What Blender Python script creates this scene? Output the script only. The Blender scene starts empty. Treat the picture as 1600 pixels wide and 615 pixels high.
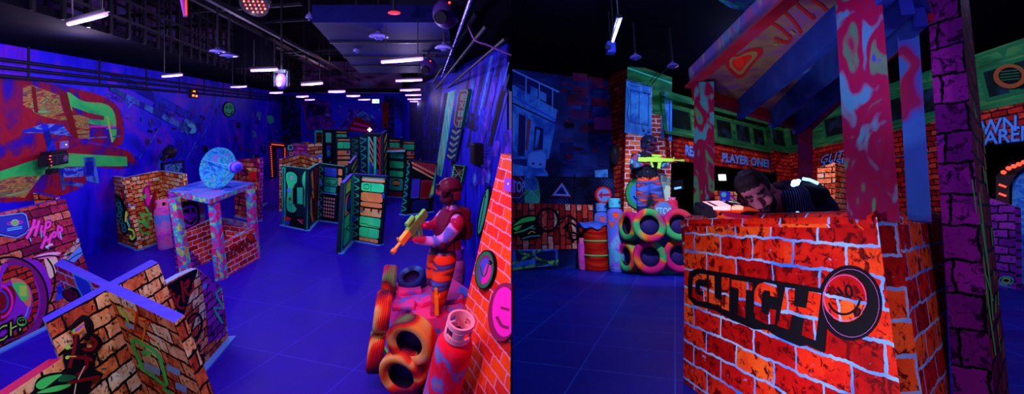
import bpy, bmesh, math, random
from mathutils import Vector as V, Matrix, Quaternion
from mathutils.geometry import tessellate_polygon
random.seed(7)
SC = bpy.context.scene
COL = SC.collection
PI = math.pi
# ---------------------------------------------------------------- camera and measuring
F = 700.0      # focal length in pixels of the 1600 px wide frame
HZ = 170.0     # eye-level row of the left arena
H = 3.7        # eye height above the left arena's floor
VR, HR = 340.0, 1.05   # eye-level row / eye height of the right arena, whose floor is a ramp going down
TH = math.atan((VR - HZ) / F)
NL = V((0, 0, 1)); NR = V((0, math.sin(TH), math.cos(TH)))
RR = Matrix.Rotation(-TH, 4, 'X')
EYE = V((0, 0, H))
def ray(u, v): return V(((u - 800) / F, 1, -(v - HZ) / F))
def at(u, v, Y): return EYE + ray(u, v) * Y
def fl(u, v): return at(u, v, F * H / (v - HZ))
def fr(u, v): return at(u, v, F * HR / (v - VR))
def frY(u, Y): return at(u, VR + F * HR / Y, Y)
def zl(u, v, z):                     # point of the level plane z
    return at(u, v, F * (H - z) / (v - HZ))
def up(b, u, v, n=NL):
    h = (F * (H - b.z) - (v - HZ) * b.y) / ((v - HZ) * n.y + F * n.z)
    p = b + n * h
    p.x = (u - 800) / F * p.y
    return p
def hit(u, v, p0, n):
    d = ray(u, v)
    return EYE + d * ((p0 - EYE).dot(n) / d.dot(n))

# ---------------------------------------------------------------- materials
MATS = {}
def _new(name):
    m = bpy.data.materials.new(name); m.use_nodes = True
    nt = m.node_tree
    b = nt.nodes['Principled BSDF']
    b.inputs['Specular IOR Level'].default_value = 0.08
    MATS[name] = m
    return m, nt, b
def c4(c): return (c[0], c[1], c[2], 1)
def mat(name, col, rough=.6, metal=0, spec=.10):
    if name in MATS: return MATS[name]
    m, nt, b = _new(name)
    b.inputs['Base Color'].default_value = c4(col)
    b.inputs['Roughness'].default_value = rough
    b.inputs['Metallic'].default_value = metal
    b.inputs['Specular IOR Level'].default_value = spec
    n = nt.nodes.new('ShaderNodeTexNoise'); n.inputs['Scale'].default_value = 9
    mr = nt.nodes.new('ShaderNodeMapRange')
    mr.inputs['To Min'].default_value = max(.05, rough - .12); mr.inputs['To Max'].default_value = min(1, rough + .12)
    nt.links.new(n.outputs['Fac'], mr.inputs['Value']); nt.links.new(mr.outputs[0], b.inputs['Roughness'])
    return m
def glow(name, col, s):
    if name in MATS: return MATS[name]
    m, nt, b = _new(name)
    b.inputs['Base Color'].default_value = c4(col)
    b.inputs['Emission Color'].default_value = c4(col)
    b.inputs['Emission Strength'].default_value = s
    return m
def ramp(nt, stops, const=False):
    r = nt.nodes.new('ShaderNodeValToRGB'); cr = r.color_ramp
    if const: cr.interpolation = 'CONSTANT'
    while len(cr.elements) < len(stops): cr.elements.new(.5)
    for e, (p, c) in zip(cr.elements, stops):
        e.position = p; e.color = c4(c)
    return r
def mapping(nt, src, scale, rot=(0, 0, 0), loc=(0, 0, 0)):
    tc = nt.nodes.new('ShaderNodeTexCoord')
    mp = nt.nodes.new('ShaderNodeMapping')
    mp.inputs['Scale'].default_value = scale; mp.inputs['Rotation'].default_value = rot; mp.inputs['Location'].default_value = loc
    nt.links.new(tc.outputs[src], mp.inputs['Vector'])
    return mp
def paint(name, stops, scale=3, detail=3, dist=.6, stretch=(1, 1, 1), src='Object', const=False, rough=.6, bump=0, rot=(0, 0, 0), spec=.08):
    """blotchy hand paint: a noise through a colour ramp"""
    if name in MATS: return MATS[name]
    m, nt, b = _new(name)
    b.inputs['Roughness'].default_value = rough; b.inputs['Specular IOR Level'].default_value = spec
    mp = mapping(nt, src, stretch, rot)
    oi = nt.nodes.new('ShaderNodeObjectInfo')
    ml = nt.nodes.new('ShaderNodeMath'); ml.operation = 'MULTIPLY'; ml.inputs[1].default_value = 37.0
    nt.links.new(oi.outputs['Random'], ml.inputs[0])
    n = nt.nodes.new('ShaderNodeTexNoise'); n.noise_dimensions = '4D'
    nt.links.new(ml.outputs[0], n.inputs['W'])
    n.inputs['Scale'].default_value = scale; n.inputs['Detail'].default_value = detail; n.inputs['Distortion'].default_value = dist
    nt.links.new(mp.outputs[0], n.inputs['Vector'])
    r = ramp(nt, stops, const)
    nt.links.new(n.outputs['Fac'], r.inputs[0]); nt.links.new(r.outputs[0], b.inputs['Base Color'])
    if bump:
        bp = nt.nodes.new('ShaderNodeBump'); bp.inputs['Strength'].default_value = bump; bp.inputs['Distance'].default_value = .02
        nt.links.new(n.outputs['Fac'], bp.inputs['Height']); nt.links.new(bp.outputs[0], b.inputs['Normal'])
    return m
def brick(name, cols, mort, mort2=None, w=.26, h=.105, msize=.012, wob=.010, ink=None, inkamt=.52, rough=.6, blot=.55, nscale=7, vertical=False, chip=None, chipamt=.64):
    """printed brickwork in metres of the surface: every brick its own tint, scuffed, with drawn joints"""
    if name in MATS: return MATS[name]
    m, nt, b = _new(name)
    L = nt.links
    b.inputs['Roughness'].default_value = rough
    tc = nt.nodes.new('ShaderNodeTexCoord')
    vec = tc.outputs['UV']
    if vertical:
        mp = nt.nodes.new('ShaderNodeMapping'); mp.inputs['Rotation'].default_value = (0, 0, PI / 2); L.new(vec, mp.inputs[0]); vec = mp.outputs[0]
    wn = nt.nodes.new('ShaderNodeTexNoise'); wn.inputs['Scale'].default_value = 9; wn.inputs['Detail'].default_value = 6; wn.inputs['Roughness'].default_value = .62
    L.new(vec, wn.inputs['Vector'])
    sb = nt.nodes.new('ShaderNodeVectorMath'); sb.operation = 'SUBTRACT'; sb.inputs[1].default_value = (.5, .5, .5); L.new(wn.outputs['Color'], sb.inputs[0])
    sc = nt.nodes.new('ShaderNodeVectorMath'); sc.operation = 'SCALE'; sc.inputs['Scale'].default_value = wob * 6; L.new(sb.outputs[0], sc.inputs[0])
    ad = nt.nodes.new('ShaderNodeVectorMath'); L.new(vec, ad.inputs[0]); L.new(sc.outputs[0], ad.inputs[1])
    bt = nt.nodes.new('ShaderNodeTexBrick')
    bt.inputs['Scale'].default_value = 1; bt.inputs['Brick Width'].default_value = w; bt.inputs['Row Height'].default_value = h
    bt.inputs['Mortar Size'].default_value = msize; bt.inputs['Mortar Smooth'].default_value = .1
    bt.inputs['Color1'].default_value = (0, 0, 0, 1); bt.inputs['Color2'].default_value = (1, 1, 1, 1); bt.inputs['Mortar'].default_value = (.5, .5, .5, 1)
    L.new(ad.outputs[0], bt.inputs['Vector'])
    n2 = nt.nodes.new('ShaderNodeTexNoise'); n2.inputs['Scale'].default_value = nscale; n2.inputs['Detail'].default_value = 5; n2.inputs['Roughness'].default_value = .65
    L.new(vec, n2.inputs['Vector'])
    mx = nt.nodes.new('ShaderNodeMix'); mx.inputs[0].default_value = blot
    L.new(bt.outputs['Color'], mx.inputs[2]); L.new(n2.outputs['Fac'], mx.inputs[3])
    r = ramp(nt, cols); L.new(mx.outputs[0], r.inputs[0])
    last = r.outputs[0]
    if ink:
        n3 = nt.nodes.new('ShaderNodeTexNoise'); n3.inputs['Scale'].default_value = 16; n3.inputs['Detail'].default_value = 6; n3.inputs['Roughness'].default_value = .7
        n3.inputs['Distortion'].default_value = .8
        L.new(vec, n3.inputs['Vector'])
        rr = ramp(nt, [(0, (0, 0, 0)), (inkamt, (0, 0, 0)), (inkamt + .06, (1, 1, 1))]); L.new(n3.outputs['Fac'], rr.inputs[0])
        m3 = nt.nodes.new('ShaderNodeMix'); m3.data_type = 'RGBA'; L.new(rr.outputs[0], m3.inputs[0]); L.new(last, m3.inputs[6]); m3.inputs[7].default_value = c4(ink)
        last = m3.outputs[2]
        if chip:
            n5 = nt.nodes.new('ShaderNodeTexNoise'); n5.inputs['Scale'].default_value = 11; n5.inputs['Detail'].default_value = 7; n5.inputs['Roughness'].default_value = .75; L.new(vec, n5.inputs['Vector'])
            r5 = ramp(nt, [(0, (0, 0, 0)), (chipamt, (0, 0, 0)), (chipamt + .02, (1, 1, 1))]); L.new(n5.outputs['Fac'], r5.inputs[0])
            m5 = nt.nodes.new('ShaderNodeMix'); m5.data_type = 'RGBA'; L.new(r5.outputs[0], m5.inputs[0]); L.new(last, m5.inputs[6]); m5.inputs[7].default_value = c4(chip); last = m5.outputs[2]
    rm = ramp(nt, [(.35, mort), (.65, mort2 or mort)]); 
    n4 = nt.nodes.new('ShaderNodeTexNoise'); n4.inputs['Scale'].default_value = 3.1; n4.inputs['Detail'].default_value = 4; L.new(vec, n4.inputs['Vector']); L.new(n4.outputs['Fac'], rm.inputs[0])
    m4 = nt.nodes.new('ShaderNodeMix'); m4.data_type = 'RGBA'
    L.new(bt.outputs['Fac'], m4.inputs[0]); L.new(last, m4.inputs[6]); L.new(rm.outputs[0], m4.inputs[7])
    L.new(m4.outputs[2], b.inputs['Base Color'])
    return m
def tiles(name, c1, c2, grout, size, rot, rough):
    m, nt, b = _new(name); L = nt.links
    mp = mapping(nt, 'UV', (1, 1, 1), (0, 0, rot))
    bt = nt.nodes.new('ShaderNodeTexBrick'); bt.offset = 0
    bt.inputs['Scale'].default_value = 1; bt.inputs['Brick Width'].default_value = size; bt.inputs['Row Height'].default_value = size
    bt.inputs['Mortar Size'].default_value = size * .006; bt.inputs['Mortar Smooth'].default_value = .3
    bt.inputs['Color1'].default_value = c4(c1); bt.inputs['Color2'].default_value = c4(c2); bt.inputs['Mortar'].default_value = c4(grout)
    L.new(mp.outputs[0], bt.inputs['Vector'])
    n = nt.nodes.new('ShaderNodeTexNoise'); n.inputs['Scale'].default_value = 1.3; n.inputs['Detail'].default_value = 5; L.new(mp.outputs[0], n.inputs['Vector'])
    hs = nt.nodes.new('ShaderNodeHueSaturation'); mr = nt.nodes.new('ShaderNodeMapRange')
    mr.inputs['To Min'].default_value = .75; mr.inputs['To Max'].default_value = 1.2
    L.new(n.outputs['Fac'], mr.inputs['Value']); L.new(mr.outputs[0], hs.inputs['Value']); L.new(bt.outputs['Color'], hs.inputs['Color'])
    L.new(hs.outputs[0], b.inputs['Base Color'])
    m2 = nt.nodes.new('ShaderNodeMapRange'); m2.inputs['To Min'].default_value = rough - .08; m2.inputs['To Max'].default_value = rough + .15
    L.new(n.outputs['Fac'], m2.inputs['Value']); L.new(m2.outputs[0], b.inputs['Roughness'])
    return m

# ---------------------------------------------------------------- mesh building
class MB:
    """collects faces (3-D points, material) and links them as ONE mesh object"""
    def __init__(s): s.v = []; s.f = []; s.m = []; s.sm = []; s.fuv = []
    def poly(s, pts, m, smooth=False):
        i = len(s.v); s.v += [V(p) for p in pts]; s.f.append(list(range(i, i + len(pts)))); s.m.append(m); s.sm.append(smooth); return s
    def tri_poly(s, pts, m):
        for t in tessellate_polygon([pts]): s.poly([pts[k] for k in t], m)
        return s
    def grid(s, rows, m, closed_u=False, smooth=True):
        i = len(s.v); nr = len(rows); nc = len(rows[0])
        for r in rows: s.v += [V(p) for p in r]
        for a in range(nr - 1):
            for b in range(nc if closed_u else nc - 1):
                b2 = (b + 1) % nc
                s.f.append([i + a * nc + b, i + a * nc + b2, i + (a + 1) * nc + b2, i + (a + 1) * nc + b])
                s.m.append(m(a, b) if callable(m) and not isinstance(m, bpy.types.Material) else m); s.sm.append(smooth)
        return s
    def slab(s, pts, vec, mf, ms=None, mt=None, n=NL):
        """front polygon pts, thickness vec; edge faces looking up get mt"""
        ms = ms or mf; mt = mt or ms
        q = [p + vec for p in pts]
        s.tri_poly(pts, mf) if len(pts) > 4 else s.poly(pts, mf)
        (s.tri_poly(q, mf) if len(pts) > 4 else s.poly(q, mf))
        c = sum(pts, V()) / len(pts) + vec * .5
        for k in range(len(pts)):
            a, b = pts[k], pts[(k + 1) % len(pts)]
            f = [a, b, b + vec, a + vec]
            nn = (b - a).cross(vec).normalized(); mid = (a + b) / 2 + vec * .5
            if nn.dot(mid - c) < 0: nn = -nn
            s.poly(f, mt if nn.dot(n) > .35 else ms)
        return s
    def prism(s, bot, top, mside, mtop, mbot=None):
        k = len(bot)
        for a in range(k):
            b = (a + 1) % k
            s.poly([bot[a], bot[b], top[b], top[a]], mside[a] if isinstance(mside, (list, tuple)) else mside)
        s.tri_poly(top, mtop); s.tri_poly(bot, mbot or mtop)
        return s
    def bm(s, bmo, m, M=None, smooth=False):
        i = len(s.v)
        bmo.verts.ensure_lookup_table()
        for v in bmo.verts: s.v.append((M @ v.co) if M else v.co.copy())
        for f in bmo.faces: s.f.append([i + v.index for v in f.verts]); s.m.append(m); s.sm.append(smooth)
        bmo.free(); return s
    def box(s, M, size, m, bev=0.0, seg=2):
        b = bmesh.new(); bmesh.ops.create_cube(b, size=1)
        for v in b.verts: v.co = V((v.co.x * size[0], v.co.y * size[1], v.co.z * size[2]))
        if bev: bmesh.ops.bevel(b, geom=list(b.edges), offset=bev, segments=seg, affect='EDGES', profile=.5)
        b.verts.index_update(); return s.bm(b, m, M)
    def ball(s, c, r, m, M=None, seg=20):
        b = bmesh.new(); bmesh.ops.create_uvsphere(b, u_segments=seg, v_segments=max(8, seg // 2), radius=1)
        b.verts.index_update()
        T = Matrix.Translation(V(c)) @ (M or Matrix()) @ Matrix.Diagonal((r[0], r[1], r[2], 1)) if not isinstance(r, (int, float)) else Matrix.Translation(V(c)) @ Matrix.Diagonal((r, r, r, 1))
        return s.bm(b, m, T, True)
    def tube(s, pts, r, m, seg=10, caps=True, smooth=True):
        pts = [V(p) for p in pts]; rows = []
        rs = r if isinstance(r, (list, tuple)) else [r] * len(pts)
        px = None
        for k, p in enumerate(pts):
            d = (pts[min(k + 1, len(pts) - 1)] - pts[max(k - 1, 0)]).normalized()
            if px is None: px = d.orthogonal().normalized()
            px = (px - d * px.dot(d)).normalized(); py = d.cross(px)
            rows.append([p + (px * math.cos(a) + py * math.sin(a)) * rs[k] for a in [2 * PI * j / seg for j in range(seg)]])
        s.grid(rows, m, True, smooth)
        if caps: s.poly(rows[0], m); s.poly(rows[-1], m)
        return s
    def bar(s, a, b, w, t, m, upv=V((0, 0, 1))):
        """rectangular bar from a to b, w wide (sideways) and t deep"""
        a = V(a); b = V(b); d = (b - a); L = d.length; d.normalize()
        x = d.cross(upv)
        x = x.normalized() if x.length > 1e-4 else V((1, 0, 0)); y = x.cross(d)
        M = Matrix((x, d, y)).transposed().to_4x4(); M.translation = (a + b) / 2
        return s.box(M, (w, L, t), m)
    def lathe(s, prof, M, m, seg=28, smooth=True, mf=None):
        rows = []
        for (r, z) in prof:
            rows.append([M @ V((max(r, 1e-4) * math.cos(2 * PI * j / seg), max(r, 1e-4) * math.sin(2 * PI * j / seg), z)) for j in range(seg)])
        return s.grid(rows, (lambda a, b: mf[a]) if mf else m, True, smooth)
    def build(s, name, parent=None, base=None, upv=NL, lean=None, label=None):
        me = bpy.data.meshes.new(name)
        if base is None:
            lo = min(s.v, key=lambda p: p.dot(upv)).dot(upv); c = sum(s.v, V()) / len(s.v)
            base = c + upv * (lo - c.dot(upv))
        base = V(base)
        me.from_pydata([p - base for p in s.v], [], s.f)
        ml = []; idx = {}
        for k, m in enumerate(s.m):
            if m.name not in idx: idx[m.name] = len(ml); ml.append(m)
        for m in ml: me.materials.append(m)
        uv = me.uv_layers.new(name='UVMap')
        for k, p in enumerate(me.polygons):
            p.material_index = idx[s.m[k].name]; p.use_smooth = s.sm[k]
            pts = [s.v[j] for j in s.f[k]]
            n = V()
            for j in range(len(pts)):
                a, b = pts[j], pts[(j + 1) % len(pts)]
                n += V(((a.y - b.y) * (a.z + b.z), (a.z - b.z) * (a.x + b.x), (a.x - b.x) * (a.y + b.y)))
            if n.length < 1e-12: n = V((0, 0, 1))
            n.normalize()
            if n.dot(EYE - pts[0]) < 0: n = -n
            e1 = upv.cross(n)
            if e1.length < .35: e1 = V((1, 0, 0)); e2 = V((0, 1, 0)); ll = None
            else: e1.normalize(); e2 = n.cross(e1); ll = lean
            for j, li in enumerate(p.loop_indices):
                q = pts[j]; bb = q.dot(e2); aa = q.dot(e1)
                if ll is not None:
                    l2 = ll.dot(e2)
                    if abs(l2) > .2: bb = bb / l2; aa = aa - bb * ll.dot(e1)
                uv.data[li].uv = (aa, bb)
        me.update()
        o = bpy.data.objects.new(name, me); COL.objects.link(o)
        o.location = base
        if parent is not None:
            o.parent = parent; o.location = base - wloc(parent)
        if label: o['label'] = label
        return o
def wloc(o):
    l = V(o.location)
    while o.parent: o = o.parent; l += o.location
    return l
def thing(name, label, cat, loc, group=None):
    o = bpy.data.objects.new(name, None); COL.objects.link(o)
    o.empty_display_size = .2; o.location = loc; o['label'] = label; o['category'] = cat
    if group: o['group'] = group
    return o
def tag(o, label, cat, group=None):
    o['label'] = label; o['category'] = cat
    if group: o['group'] = group
    return o
def struct(o, label=None, cat=None):
    o['kind'] = 'structure'
    if label: o['label'] = label
    if cat: o['category'] = cat
    return o

# ---------------------------------------------------------------- prints (flat artwork lying on a surface)
class Face:
    def __init__(s, b0, b1, t1, t0):
        s.P = [b0, b1, t1, t0]
        n = (b1 - b0).cross(t1 - b0).normalized()
        if n.dot(EYE - b0) < 0: n = -n
        s.n = n; s.p0 = b0
    def px(s, u, v, off=0.0): return hit(u, v, s.p0 + s.n * off, s.n)
    def st(s, a, b, off=0.0):
        P = s.P; lo = P[0].lerp(P[1], a); hi = P[3].lerp(P[2], a)
        return lo.lerp(hi, b) + s.n * off
def panel_face(bl, br, tr, tl, floor=fl, n=NL):
    b0 = bl if isinstance(bl, V) else floor(*bl); b1 = br if isinstance(br, V) else floor(*br)
    t1 = tr if isinstance(tr, V) else up(b1, tr[0], tr[1], n)
    nn = (b1 - b0).cross(t1 - b0)
    t0 = tl if isinstance(tl, V) else hit(tl[0], tl[1], b0, nn)
    return Face(b0, b1, t1, t0)
TXT = {}
def text2d(s, bold=0.0):
    key = (s, bold)
    if key in TXT: return TXT[key]
    cu = bpy.data.curves.new('lettering', 'FONT'); cu.body = s; cu.offset = bold; cu.resolution_u = 3
    o = bpy.data.objects.new('lettering', cu); COL.objects.link(o)
    dg = bpy.context.evaluated_depsgraph_get(); dg.update()
    me = bpy.data.meshes.new_from_object(o.evaluated_get(dg))
    vs = [(v.co.x, v.co.y) for v in me.vertices]; fs = [list(p.vertices) for p in me.polygons]
    bpy.data.objects.remove(o); bpy.data.curves.remove(cu); bpy.data.meshes.remove(me)
    TXT[key] = (vs, fs)
    return TXT[key]
def smooth_line(p, closed=False, n=6):
    if len(p) < 3: return p
    out = []; k = len(p)
    rng = range(k if closed else k - 1)
    for i in rng:
        if closed: a, b, c, d = p[(i - 1) % k], p[i], p[(i + 1) % k], p[(i + 2) % k]
        else: a, b, c, d = p[max(i - 1, 0)], p[i], p[i + 1], p[min(i + 2, k - 1)]
        for j in range(n):
            t = j / n
            out.append(tuple(.5 * ((2 * b[q]) + (-a[q] + c[q]) * t + (2 * a[q] - 5 * b[q] + 4 * c[q] - d[q]) * t * t + (-a[q] + 3 * b[q] - 3 * c[q] + d[q]) * t ** 3) for q in (0, 1)))
    if not closed: out.append(tuple(p[-1]))
    return out
class Draw:
    """prints drawn on a face; every new shape lies a hair above the last"""
    def __init__(s, face, mode='px', eps=.003, step=.00022, tf=None):
        s.f = face; s.mode = mode; s.e = eps; s.step = step; s.mb = MB(); s.tf = tf
    def map(s, p):
        if s.tf: p = s.tf(p)
        return s.f.px(p[0], p[1], s.e) if s.mode == 'px' else s.f.st(p[0], p[1], s.e)
    def poly(s, pts, m, smooth=False):
        if smooth: pts = smooth_line(list(pts), True)
        s.e += s.step
        s.mb.tri_poly([s.map(p) for p in pts], m); return s
    def rect(s, x0, y0, x1, y1, m): return s.poly([(x0, y0), (x1, y0), (x1, y1), (x0, y1)], m)
    def rrect(s, x0, y0, x1, y1, m, r=.18):
        dx = (x1 - x0) * r; dy = (y1 - y0) * r
        return s.poly([(x0 + dx, y0), (x1 - dx, y0), (x1, y0 + dy), (x1, y1 - dy), (x1 - dx, y1), (x0 + dx, y1), (x0, y1 - dy), (x0, y0 + dy)], m)
    def disc(s, cx, cy, rx, ry, m, rot=0, n=24):
        c, q = math.cos(rot), math.sin(rot)
        return s.poly([(cx + rx * math.cos(a) * c - ry * math.sin(a) * q, cy + rx * math.cos(a) * q + ry * math.sin(a) * c) for a in [2 * PI * k / n for k in range(n)]], m)
    def stroke(s, pts, w, m, smooth=True, closed=False, taper=False):
        if smooth: pts = smooth_line(list(pts), closed)
        s.e += s.step
        k = len(pts); L = []; R = []
        for i in range(k):
            a = pts[(i - 1) % k] if closed else pts[max(i - 1, 0)]; b = pts[(i + 1) % k] if closed else pts[min(i + 1, k - 1)]
            dx, dy = b[0] - a[0], b[1] - a[1]; l = math.hypot(dx, dy) or 1
            ww = w * .5 * ((.35 + .65 * math.sin(PI * (i + .5) / k)) if taper else 1)
            L.append((pts[i][0] - dy / l * ww, pts[i][1] + dx / l * ww)); R.append((pts[i][0] + dy / l * ww, pts[i][1] - dx / l * ww))
        for i in range(k if closed else k - 1):
            j = (i + 1) % k
            s.mb.poly([s.map(L[i]), s.map(L[j]), s.map(R[j]), s.map(R[i])], m)
        return s
    def ring(s, cx, cy, rx, ry, w, m, rot=0, a0=0, a1=2 * PI, n=28):
        c, q = math.cos(rot), math.sin(rot)
        pts = [(cx + rx * math.cos(a) * c - ry * math.sin(a) * q, cy + rx * math.cos(a) * q + ry * math.sin(a) * c) for a in [a0 + (a1 - a0) * k / n for k in range(n + 1)]]
        full = abs(a1 - a0 - 2 * PI) < 1e-6
        return s.stroke(pts[:-1] if full else pts, w, m, False, full)
    def text(s, body, quad, m, bold=0.0, ref=None):
        """quad = bottom-left, bottom-right, top-right, top-left of the lettering's box"""
        vs, fs = text2d(body, bold)
        rv = text2d(body, 0.0)[0]
        x0 = min(p[0] for p in rv); x1 = max(p[0] for p in rv); y0 = min(p[1] for p in rv); y1 = max(p[1] for p in rv)
        s.e += s.step
        A, B, C, D = quad; P = []
        for x, y in vs:
            a = (x - x0) / (x1 - x0); b = (y - y0) / (y1 - y0)
            q = [(A[i] * (1 - a) + B[i] * a) * (1 - b) + (D[i] * (1 - a) + C[i] * a) * b for i in (0, 1)]
            P.append(s.map(q))
        for f in fs: s.mb.poly([P[i] for i in f], m)
        return s
    def build(s, name, parent, upv=NL, lean=None, label=None, base=None):
        return s.mb.build(name, parent, base, upv, lean, label)

def skin(pts, edges, root=0, sub=2):
    """a limbed body grown over a skeleton; pts = (x, y, z, radius); returns a bmesh"""
    me = bpy.data.meshes.new('sk'); me.from_pydata([p[:3] for p in pts], edges, [])
    o = bpy.data.objects.new('sk', me); COL.objects.link(o)
    mod = o.modifiers.new('s', 'SKIN'); mod.use_smooth_shade = True
    for i, p in enumerate(pts):
        d = me.skin_vertices[0].data[i]; r = p[3]
        d.radius = (r, r) if not isinstance(r, tuple) else r
        d.use_root = (i == root)
    sb = o.modifiers.new('b', 'SUBSURF'); sb.levels = sub; sb.render_levels = sub
    dg = bpy.context.evaluated_depsgraph_get(); dg.update()
    m2 = bpy.data.meshes.new_from_object(o.evaluated_get(dg))
    b = bmesh.new(); b.from_mesh(m2)
    if b.calc_volume(signed=True) < 0: bmesh.ops.reverse_faces(b, faces=b.faces)
    b.verts.index_update()
    bpy.data.objects.remove(o); bpy.data.meshes.remove(me); bpy.data.meshes.remove(m2)
    return b
def fuse(bms, vox, smooth=6):
    """several closed bmeshes fused into one continuous surface"""
    b = bmesh.new()
    for x in bms:
        t = bpy.data.meshes.new('t'); x.to_mesh(t); b.from_mesh(t); bpy.data.meshes.remove(t); x.free()
    me = bpy.data.meshes.new('fz'); b.to_mesh(me); b.free()
    o = bpy.data.objects.new('fz', me); COL.objects.link(o)
    r = o.modifiers.new('r', 'REMESH'); r.mode = 'VOXEL'; r.voxel_size = vox
    s = o.modifiers.new('s', 'SMOOTH'); s.iterations = smooth; s.factor = .5
    dg = bpy.context.evaluated_depsgraph_get(); dg.update()
    m2 = bpy.data.meshes.new_from_object(o.evaluated_get(dg))
    out = bmesh.new(); out.from_mesh(m2); out.verts.index_update()
    bpy.data.objects.remove(o); bpy.data.meshes.remove(me); bpy.data.meshes.remove(m2)
    return out
def ball_bm(c, r, M=None, seg=20):
    b = bmesh.new(); bmesh.ops.create_uvsphere(b, u_segments=seg, v_segments=seg // 2, radius=1)
    r = (r, r, r) if isinstance(r, (int, float)) else r
    T = Matrix.Translation(V(c)) @ (M or Matrix()) @ Matrix.Diagonal((r[0], r[1], r[2], 1))
    bmesh.ops.transform(b, matrix=T, verts=b.verts); return b
def zone(mb, bmo, fn, M=None):
    """add a bmesh whose faces take the material fn(centre) gives"""
    i = len(mb.v)
    for v in bmo.verts: mb.v.append((M @ v.co) if M else v.co.copy())
    for f in bmo.faces:
        mb.f.append([i + v.index for v in f.verts]); mb.m.append(fn(f.calc_center_median())); mb.sm.append(True)
    bmo.free(); return mb
# ================================================================ materials in use
K = mat('black ink', (.004, .004, .006), .7)
BLK = mat('black metal', (.012, .012, .016), .5)
BLK2 = mat('black plastic', (.02, .018, .03), .35)
WHT = mat('white paint', (.8, .8, .85))
BLUE_EDGE = mat('blue edge band', (.03, .012, .62), .5)
BASE_STRIP = mat('pale base strip', (.12, .38, .95), .5)
CYAN = mat('cyan paint', (.1, .75, .95)); LBLUE = mat('light blue paint', (.12, .38, 1)); BLUE = mat('blue paint', (.03, .06, .8)); NAVY = mat('navy paint', (.008, .012, .12))
GREEN = mat('green paint', (.06, .95, .12)); LIME = mat('lime paint', (.45, .95, .08)); DGREEN = mat('dark green paint', (.01, .16, .05)); TEALG = mat('sea green paint', (.04, .75, .42))
YEL = mat('yellow paint', (.95, .8, .06)); ORG = mat('orange paint', (1, .32, .02)); RED = mat('red paint', (.8, .015, .01)); DRED = mat('dark red paint', (.22, .005, .01))
MAG = mat('magenta paint', (.85, .02, .55)); PUR = mat('purple paint', (.3, .02, .6)); VIO = mat('violet paint', (.25, .12, .9)); PINK = mat('pink paint', (1, .2, .5))
CREAM = mat('cream paint', (1, .85, .5)); SALM = mat('salmon panel paint', (.8, .25, .12)); OLIVE = mat('olive paint', (.45, .42, .05))
SMILEG = mat('smiley green', (.03, .85, .25))
B_OR = brick('scuffed orange brick print', [(.18, (.10, .008, .004)), (.34, (.55, .07, .02)), (.46, (.9, .28, .06)), (.58, (1, .6, .2)), (.72, (.95, .95, .5)), (.84, (.4, .85, .8))], (.003, .003, .003), None, .34, .135, .012, .009, (.06, .008, .004), .54, blot=.62, chip=(.45, .85, .62), chipamt=.655)
B_OR2 = brick('small orange brick print', [(.18, (.10, .008, .004)), (.36, (.6, .08, .02)), (.5, (.9, .25, .05)), (.64, (.95, .6, .25)), (.8, (.6, .85, .6))], (.003, .003, .003), None, .27, .115, .012, .008, (.06, .008, .004), .55, blot=.6, chip=(.75, .85, .5), chipamt=.65)
B_RED = brick('red brick print', [(.2, (.28, .004, .004)), (.45, (.75, .02, .012)), (.65, (.9, .09, .02)), (.85, (.95, .2, .05))], (.35, .62, .95), (.75, .85, .95), .30, .118, .009, .012, (.12, .002, .004), .62)
B_BAR = brick('painted red brick print', [(.2, (.22, .001, .001)), (.42, (.55, .006, .004)), (.58, (.78, .03, .005)), (.72, (.9, .12, .012)), (.9, (.95, .2, .03))], (.02, .22, .92), (.35, .72, .95), .285, .112, .0062, .008, (.10, .001, .002), .52, nscale=6, blot=.52, chip=(.12, .5, .95), chipamt=.64)
B_PUR = brick('purple brick print', [(.2, (.10, .008, .2)), (.5, (.34, .03, .5)), (.75, (.5, .05, .55)), (.9, (.3, .1, .8))], (.004, .002, .012), None, .32, .125, .014, .012, (.04, .004, .1), .58)
B_PUR2 = brick('large purple brick print', [(.2, (.10, .01, .26)), (.5, (.3, .05, .52)), (.75, (.45, .06, .5)), (.9, (.25, .12, .8))], (.003, .002, .01), None, .20, .098, .010, .010, (.05, .004, .12), .60)
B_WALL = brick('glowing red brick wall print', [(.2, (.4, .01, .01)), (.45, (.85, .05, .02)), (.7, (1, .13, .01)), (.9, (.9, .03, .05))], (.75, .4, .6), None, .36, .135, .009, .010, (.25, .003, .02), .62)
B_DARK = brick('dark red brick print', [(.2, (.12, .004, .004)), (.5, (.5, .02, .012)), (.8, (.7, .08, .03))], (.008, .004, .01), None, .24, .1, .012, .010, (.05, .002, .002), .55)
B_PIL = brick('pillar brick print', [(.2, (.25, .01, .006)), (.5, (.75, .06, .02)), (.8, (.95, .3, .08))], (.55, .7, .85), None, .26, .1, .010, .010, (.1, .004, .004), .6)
B_UP = brick('upright brick print', [(.2, (.12, .004, .006)), (.42, (.45, .02, .02)), (.62, (.75, .1, .05)), (.82, (.75, .75, .6))], (.006, .003, .006), None, .34, .14, .014, .010, (.06, .002, .004), .57, vertical=True)
SPLASH = paint('sprayed colour blotches', [(0, (.5, .01, .25)), (.34, (.7, .015, .25)), (.44, (.85, .05, .15)), (.5, (.1, .15, .8)), (.57, (.05, .7, .45)), (.64, (.5, .85, .15)), (.72, (.95, .3, .05)), (1, (.8, .05, .2))], 6, 2, .9)
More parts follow.
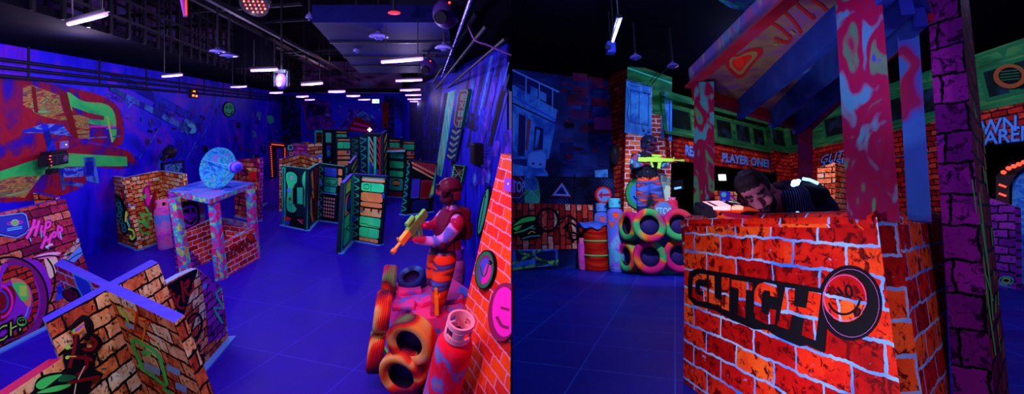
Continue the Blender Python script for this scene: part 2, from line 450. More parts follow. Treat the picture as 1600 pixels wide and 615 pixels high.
SPLASH2 = paint('sprayed rose blotches', [(0, (.03, .2, .5)), (.36, (.05, .35, .4)), (.43, (.20, .008, .07)), (.50, (.24, .005, .045)), (.56, (.20, .012, .07)), (.60, (.05, .3, .12)), (.66, (.10, .3, .10)), (.70, (.03, .10, .4)), (1, (.2, .008, .1))], 10, 2, .7, (1, 1, .45))
SPLASHB = paint('blue sprayed paint', [(0, (.02, .02, .4)), (.4, (.04, .08, .7)), (.55, (.1, .3, .9)), (.65, (.35, .1, .7)), (1, (.1, .6, .8))], 2.2, 3, .7)
TYRE = paint('sprayed tyre rubber', [(0, (.04, .02, .06)), (.3, (.5, .01, .16)), (.41, (.75, .015, .2)), (.49, (.85, .07, .03)), (.53, (.9, .3, .03)), (.57, (.06, .55, .15)), (.66, (.05, .5, .12)), (.74, (.45, .01, .2)), (1, (.03, .03, .08))], 1.9, .5, .5)
TYREL = paint('warm sprayed tyre rubber', [(0, (.02, .01, .04)), (.36, (.08, .006, .05)), (.42, (.5, .015, .03)), (.46, (.8, .1, .02)), (.49, (.75, .7, .2)), (.53, (.7, .45, .05)), (.56, (.6, .04, .02)), (.60, (.12, .008, .04)), (.66, (.1, .4, .1)), (.71, (.4, .01, .1)), (1, (.02, .02, .06))], 2.0, .6, .5)
TIN = mat('dark tyre hollow', (.02, .01, .05), .6)
PLINTH = paint('painted plinth', [(0, (.02, .04, .5)), (.38, (.1, .2, .85)), (.46, (.85, .05, .4)), (.58, (.95, .06, .25)), (.7, (.5, .1, .8)), (1, (.1, .3, .9))], 3.2, 4, 1.1, bump=.3)
GAS_R = paint('red sprayed gas bottle', [(0, (.5, .006, .06)), (.42, (.85, .012, .04)), (.52, (.8, .03, .12)), (.57, (.25, .15, .75)), (.62, (.1, .4, .75)), (.68, (.9, .02, .05)), (1, (.8, .1, .2))], 4.4, 3, 1.2, (1, 1, .5))
GAS_P = paint('pink sprayed gas bottle', [(0, (.3, .05, .6)), (.45, (.7, .06, .6)), (.55, (.9, .12, .4)), (.65, (.12, .2, .8)), (1, (.1, .5, .9))], 3, 2.5, 1)
GAS_B = paint('blue sprayed gas bottle', [(0, (.05, .1, .8)), (.42, (.08, .2, .95)), (.52, (.3, .15, .9)), (.6, (.1, .6, .95)), (1, (.2, .8, .95))], 3, 2, .8)
DISH = paint('sprayed dish', [(0, (.01, .02, .4)), (.38, (.02, .12, .6)), (.45, (.04, .5, .75)), (.50, (.02, .12, .55)), (.56, (.06, .6, .4)), (.60, (.04, .25, .7)), (.66, (.35, .08, .55)), (.72, (.05, .4, .8)), (1, (.2, .8, .8))], 3.6, 3, 1.4)
CAMO_R = paint('red tiger stripe cloth', [(0, (.05, .12, .7)), (.40, (.08, .16, .75)), (.47, (.03, .03, .1)), (.5, (.85, .05, .02)), (.62, (.95, .12, .03)), (.68, (.05, .02, .06)), (.75, (.1, .25, .8)), (1, (.2, .35, .85))], 3.4, 1.5, .9, (.35, .35, 1.9))
CAMO_B = paint('lilac camouflage cloth', [(0, (.05, .08, .7)), (.38, (.10, .16, .8)), (.44, (.35, .3, .9)), (.5, (.55, .3, .85)), (.55, (.3, .25, .85)), (.57, (.35, .01, .07)), (.68, (.25, .008, .06)), (.7, (.15, .3, .85)), (1, (.2, .2, .8))], 4.2, 1, .5)
CAMO_T = paint('blue camouflage cloth', [(0, (.04, .2, .6)), (.42, (.12, .5, .85)), (.52, (.2, .75, .95)), (.6, (.03, .1, .3)), (.7, (.3, .03, .1)), (1, (.05, .2, .6))], 3.4, 1.5, .7)
VEST = mat('maroon tactical cloth', (.10, .008, .05), .7); VESTK = mat('black tactical cloth', (.012, .012, .03), .7)
HELM = mat('dark helmet shell', (.07, .008, .03), .35); HELMK = mat('navy helmet shell', (.01, .015, .06), .35)
GLOVE = mat('magenta glove', (.7, .02, .22), .6)
TUBE = glow('violet tube light', (.52, .30, 1), 1.7)
TUBE_B = glow('blue tube light', (.45, .40, 1), 4)
LEDR = glow('red led', (1, .06, .03), 2.2); LEDO = glow('orange led', (1, .22, .06), 2.0); LEDW = glow('white led', (1, .8, .9), 3); LEDV = glow('violet led', (.75, .35, 1), 2.5); LEDB = glow('blue led', (.1, .3, 1), 2.0)

# ================================================================ LEFT ARENA: the room
MUR_L = paint('blue street mural left', [(0, (.004, .002, .2)), (.34, (.008, .003, .5)), (.44, (.012, .006, .9)), (.53, (.03, .012, 1)), (.6, (.16, .008, .8)), (.68, (.02, .05, 1)), (.78, (.1, .3, 1)), (1, (.2, .5, 1))], .55, 8, 1.6, (1, 1.0, 1), 'UV', rough=.45)
MUR_R = paint('blue facade mural right', [(0, (.002, .002, .04)), (.38, (.004, .003, .2)), (.47, (.008, .006, .5)), (.54, (.02, .02, .85)), (.62, (.004, .003, .2)), (.72, (.04, .08, .9)), (1, (.2, .4, 1))], .8, 8, .8, (3.2, .55, 1), 'UV', rough=.5)
MUR_F = paint('blue city mural far', [(0, (.001, .001, .03)), (.38, (.003, .003, .25)), (.48, (.006, .01, .8)), (.56, (.015, .02, .95)), (.64, (.10, .003, .16)), (.72, (.01, .008, .5)), (1, (.2, .3, 1))], .28, 7, .8, (1, 1.5, 1), 'UV', rough=.5)
ATTIC = paint('dusky service void', [(0, (.004, .003, .02)), (.40, (.04, .02, .12)), (.52, (.3, .12, .45)), (.62, (.22, .25, .75)), (1, (.5, .3, .6))], .5, 6, .5, (1, 2.2, 1), 'UV')
ROOF = mat('black ceiling paint', (.002, .002, .006), .95, 0, .02)
FLOOR_L = tiles('blue vinyl tile floor', (.022, .003, .50), (.026, .004, .56), (.05, .03, .8), 1.35, math.radians(17.4), .40)

W1 = fl(133, 407); W2 = fl(440, 245); wd = (W1 - W2).normalized()
NEARW = W1 + wd * 9.5
RW0 = fl(628, 243)
RW1 = at(792, 170 + 1.43 * 215, F * H / (1.43 * 215)); RW1.z = 0
TOPZ = 4.93; ROOFZ = 7.4
m = MB(); m.poly([NEARW, W2, RW0, V((0, RW1.y, 0)), V((0, .6, 0)), V((NEARW.x, .6, 0))], FLOOR_L)
struct(m.build('floor_left', base=(-5, 12, 0)), 'dark blue tiled floor of the left arena', 'floor')
m = MB(); nw = V((-wd.y, wd.x, 0)); nw = nw if nw.x < 0 else -nw
m.slab([NEARW, W2, W2 + V((0, 0, TOPZ)), NEARW + V((0, 0, TOPZ))], nw * .1, MUR_L)
wl = struct(m.build('wall_left', base=W1), 'blue mural wall along the left arena', 'wall')
m = MB(); m.slab([W2, RW0, RW0 + V((0, 0, TOPZ)), W2 + V((0, 0, TOPZ))], V((0, .1, 0)), MUR_F)
wf = struct(m.build('wall_far', base=W2), 'dark blue city mural wall at the far end', 'wall')
m = MB(); m.slab([RW1, RW0, RW0 + V((0, 0, TOPZ)), RW1 + V((0, 0, TOPZ))], V((.04, .02, 0)), MUR_R)
wr = struct(m.build('wall_right', base=RW0), 'blue facade mural wall on the right of the left arena', 'wall')
# the partition that divides the two arenas: from this eye it stands exactly edge-on
m = MB(); m.box(Matrix.Translation((0, 21.25, 1.5)), (.003, 37.5, 16), mat('partition board', (.001, .001, .006), .95, 0, 0))
struct(m.build('wall_partition', base=(0, 20, -6)), 'thin partition wall between the two arenas', 'wall')
# upper storey: black bulkheads, service void, roof
m = MB(); u = V((0, 0, 1))
m.slab([NEARW + u * TOPZ, W2 + u * TOPZ, W2 + u * ROOFZ, NEARW + u * ROOFZ], nw * .1, ATTIC)
m.slab([W2 + u * TOPZ, RW0 + u * TOPZ, RW0 + u * ROOFZ, W2 + u * ROOFZ], V((0, .1, 0)), ATTIC)
m.slab([RW1 + u * TOPZ, RW0 + u * TOPZ, RW0 + u * ROOFZ, RW1 + u * ROOFZ], V((.04, .02, 0)), ROOF)
struct(m.build('wall_upper', base=W2 + u * TOPZ), 'dusky service void above the left mural', 'wall')
m = MB(); m.slab([V((NEARW.x - 8, .6, ROOFZ)), V((-22, 40, ROOFZ)), V((0, 40, ROOFZ)), V((0, .6, ROOFZ))], V((0, 0, .1)), ROOF)
struct(m.build('ceiling_left', base=(-8, 20, ROOFZ)), 'black roof over the left arena', 'ceiling')
m = MB(); inn = -nw
sof = [NEARW, W2, W2 + inn * 2.7 - V((0, 3, 0)), NEARW + inn * 2.7]
m.slab([p + u * TOPZ for p in sof], V((0, 0, .12)), ROOF)
struct(m.build('trim_1', base=W1 + u * TOPZ), 'black soffit along the left wall', 'soffit')
m = MB()
A = zl(690, 40, 5.0); 
m.slab([V((-.9, 2, 5.0)), V((-6.2, 33, 5.0)), V((0, 33, 5.0)), V((0, 2, 5.0))], V((0, 0, .12)), ROOF)
m.slab([V((-18, 31, 5.0)), V((-5, 31, 5.0)), V((-5, 36, 5.0)), V((-18, 36, 5.0))], V((0, 0, .12)), ROOF)
struct(m.build('trim_2', base=(-3, 20, 5.0)), 'black soffit along the right wall', 'soffit')
# thin black rails along the left wall
m = MB()
for dz in (0, .16, .3):
    m.tube([NEARW + inn * .25 + u * (4.3 + dz), W2.lerp(NEARW, .02) + inn * .25 + u * (4.3 + dz)], .035, BLK, 8)
for k in range(14):
    p = W2.lerp(NEARW, .02 + .98 * k / 14) + inn * .25; m.tube([p + u * 4.28, p + u * 4.92], .02, BLK, 6)
tag(m.build('cable_tray', base=W1 + u * 4.2), 'long black cable tray high on the blue mural wall', 'cable tray')

# prints on the left mural: brushy paints that break up into the ground colour
def brush(name, col, sc_=1.3):
    lo = tuple(x * .3 for x in col)
    return paint(name, [(0, (.004, .003, .14)), (.40, (.008, .006, .42)), (.46, lo), (.55, col), (.63, tuple(x * .55 for x in col)), (.70, (.01, .01, .6)), (1, col)], sc_, 8, 1.4, (1, 1, 1), 'UV')
SOLID = (BLUE, LBLUE, NAVY, VIO, PUR)
BLUE, LBLUE, NAVY, VIO, PUR = brush('brushed blue', (.015, .03, .85)), brush('brushed light blue', (.08, .3, 1)), brush('brushed navy', (.003, .004, .09)), brush('brushed violet', (.14, .05, .85)), brush('brushed purple', (.2, .01, .5))
fL = Face(W1, W2, W2 + u * TOPZ, W1 + u * TOPZ)
def cr(ox, oy, s): return lambda p: (ox + p[0] / s, oy + p[1] / s)
d = Draw(fL, tf=cr(0, 100, 3.075))
GLOW_RED = paint('glow red mural paint', [(0, (.006, .004, .4)), (.38, (.03, .004, .42)), (.44, (.14, .004, .16)), (.50, (.32, .006, .04)), (.57, (.42, .012, .02)), (.62, (.15, .004, .14)), (.67, (.02, .004, .45)), (1, (.05, .02, .7))], .85, 9, 1.6, (1, 1, 1), 'UV')  # red print that also carries the wall's red glow in its colour
STRI = paint('streaked green and yellow mural paint', [(0, (.05, .02, .05)), (.42, (.3, .03, .03)), (.465, (.6, .42, .05)), (.49, (.3, .02, .04)), (.52, (.35, .7, .08)), (.55, (.25, .03, .05)), (.58, (.65, .45, .08)), (.61, (.2, .02, .06)), (.66, (.25, .75, .15)), (1, (.3, .03, .2))], 1.0, 2.5, 1.6, (.45, 4.5, 1), 'UV', rot=(0, 0, .25))
STRB = paint('streaked blue mural paint', [(0, (.02, .02, .3)), (.44, (.02, .03, .6)), (.48, (.2, .5, .9)), (.51, (.02, .03, .5)), (.56, (.15, .4, .9)), (.6, (.03, .03, .5)), (1, (.4, .7, .95))], 1.0, 2.5, 1.6, (.7, 3.6, 1), 'UV', rot=(0, 0, -.5))
GRNM = paint('green mural paint', [(0, (.02, .1, .5)), (.36, (.01, .4, .2)), (.44, (.03, .8, .12)), (.6, (.06, 1, .15)), (.7, (.3, .4, .05)), (1, (.6, .2, .05))], 1.0, 8, .9, (1, 1, 1), 'UV')
d.poly([(-40, 90), (60, 75), (330, 110), (560, 195), (585, 385), (440, 375), (210, 335), (-40, 330)], GLOW_RED, True)
d.poly([(-60, 380), (200, 330), (430, 380), (620, 420), (615, 500), (330, 500), (150, 640), (-60, 640)], GLOW_RED, True)
d.poly([(-60, 480), (120, 440), (330, 490), (420, 560), (260, 640), (-60, 650)], GLOW_RED, True)
d.poly([(150, 100), (285, 150), (300, 215), (330, 280), (170, 240), (120, 170)], STRI)
d.poly([(110, 105), (150, 100), (160, 220), (110, 200)], STRI)
d.poly([(325, 135), (400, 178), (500, 190), (548, 232), (560, 330), (538, 372), (522, 305), (430, 285), (345, 222), (305, 180)], GRNM, True)
d.poly([(345, 205), (430, 235), (500, 250), (500, 270), (430, 262), (350, 232)], GLOW_RED)
d.poly([(345, 228), (425, 258), (432, 360), (378, 356)], STRI)
d.poly([(285, 125), (322, 135), (376, 356), (344, 350)], DRED)
d.poly([(150, 105), (170, 110), (185, 235), (165, 232)], DRED)
d.poly([(205, 285), (300, 290), (345, 345), (220, 335)], STRB); d.poly([(100, 320), (200, 290), (210, 330), (120, 330)], STRB)
d.poly([(195, 280), (225, 290), (280, 430), (235, 440)], BLUE); 
d.poly([(0, 515), (180, 455), (300, 425), (360, 430), (610, 445), (612, 490), (320, 492), (180, 540), (0, 560)], GRNM)
d.poly([(60, 540), (200, 535), (120, 640), (-10, 640), (-10, 560)], STRI)
d.poly([(300, 500), (400, 492), (400, 540), (300, 545)], STRB); d.poly([(400, 448), (455, 446), (478, 575), (415, 560)], LBLUE)
d.poly([(410, 470), (445, 468), (455, 540), (420, 535)], BLUE); d.poly([(280, 500), (300, 500), (315, 600), (300, 605)], LBLUE)
d.poly([(320, 560), (400, 575), (400, 590), (310, 580)], LBLUE)
d.stroke([(430, 300), (560, 300)], 8, MAG, False); d.stroke([(430, 355), (585, 345)], 5, LBLUE, False); d.stroke([(510, 310), (565, 308)], 8, LBLUE, False)
d.stroke([(515, 250), (540, 375)], 9, LIME, False)
d.text('cieny', ((508, 168), (640, 218), (640, 180), (508, 125)), LBLUE, .01)
for k, (x, y, w, h_, mm) in enumerate([(560, 60, 60, 30, BLUE), (590, 230, 50, 30, VIO), (640, 90, 90, 20, VIO)]):
    d.poly([(x, y), (x + w, y + 22), (x + w + 14, y + h_ + 22), (x + 10, y + h_)], mm)
d.tf = None
for k in range(46):                       # far facades of the mural: pale windows and signs
    x = random.uniform(205, 430); yb = 235 - (x - 205) * .05; y = random.uniform(165, yb + 20); w = random.uniform(2, 9); h_ = random.uniform(3, 12)
    d.poly([(x, y), (x + w, y + .24 * w), (x + w, y + h_ + .2 * w), (x, y + h_)], random.choice([LBLUE, VIO, BLUE, NAVY, PUR, NAVY]))
for k in range(12):
    x = random.uniform(215, 330); y = random.uniform(190, 262); l = random.uniform(14, 40)
    d.stroke([(x, y), (x + l * .55, y - l)], .8, random.choice([LBLUE, VIO]), False)
for (x, y, r, mm) in [(296, 196, 9, LBLUE), (300, 200, 6, CYAN), (405, 180, 5, LBLUE), (423, 186, 5, TEALG), (268, 180, 6, VIO), (250, 170, 8, BLUE)]:
    d.poly([(x - r, y - r), (x + r * .7, y - r * .8), (x + r, y + r), (x - r * .6, y + r * 1.3)], mm, True)
d.poly([(168, 112), (200, 122), (318, 186), (312, 196), (180, 126)], BLUE); d.poly([(170, 132), (300, 200), (296, 208), (172, 142)], LBLUE)
d.build('mural_print', wl)

# prints on the far mural: dark house fronts, a red corner house, sky glow
fF = Face(W2, RW0, RW0 + u * TOPZ, W2 + u * TOPZ)
d = Draw(fF)
d.poly([(440, 148), (470, 150), (470, 232), (440, 232)], NAVY)
d.poly([(470, 152), (515, 158), (520, 200), (480, 205)], PUR); d.poly([(480, 160), (512, 165), (505, 180), (478, 180)], NAVY)
d.poly([(525, 205), (545, 175), (560, 170), (585, 182), (590, 205)], VIO)
d.poly([(540, 205), (556, 182), (580, 192), (583, 208)], DRED); d.poly([(552, 190), (578, 197), (578, 200), (552, 194)], MAG); d.poly([(548, 198), (580, 204), (580, 207), (548, 202)], MAG)
d.poly([(560, 172), (584, 181), (580, 190), (556, 181)], LBLUE)
d.poly([(600, 150), (616, 150), (616, 215), (600, 215)], NAVY); d.poly([(596, 160), (608, 160), (606, 200), (598, 200)], DRED)
for k in range(30):
    x = random.uniform(445, 610); y = random.uniform(160, 212)
    d.poly([(x, y), (x + 4, y + 1), (x + 4, y + 5), (x, y + 4)], random.choice([BLUE, LBLUE, NAVY, DRED, PUR]))
d.build('mural_print', wf)

# prints on the right mural: tall blue planks, neon edge
fR = Face(RW1, RW0, RW0 + u * TOPZ, RW1 + u * TOPZ)
d = Draw(fR)
NEON = paint('green neon streak print', [(0, (.01, .02, .1)), (.42, (.02, .35, .35)), (.5, (.05, .85, .5)), (.58, (.5, .6, .2)), (.66, (.03, .1, .5)), (1, (.1, .9, .7))], 3, 4, .6, (3, .5, 1), 'UV')
d.poly([(640, 132), (692, 126), (678, 262), (640, 250)], NAVY)
d.poly([(700, 144), (712, 140), (690, 276), (680, 272)], NEON)
d.poly([(694, 146), (700, 144), (682, 256), (677, 254)], NAVY)
for k in range(26):
    x = random.uniform(716, 796); y0 = random.uniform(70, 150) + (800 - x) * .4; w = random.uniform(1.2, 7); l = random.uniform(40, 120); s = -.16 - (x - 715) * .0012
    d.poly([(x, y0), (x + w, y0), (x + w + s * l, y0 + l), (x + s * l, y0 + l)], random.choice([BLUE, LBLUE, NAVY, NAVY, VIO, K]))
for k in range(9):
    x = random.uniform(728, 775); y = random.uniform(170, 300)
    d.poly([(x, y), (x + 9, y + 2), (x + 4, y + 26), (x - 5, y + 24)], random.choice([BLUE, LBLUE, NAVY, VIO]))
d.poly([(752, 248), (768, 250), (758, 290), (742, 286)], VIO)
for k in range(7): d.stroke([(760 - k * .9, 248 + k * 5 - 22), (767 - k * .9, 246 + k * 5 - 22)], 1.2, NAVY, False)
d.poly([(787, 205), (800, 200), (800, 246), (782, 245)], VIO)
d.build('mural_print', wr)

BLUE, LBLUE, NAVY, VIO, PUR = SOLID
# ================================================================ RIGHT ARENA: the room (a ramped hall, its uprights square to the ramp)
FLOOR_R = tiles('dark blue tile floor', (.004, .013, .36), (.005, .018, .43), (.03, .2, .8), .62, math.radians(20), .42)
def frh(u, Y, h): return frY(800 + (u - 800) * (Y + .57) / Y, Y) + NR * h
def onfl(x, y): return V((x, y, H - HR - math.tan(TH) * y))
m = MB(); m.poly([onfl(0, .5), onfl(9.5, .5), onfl(14, 13), onfl(0, 13)], FLOOR_R)
struct(m.build('floor_right', base=onfl(3, 5), upv=NR), 'dark blue tiled floor of the right arena', 'floor')
m = MB(); q = [onfl(0, .5) + NR * 4.3, onfl(12, .5) + NR * 4.3, onfl(16, 13) + NR * 4.3, onfl(0, 13) + NR * 4.3]
m.slab(q, NR * .1, ROOF)
struct(m.build('ceiling_right', base=onfl(4, 6) + NR * 4.3, upv=NR), 'black ceiling of the right arena', 'ceiling')
MUR_S = paint('dark blue street mural', [(0, (.002, .002, .012)), (.42, (.004, .006, .05)), (.55, (.008, .02, .16)), (.66, (.02, .06, .35)), (1, (.05, .2, .6))], .9, 7, .6, (1, 1.6, 1), 'UV', rough=.5)
S0 = fr(800.5, 423); S1 = fr(975, 415)
m = MB(); m.slab([S0, S1, S1 + NR * 4.2, S0 + NR * 4.2], V((0, .1, 0)), MUR_S)
ws = struct(m.build('wall_street', base=S0, upv=NR), 'dark blue street mural wall in the right arena', 'wall')
fS = Face(S0, S1, S1 + NR * 4.2, S0 + NR * 4.2)
STR2 = paint('light blue facade print', [(0, (.005, .02, .2)), (.42, (.02, .12, .6)), (.55, (.06, .35, .95)), (.7, (.02, .1, .5)), (1, (.15, .6, 1))], 1.6, 6, .6, (1.4, 1.4, 1), 'UV')
REDP = paint('dark crimson facade print', [(0, (.01, .002, .02)), (.45, (.06, .004, .03)), (.6, (.16, .01, .06)), (.7, (.03, .01, .12)), (1, (.25, .02, .15))], 1.1, 6, .4, (1.2, 2, 1), 'UV')
FENCE = None
def fence_mat():
    m_, nt, b = _new('chain-link fence print'); L = nt.links
    outs = []
    for a in (PI / 4, -PI / 4):
        mp = mapping(nt, 'UV', (1, 1, 1), (0, 0, a)); w = nt.nodes.new('ShaderNodeTexWave'); w.inputs['Scale'].default_value = 5.2; L.new(mp.outputs[0], w.inputs[0])
        g = nt.nodes.new('ShaderNodeMath'); g.operation = 'GREATER_THAN'; g.inputs[1].default_value = .86; L.new(w.outputs['Fac'], g.inputs[0]); outs.append(g)
    mx = nt.nodes.new('ShaderNodeMath'); mx.operation = 'MAXIMUM'; L.new(outs[0].outputs[0], mx.inputs[0]); L.new(outs[1].outputs[0], mx.inputs[1])
    n = nt.nodes.new('ShaderNodeTexNoise'); n.inputs['Scale'].default_value = 1.7; tc = nt.nodes.new('ShaderNodeTexCoord'); L.new(tc.outputs['UV'], n.inputs[0])
    r = ramp(nt, [(.35, (.003, .004, .02)), (.6, (.01, .02, .12)), (.72, (.02, .07, .3))]); L.new(n.outputs['Fac'], r.inputs[0])
    mm = nt.nodes.new('ShaderNodeMix'); mm.data_type = 'RGBA'; L.new(mx.outputs[0], mm.inputs[0]); L.new(r.outputs[0], mm.inputs[6]); mm.inputs[7].default_value = (.002, .002, .006, 1)
    L.new(mm.outputs[2], b.inputs['Base Color']); return m_
FENCE = fence_mat()
c = lambda p: (800 + p[0] / 2.795, 80 + p[1] / 2.795)
d = Draw(fS, tf=c)
d.poly([(2, 75), (205, 165), (205, 215), (2, 130)], NAVY); d.poly([(2, 150), (196, 262), (190, 312), (2, 222)], STR2)
d.stroke([(2, 82), (205, 178)], 7, LBLUE, False); d.stroke([(2, 150), (198, 262)], 10, STR2, False); d.stroke([(2, 196), (192, 300)], 5, BLUE, False)
for x in (62, 120, 178): d.stroke([(x, 105 + x * .42 - 20), (x - 2, 178 + x * .5)], 5, LBLUE, False)
d.poly([(80, 150), (112, 165), (112, 205), (80, 190)], STR2); d.poly([(122, 172), (150, 186), (150, 222), (122, 208)], STR2)
d.poly([(2, 230), (190, 318), (160, 470), (2, 470)], STR2); d.poly([(30, 270), (60, 285), (55, 460), (24, 455)], NAVY)
d.poly([(2, 270), (18, 276), (12, 400), (2, 390)], LBLUE)
d.poly([(66, 292), (88, 300), (76, 440), (60, 430)], paint('orange pillar print', [(0, (.02, .05, .3)), (.5, (.25, .05, .08)), (1, (.5, .12, .05))], 1.2, 3, .5, src='UV'))
d.poly([(92, 290), (148, 312), (158, 330), (146, 505), (132, 518), (74, 505), (66, 480), (80, 330)], STR2, True)
d.poly([(100, 325), (138, 338), (134, 430), (92, 432)], NAVY); d.poly([(108, 340), (124, 346), (110, 420), (98, 420)], STR2)
d.poly([(78, 445), (142, 445), (138, 505), (76, 500)], LBLUE, True); d.disc(92, 490, 6, 5, NAVY); d.disc(124, 494, 6, 5, NAVY)
d.poly([(2, 490), (150, 520), (160, 545), (2, 545)], STR2)
for (x0, y0, x1, y1) in [(265, 90, 330, 130), (335, 110, 400, 165), (265, 150, 330, 180), (240, 180, 330, 235), (345, 200, 420, 240), (255, 250, 350, 290), (355, 285, 450, 345), (300, 320, 440, 352)]:
    d.poly([(x0, y0), (x1, y0 + 8), (x1, y1 + 4), (x0, y1)], REDP)
d.poly([(360, 290), (450, 282), (450, 342), (360, 340)], paint('plum facade print', [(0, (.1, .01, .12)), (.5, (.22, .02, .2)), (1, (.1, .02, .3))], 1.2, 4, .3, src='UV'))
for k in range(34):
    x = random.uniform(200, 440); y = random.uniform(100, 520); w = random.uniform(10, 60); h_ = random.uniform(4, 26)
    d.poly([(x, y), (x + w, y + 3), (x + w, y + h_), (x, y + h_)], random.choice([NAVY, K, REDP, MUR_S, NAVY]))
d.poly([(372, 415), (452, 408), (452, 505), (372, 500)], NAVY); d.poly([(362, 520), (418, 515), (420, 575), (364, 572)], STR2); d.poly([(210, 400), (270, 395), (270, 450), (212, 448)], NAVY)
d.poly([(430, 420), (470, 415), (470, 525), (428, 520)], K, True)
d.tf = None
d.poly([(800.5, 275), (960, 277), (958, 322), (800.5, 322)], FENCE); d.stroke([(800.5, 275.5), (960, 278)], 2, K, False)
d.stroke([(898, 272), (896, 322)], 1.6, K, False); d.stroke([(826, 275), (826, 320)], 1.2, K, False)
GLN = paint('green lit fence print', [(0, (.01, .2, .15)), (.5, (.05, .6, .3)), (1, (.3, .8, .3))], 3, 4, .4, src='UV')
d.poly([(822, 280), (840, 282), (842, 318), (821, 318)], GLN, True); d.poly([(820, 276), (838, 278), (838, 296), (822, 294)], STR2, True)
for k in range(7): d.stroke([(818 + k * 4, 277), (842 + k * 1, 277 + 30 - k * 3)], .8, K, False); d.stroke([(843 - k * 4, 278), (819, 278 + 30 - k * 3)], .8, K, False)
d.poly([(800.5, 316), (927, 320), (926, 388), (800.5, 390)], B_UP)
# black scooter graffiti with green paint, a tyre ring and a scrawl
c = lambda p: (800 + p[0] / 3.842, 270 + p[1] / 3.842)
d.tf = c
d.poly([(2, 310), (50, 265), (110, 250), (150, 262), (150, 300), (190, 350), (150, 395), (60, 405), (40, 380), (2, 390)], K, True)
d.poly([(6, 318), (60, 275), (130, 262), (135, 282), (60, 300)], GREEN, True); d.poly([(8, 330), (60, 312), (30, 345)], GREEN, True); d.stroke([(12, 360), (70, 345), (130, 315)], 8, GREEN); d.stroke([(60, 395), (110, 380), (170, 375)], 6, TEALG); d.stroke([(70, 350), (100, 330), (140, 335)], 6, TEALG)
d.stroke([(95, 365), (120, 350), (140, 360)], 5, YEL)
d.ring(215, 282, 64, 68, 17, K); d.ring(215, 282, 40, 44, 4, K); d.stroke([(280, 300), (300, 295), (310, 285)], 12, K)
for pts in [[(300, 270), (345, 258), (390, 290)], [(305, 335), (350, 300), (395, 330)], [(320, 310), (335, 350), (375, 360), (400, 375)], [(345, 260), (335, 330), (370, 420)], [(330, 385), (380, 400), (405, 360), (385, 330)]]:
    d.stroke(pts, 13, K)
d.poly([(2, 460), (275, 455), (275, 555), (2, 575)], STR2); d.poly([(20, 470), (120, 468), (120, 520), (20, 530)], NAVY); d.poly([(140, 470), (260, 466), (262, 540), (140, 545)], NAVY)
TAPE = paint('green warning tape print', [(0, (.02, .08, .02)), (.45, (.06, .3, .05)), (.5, (.2, .75, .1)), (1, (.45, .8, .1))], 9, 1, .1, (1, .6, 1), 'UV', const=True, rot=(0, 0, .7))
for pts in [[(2, 545), (170, 462)], [(20, 464), (275, 556)], [(2, 578), (120, 560), (278, 525)]]: d.stroke(pts, 15, TAPE, False)
d.build('mural_print', ws, NR)
# brick pillar with crates and cornice painted on it
PL, PR = 975, 1050; PY = 9.0
p0 = frY(972, PY); p1 = frY(1048, PY + .15)
dep = V((.02, .9, 0)); dep.z = -dep.y * math.tan(TH)
Q0 = up(p0, 981, 96, NR); Q1 = up(p1, 1049, 121, NR); q0 = frY(960, PY + .9); z0 = q0 + NR * ((Q0 - p0).length)
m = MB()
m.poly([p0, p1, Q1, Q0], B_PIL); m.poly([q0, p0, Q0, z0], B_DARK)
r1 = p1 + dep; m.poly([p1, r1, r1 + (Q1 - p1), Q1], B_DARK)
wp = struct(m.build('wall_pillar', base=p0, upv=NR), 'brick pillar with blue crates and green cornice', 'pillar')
fP = Face(p0, p1, Q1, Q0)
d = Draw(fP, tf=lambda p: (960 + p[0] / 2.366, 80 + p[1] / 2.366))
CORN = paint('green cornice print', [(0, (.004, .04, .012)), (.42, (.01, .11, .03)), (.52, (.02, .2, .06)), (.62, (.05, .26, .06)), (1, (.16, .3, .08))], 2.4, 5, .3, (.4, 3, 1), 'UV')
CRATE = paint('blue crate print', [(0, (.01, .06, .35)), (.45, (.03, .22, .7)), (.6, (.1, .4, .9)), (1, (.2, .6, 1))], 2.5, 5, .3, (3, .6, 1), 'UV')
d.poly([(49, 40), (213, 97), (213, 150), (47, 108)], CORN); d.stroke([(49, 62), (213, 118)], 5, TEALG, False); d.stroke([(48, 84), (213, 134)], 3, DGREEN, False)
d.poly([(140, 125), (213, 150), (213, 245), (140, 232)], CORN); d.stroke([(140, 228), (213, 243)], 5, DGREEN, False)
d.poly([(44, 105), (138, 130), (138, 318), (38, 300)], CRATE); d.poly([(60, 142), (126, 158), (124, 272), (58, 260)], STR2)
for x in (60, 92, 126): d.stroke([(x, 140 + (x - 60) * .25), (x - 1, 262 + (x - 60) * .2)], 2.2, NAVY, False)
d.stroke([(58, 142), (126, 158)], 2.5, NAVY, False); d.stroke([(58, 262), (124, 274)], 2.5, NAVY, False); d.stroke([(44, 108), (138, 132)], 3, NAVY, False)
for pts in [[(46, 130), (54, 180), (48, 230), (54, 262)], [(52, 120), (70, 130), (100, 128)]]: d.stroke(pts, 2, NAVY)
for (x, y) in [(108, 145), (124, 150), (104, 285), (122, 290), (112, 300)]: d.rect(x, y, x + 9, y + 12, NAVY); d.rect(x + 2, y + 2, x + 7, y + 6, LBLUE)
d.poly([(176, 152), (213, 160), (213, 330), (172, 322)], CRATE); d.poly([(184, 165), (204, 170), (203, 300), (182, 296)], STR2); d.stroke([(183, 165), (182, 297)], 2.5, NAVY, False); d.stroke([(204, 170), (203, 300)], 2.5, NAVY, False)
d.build('mural_print', wp, NR)

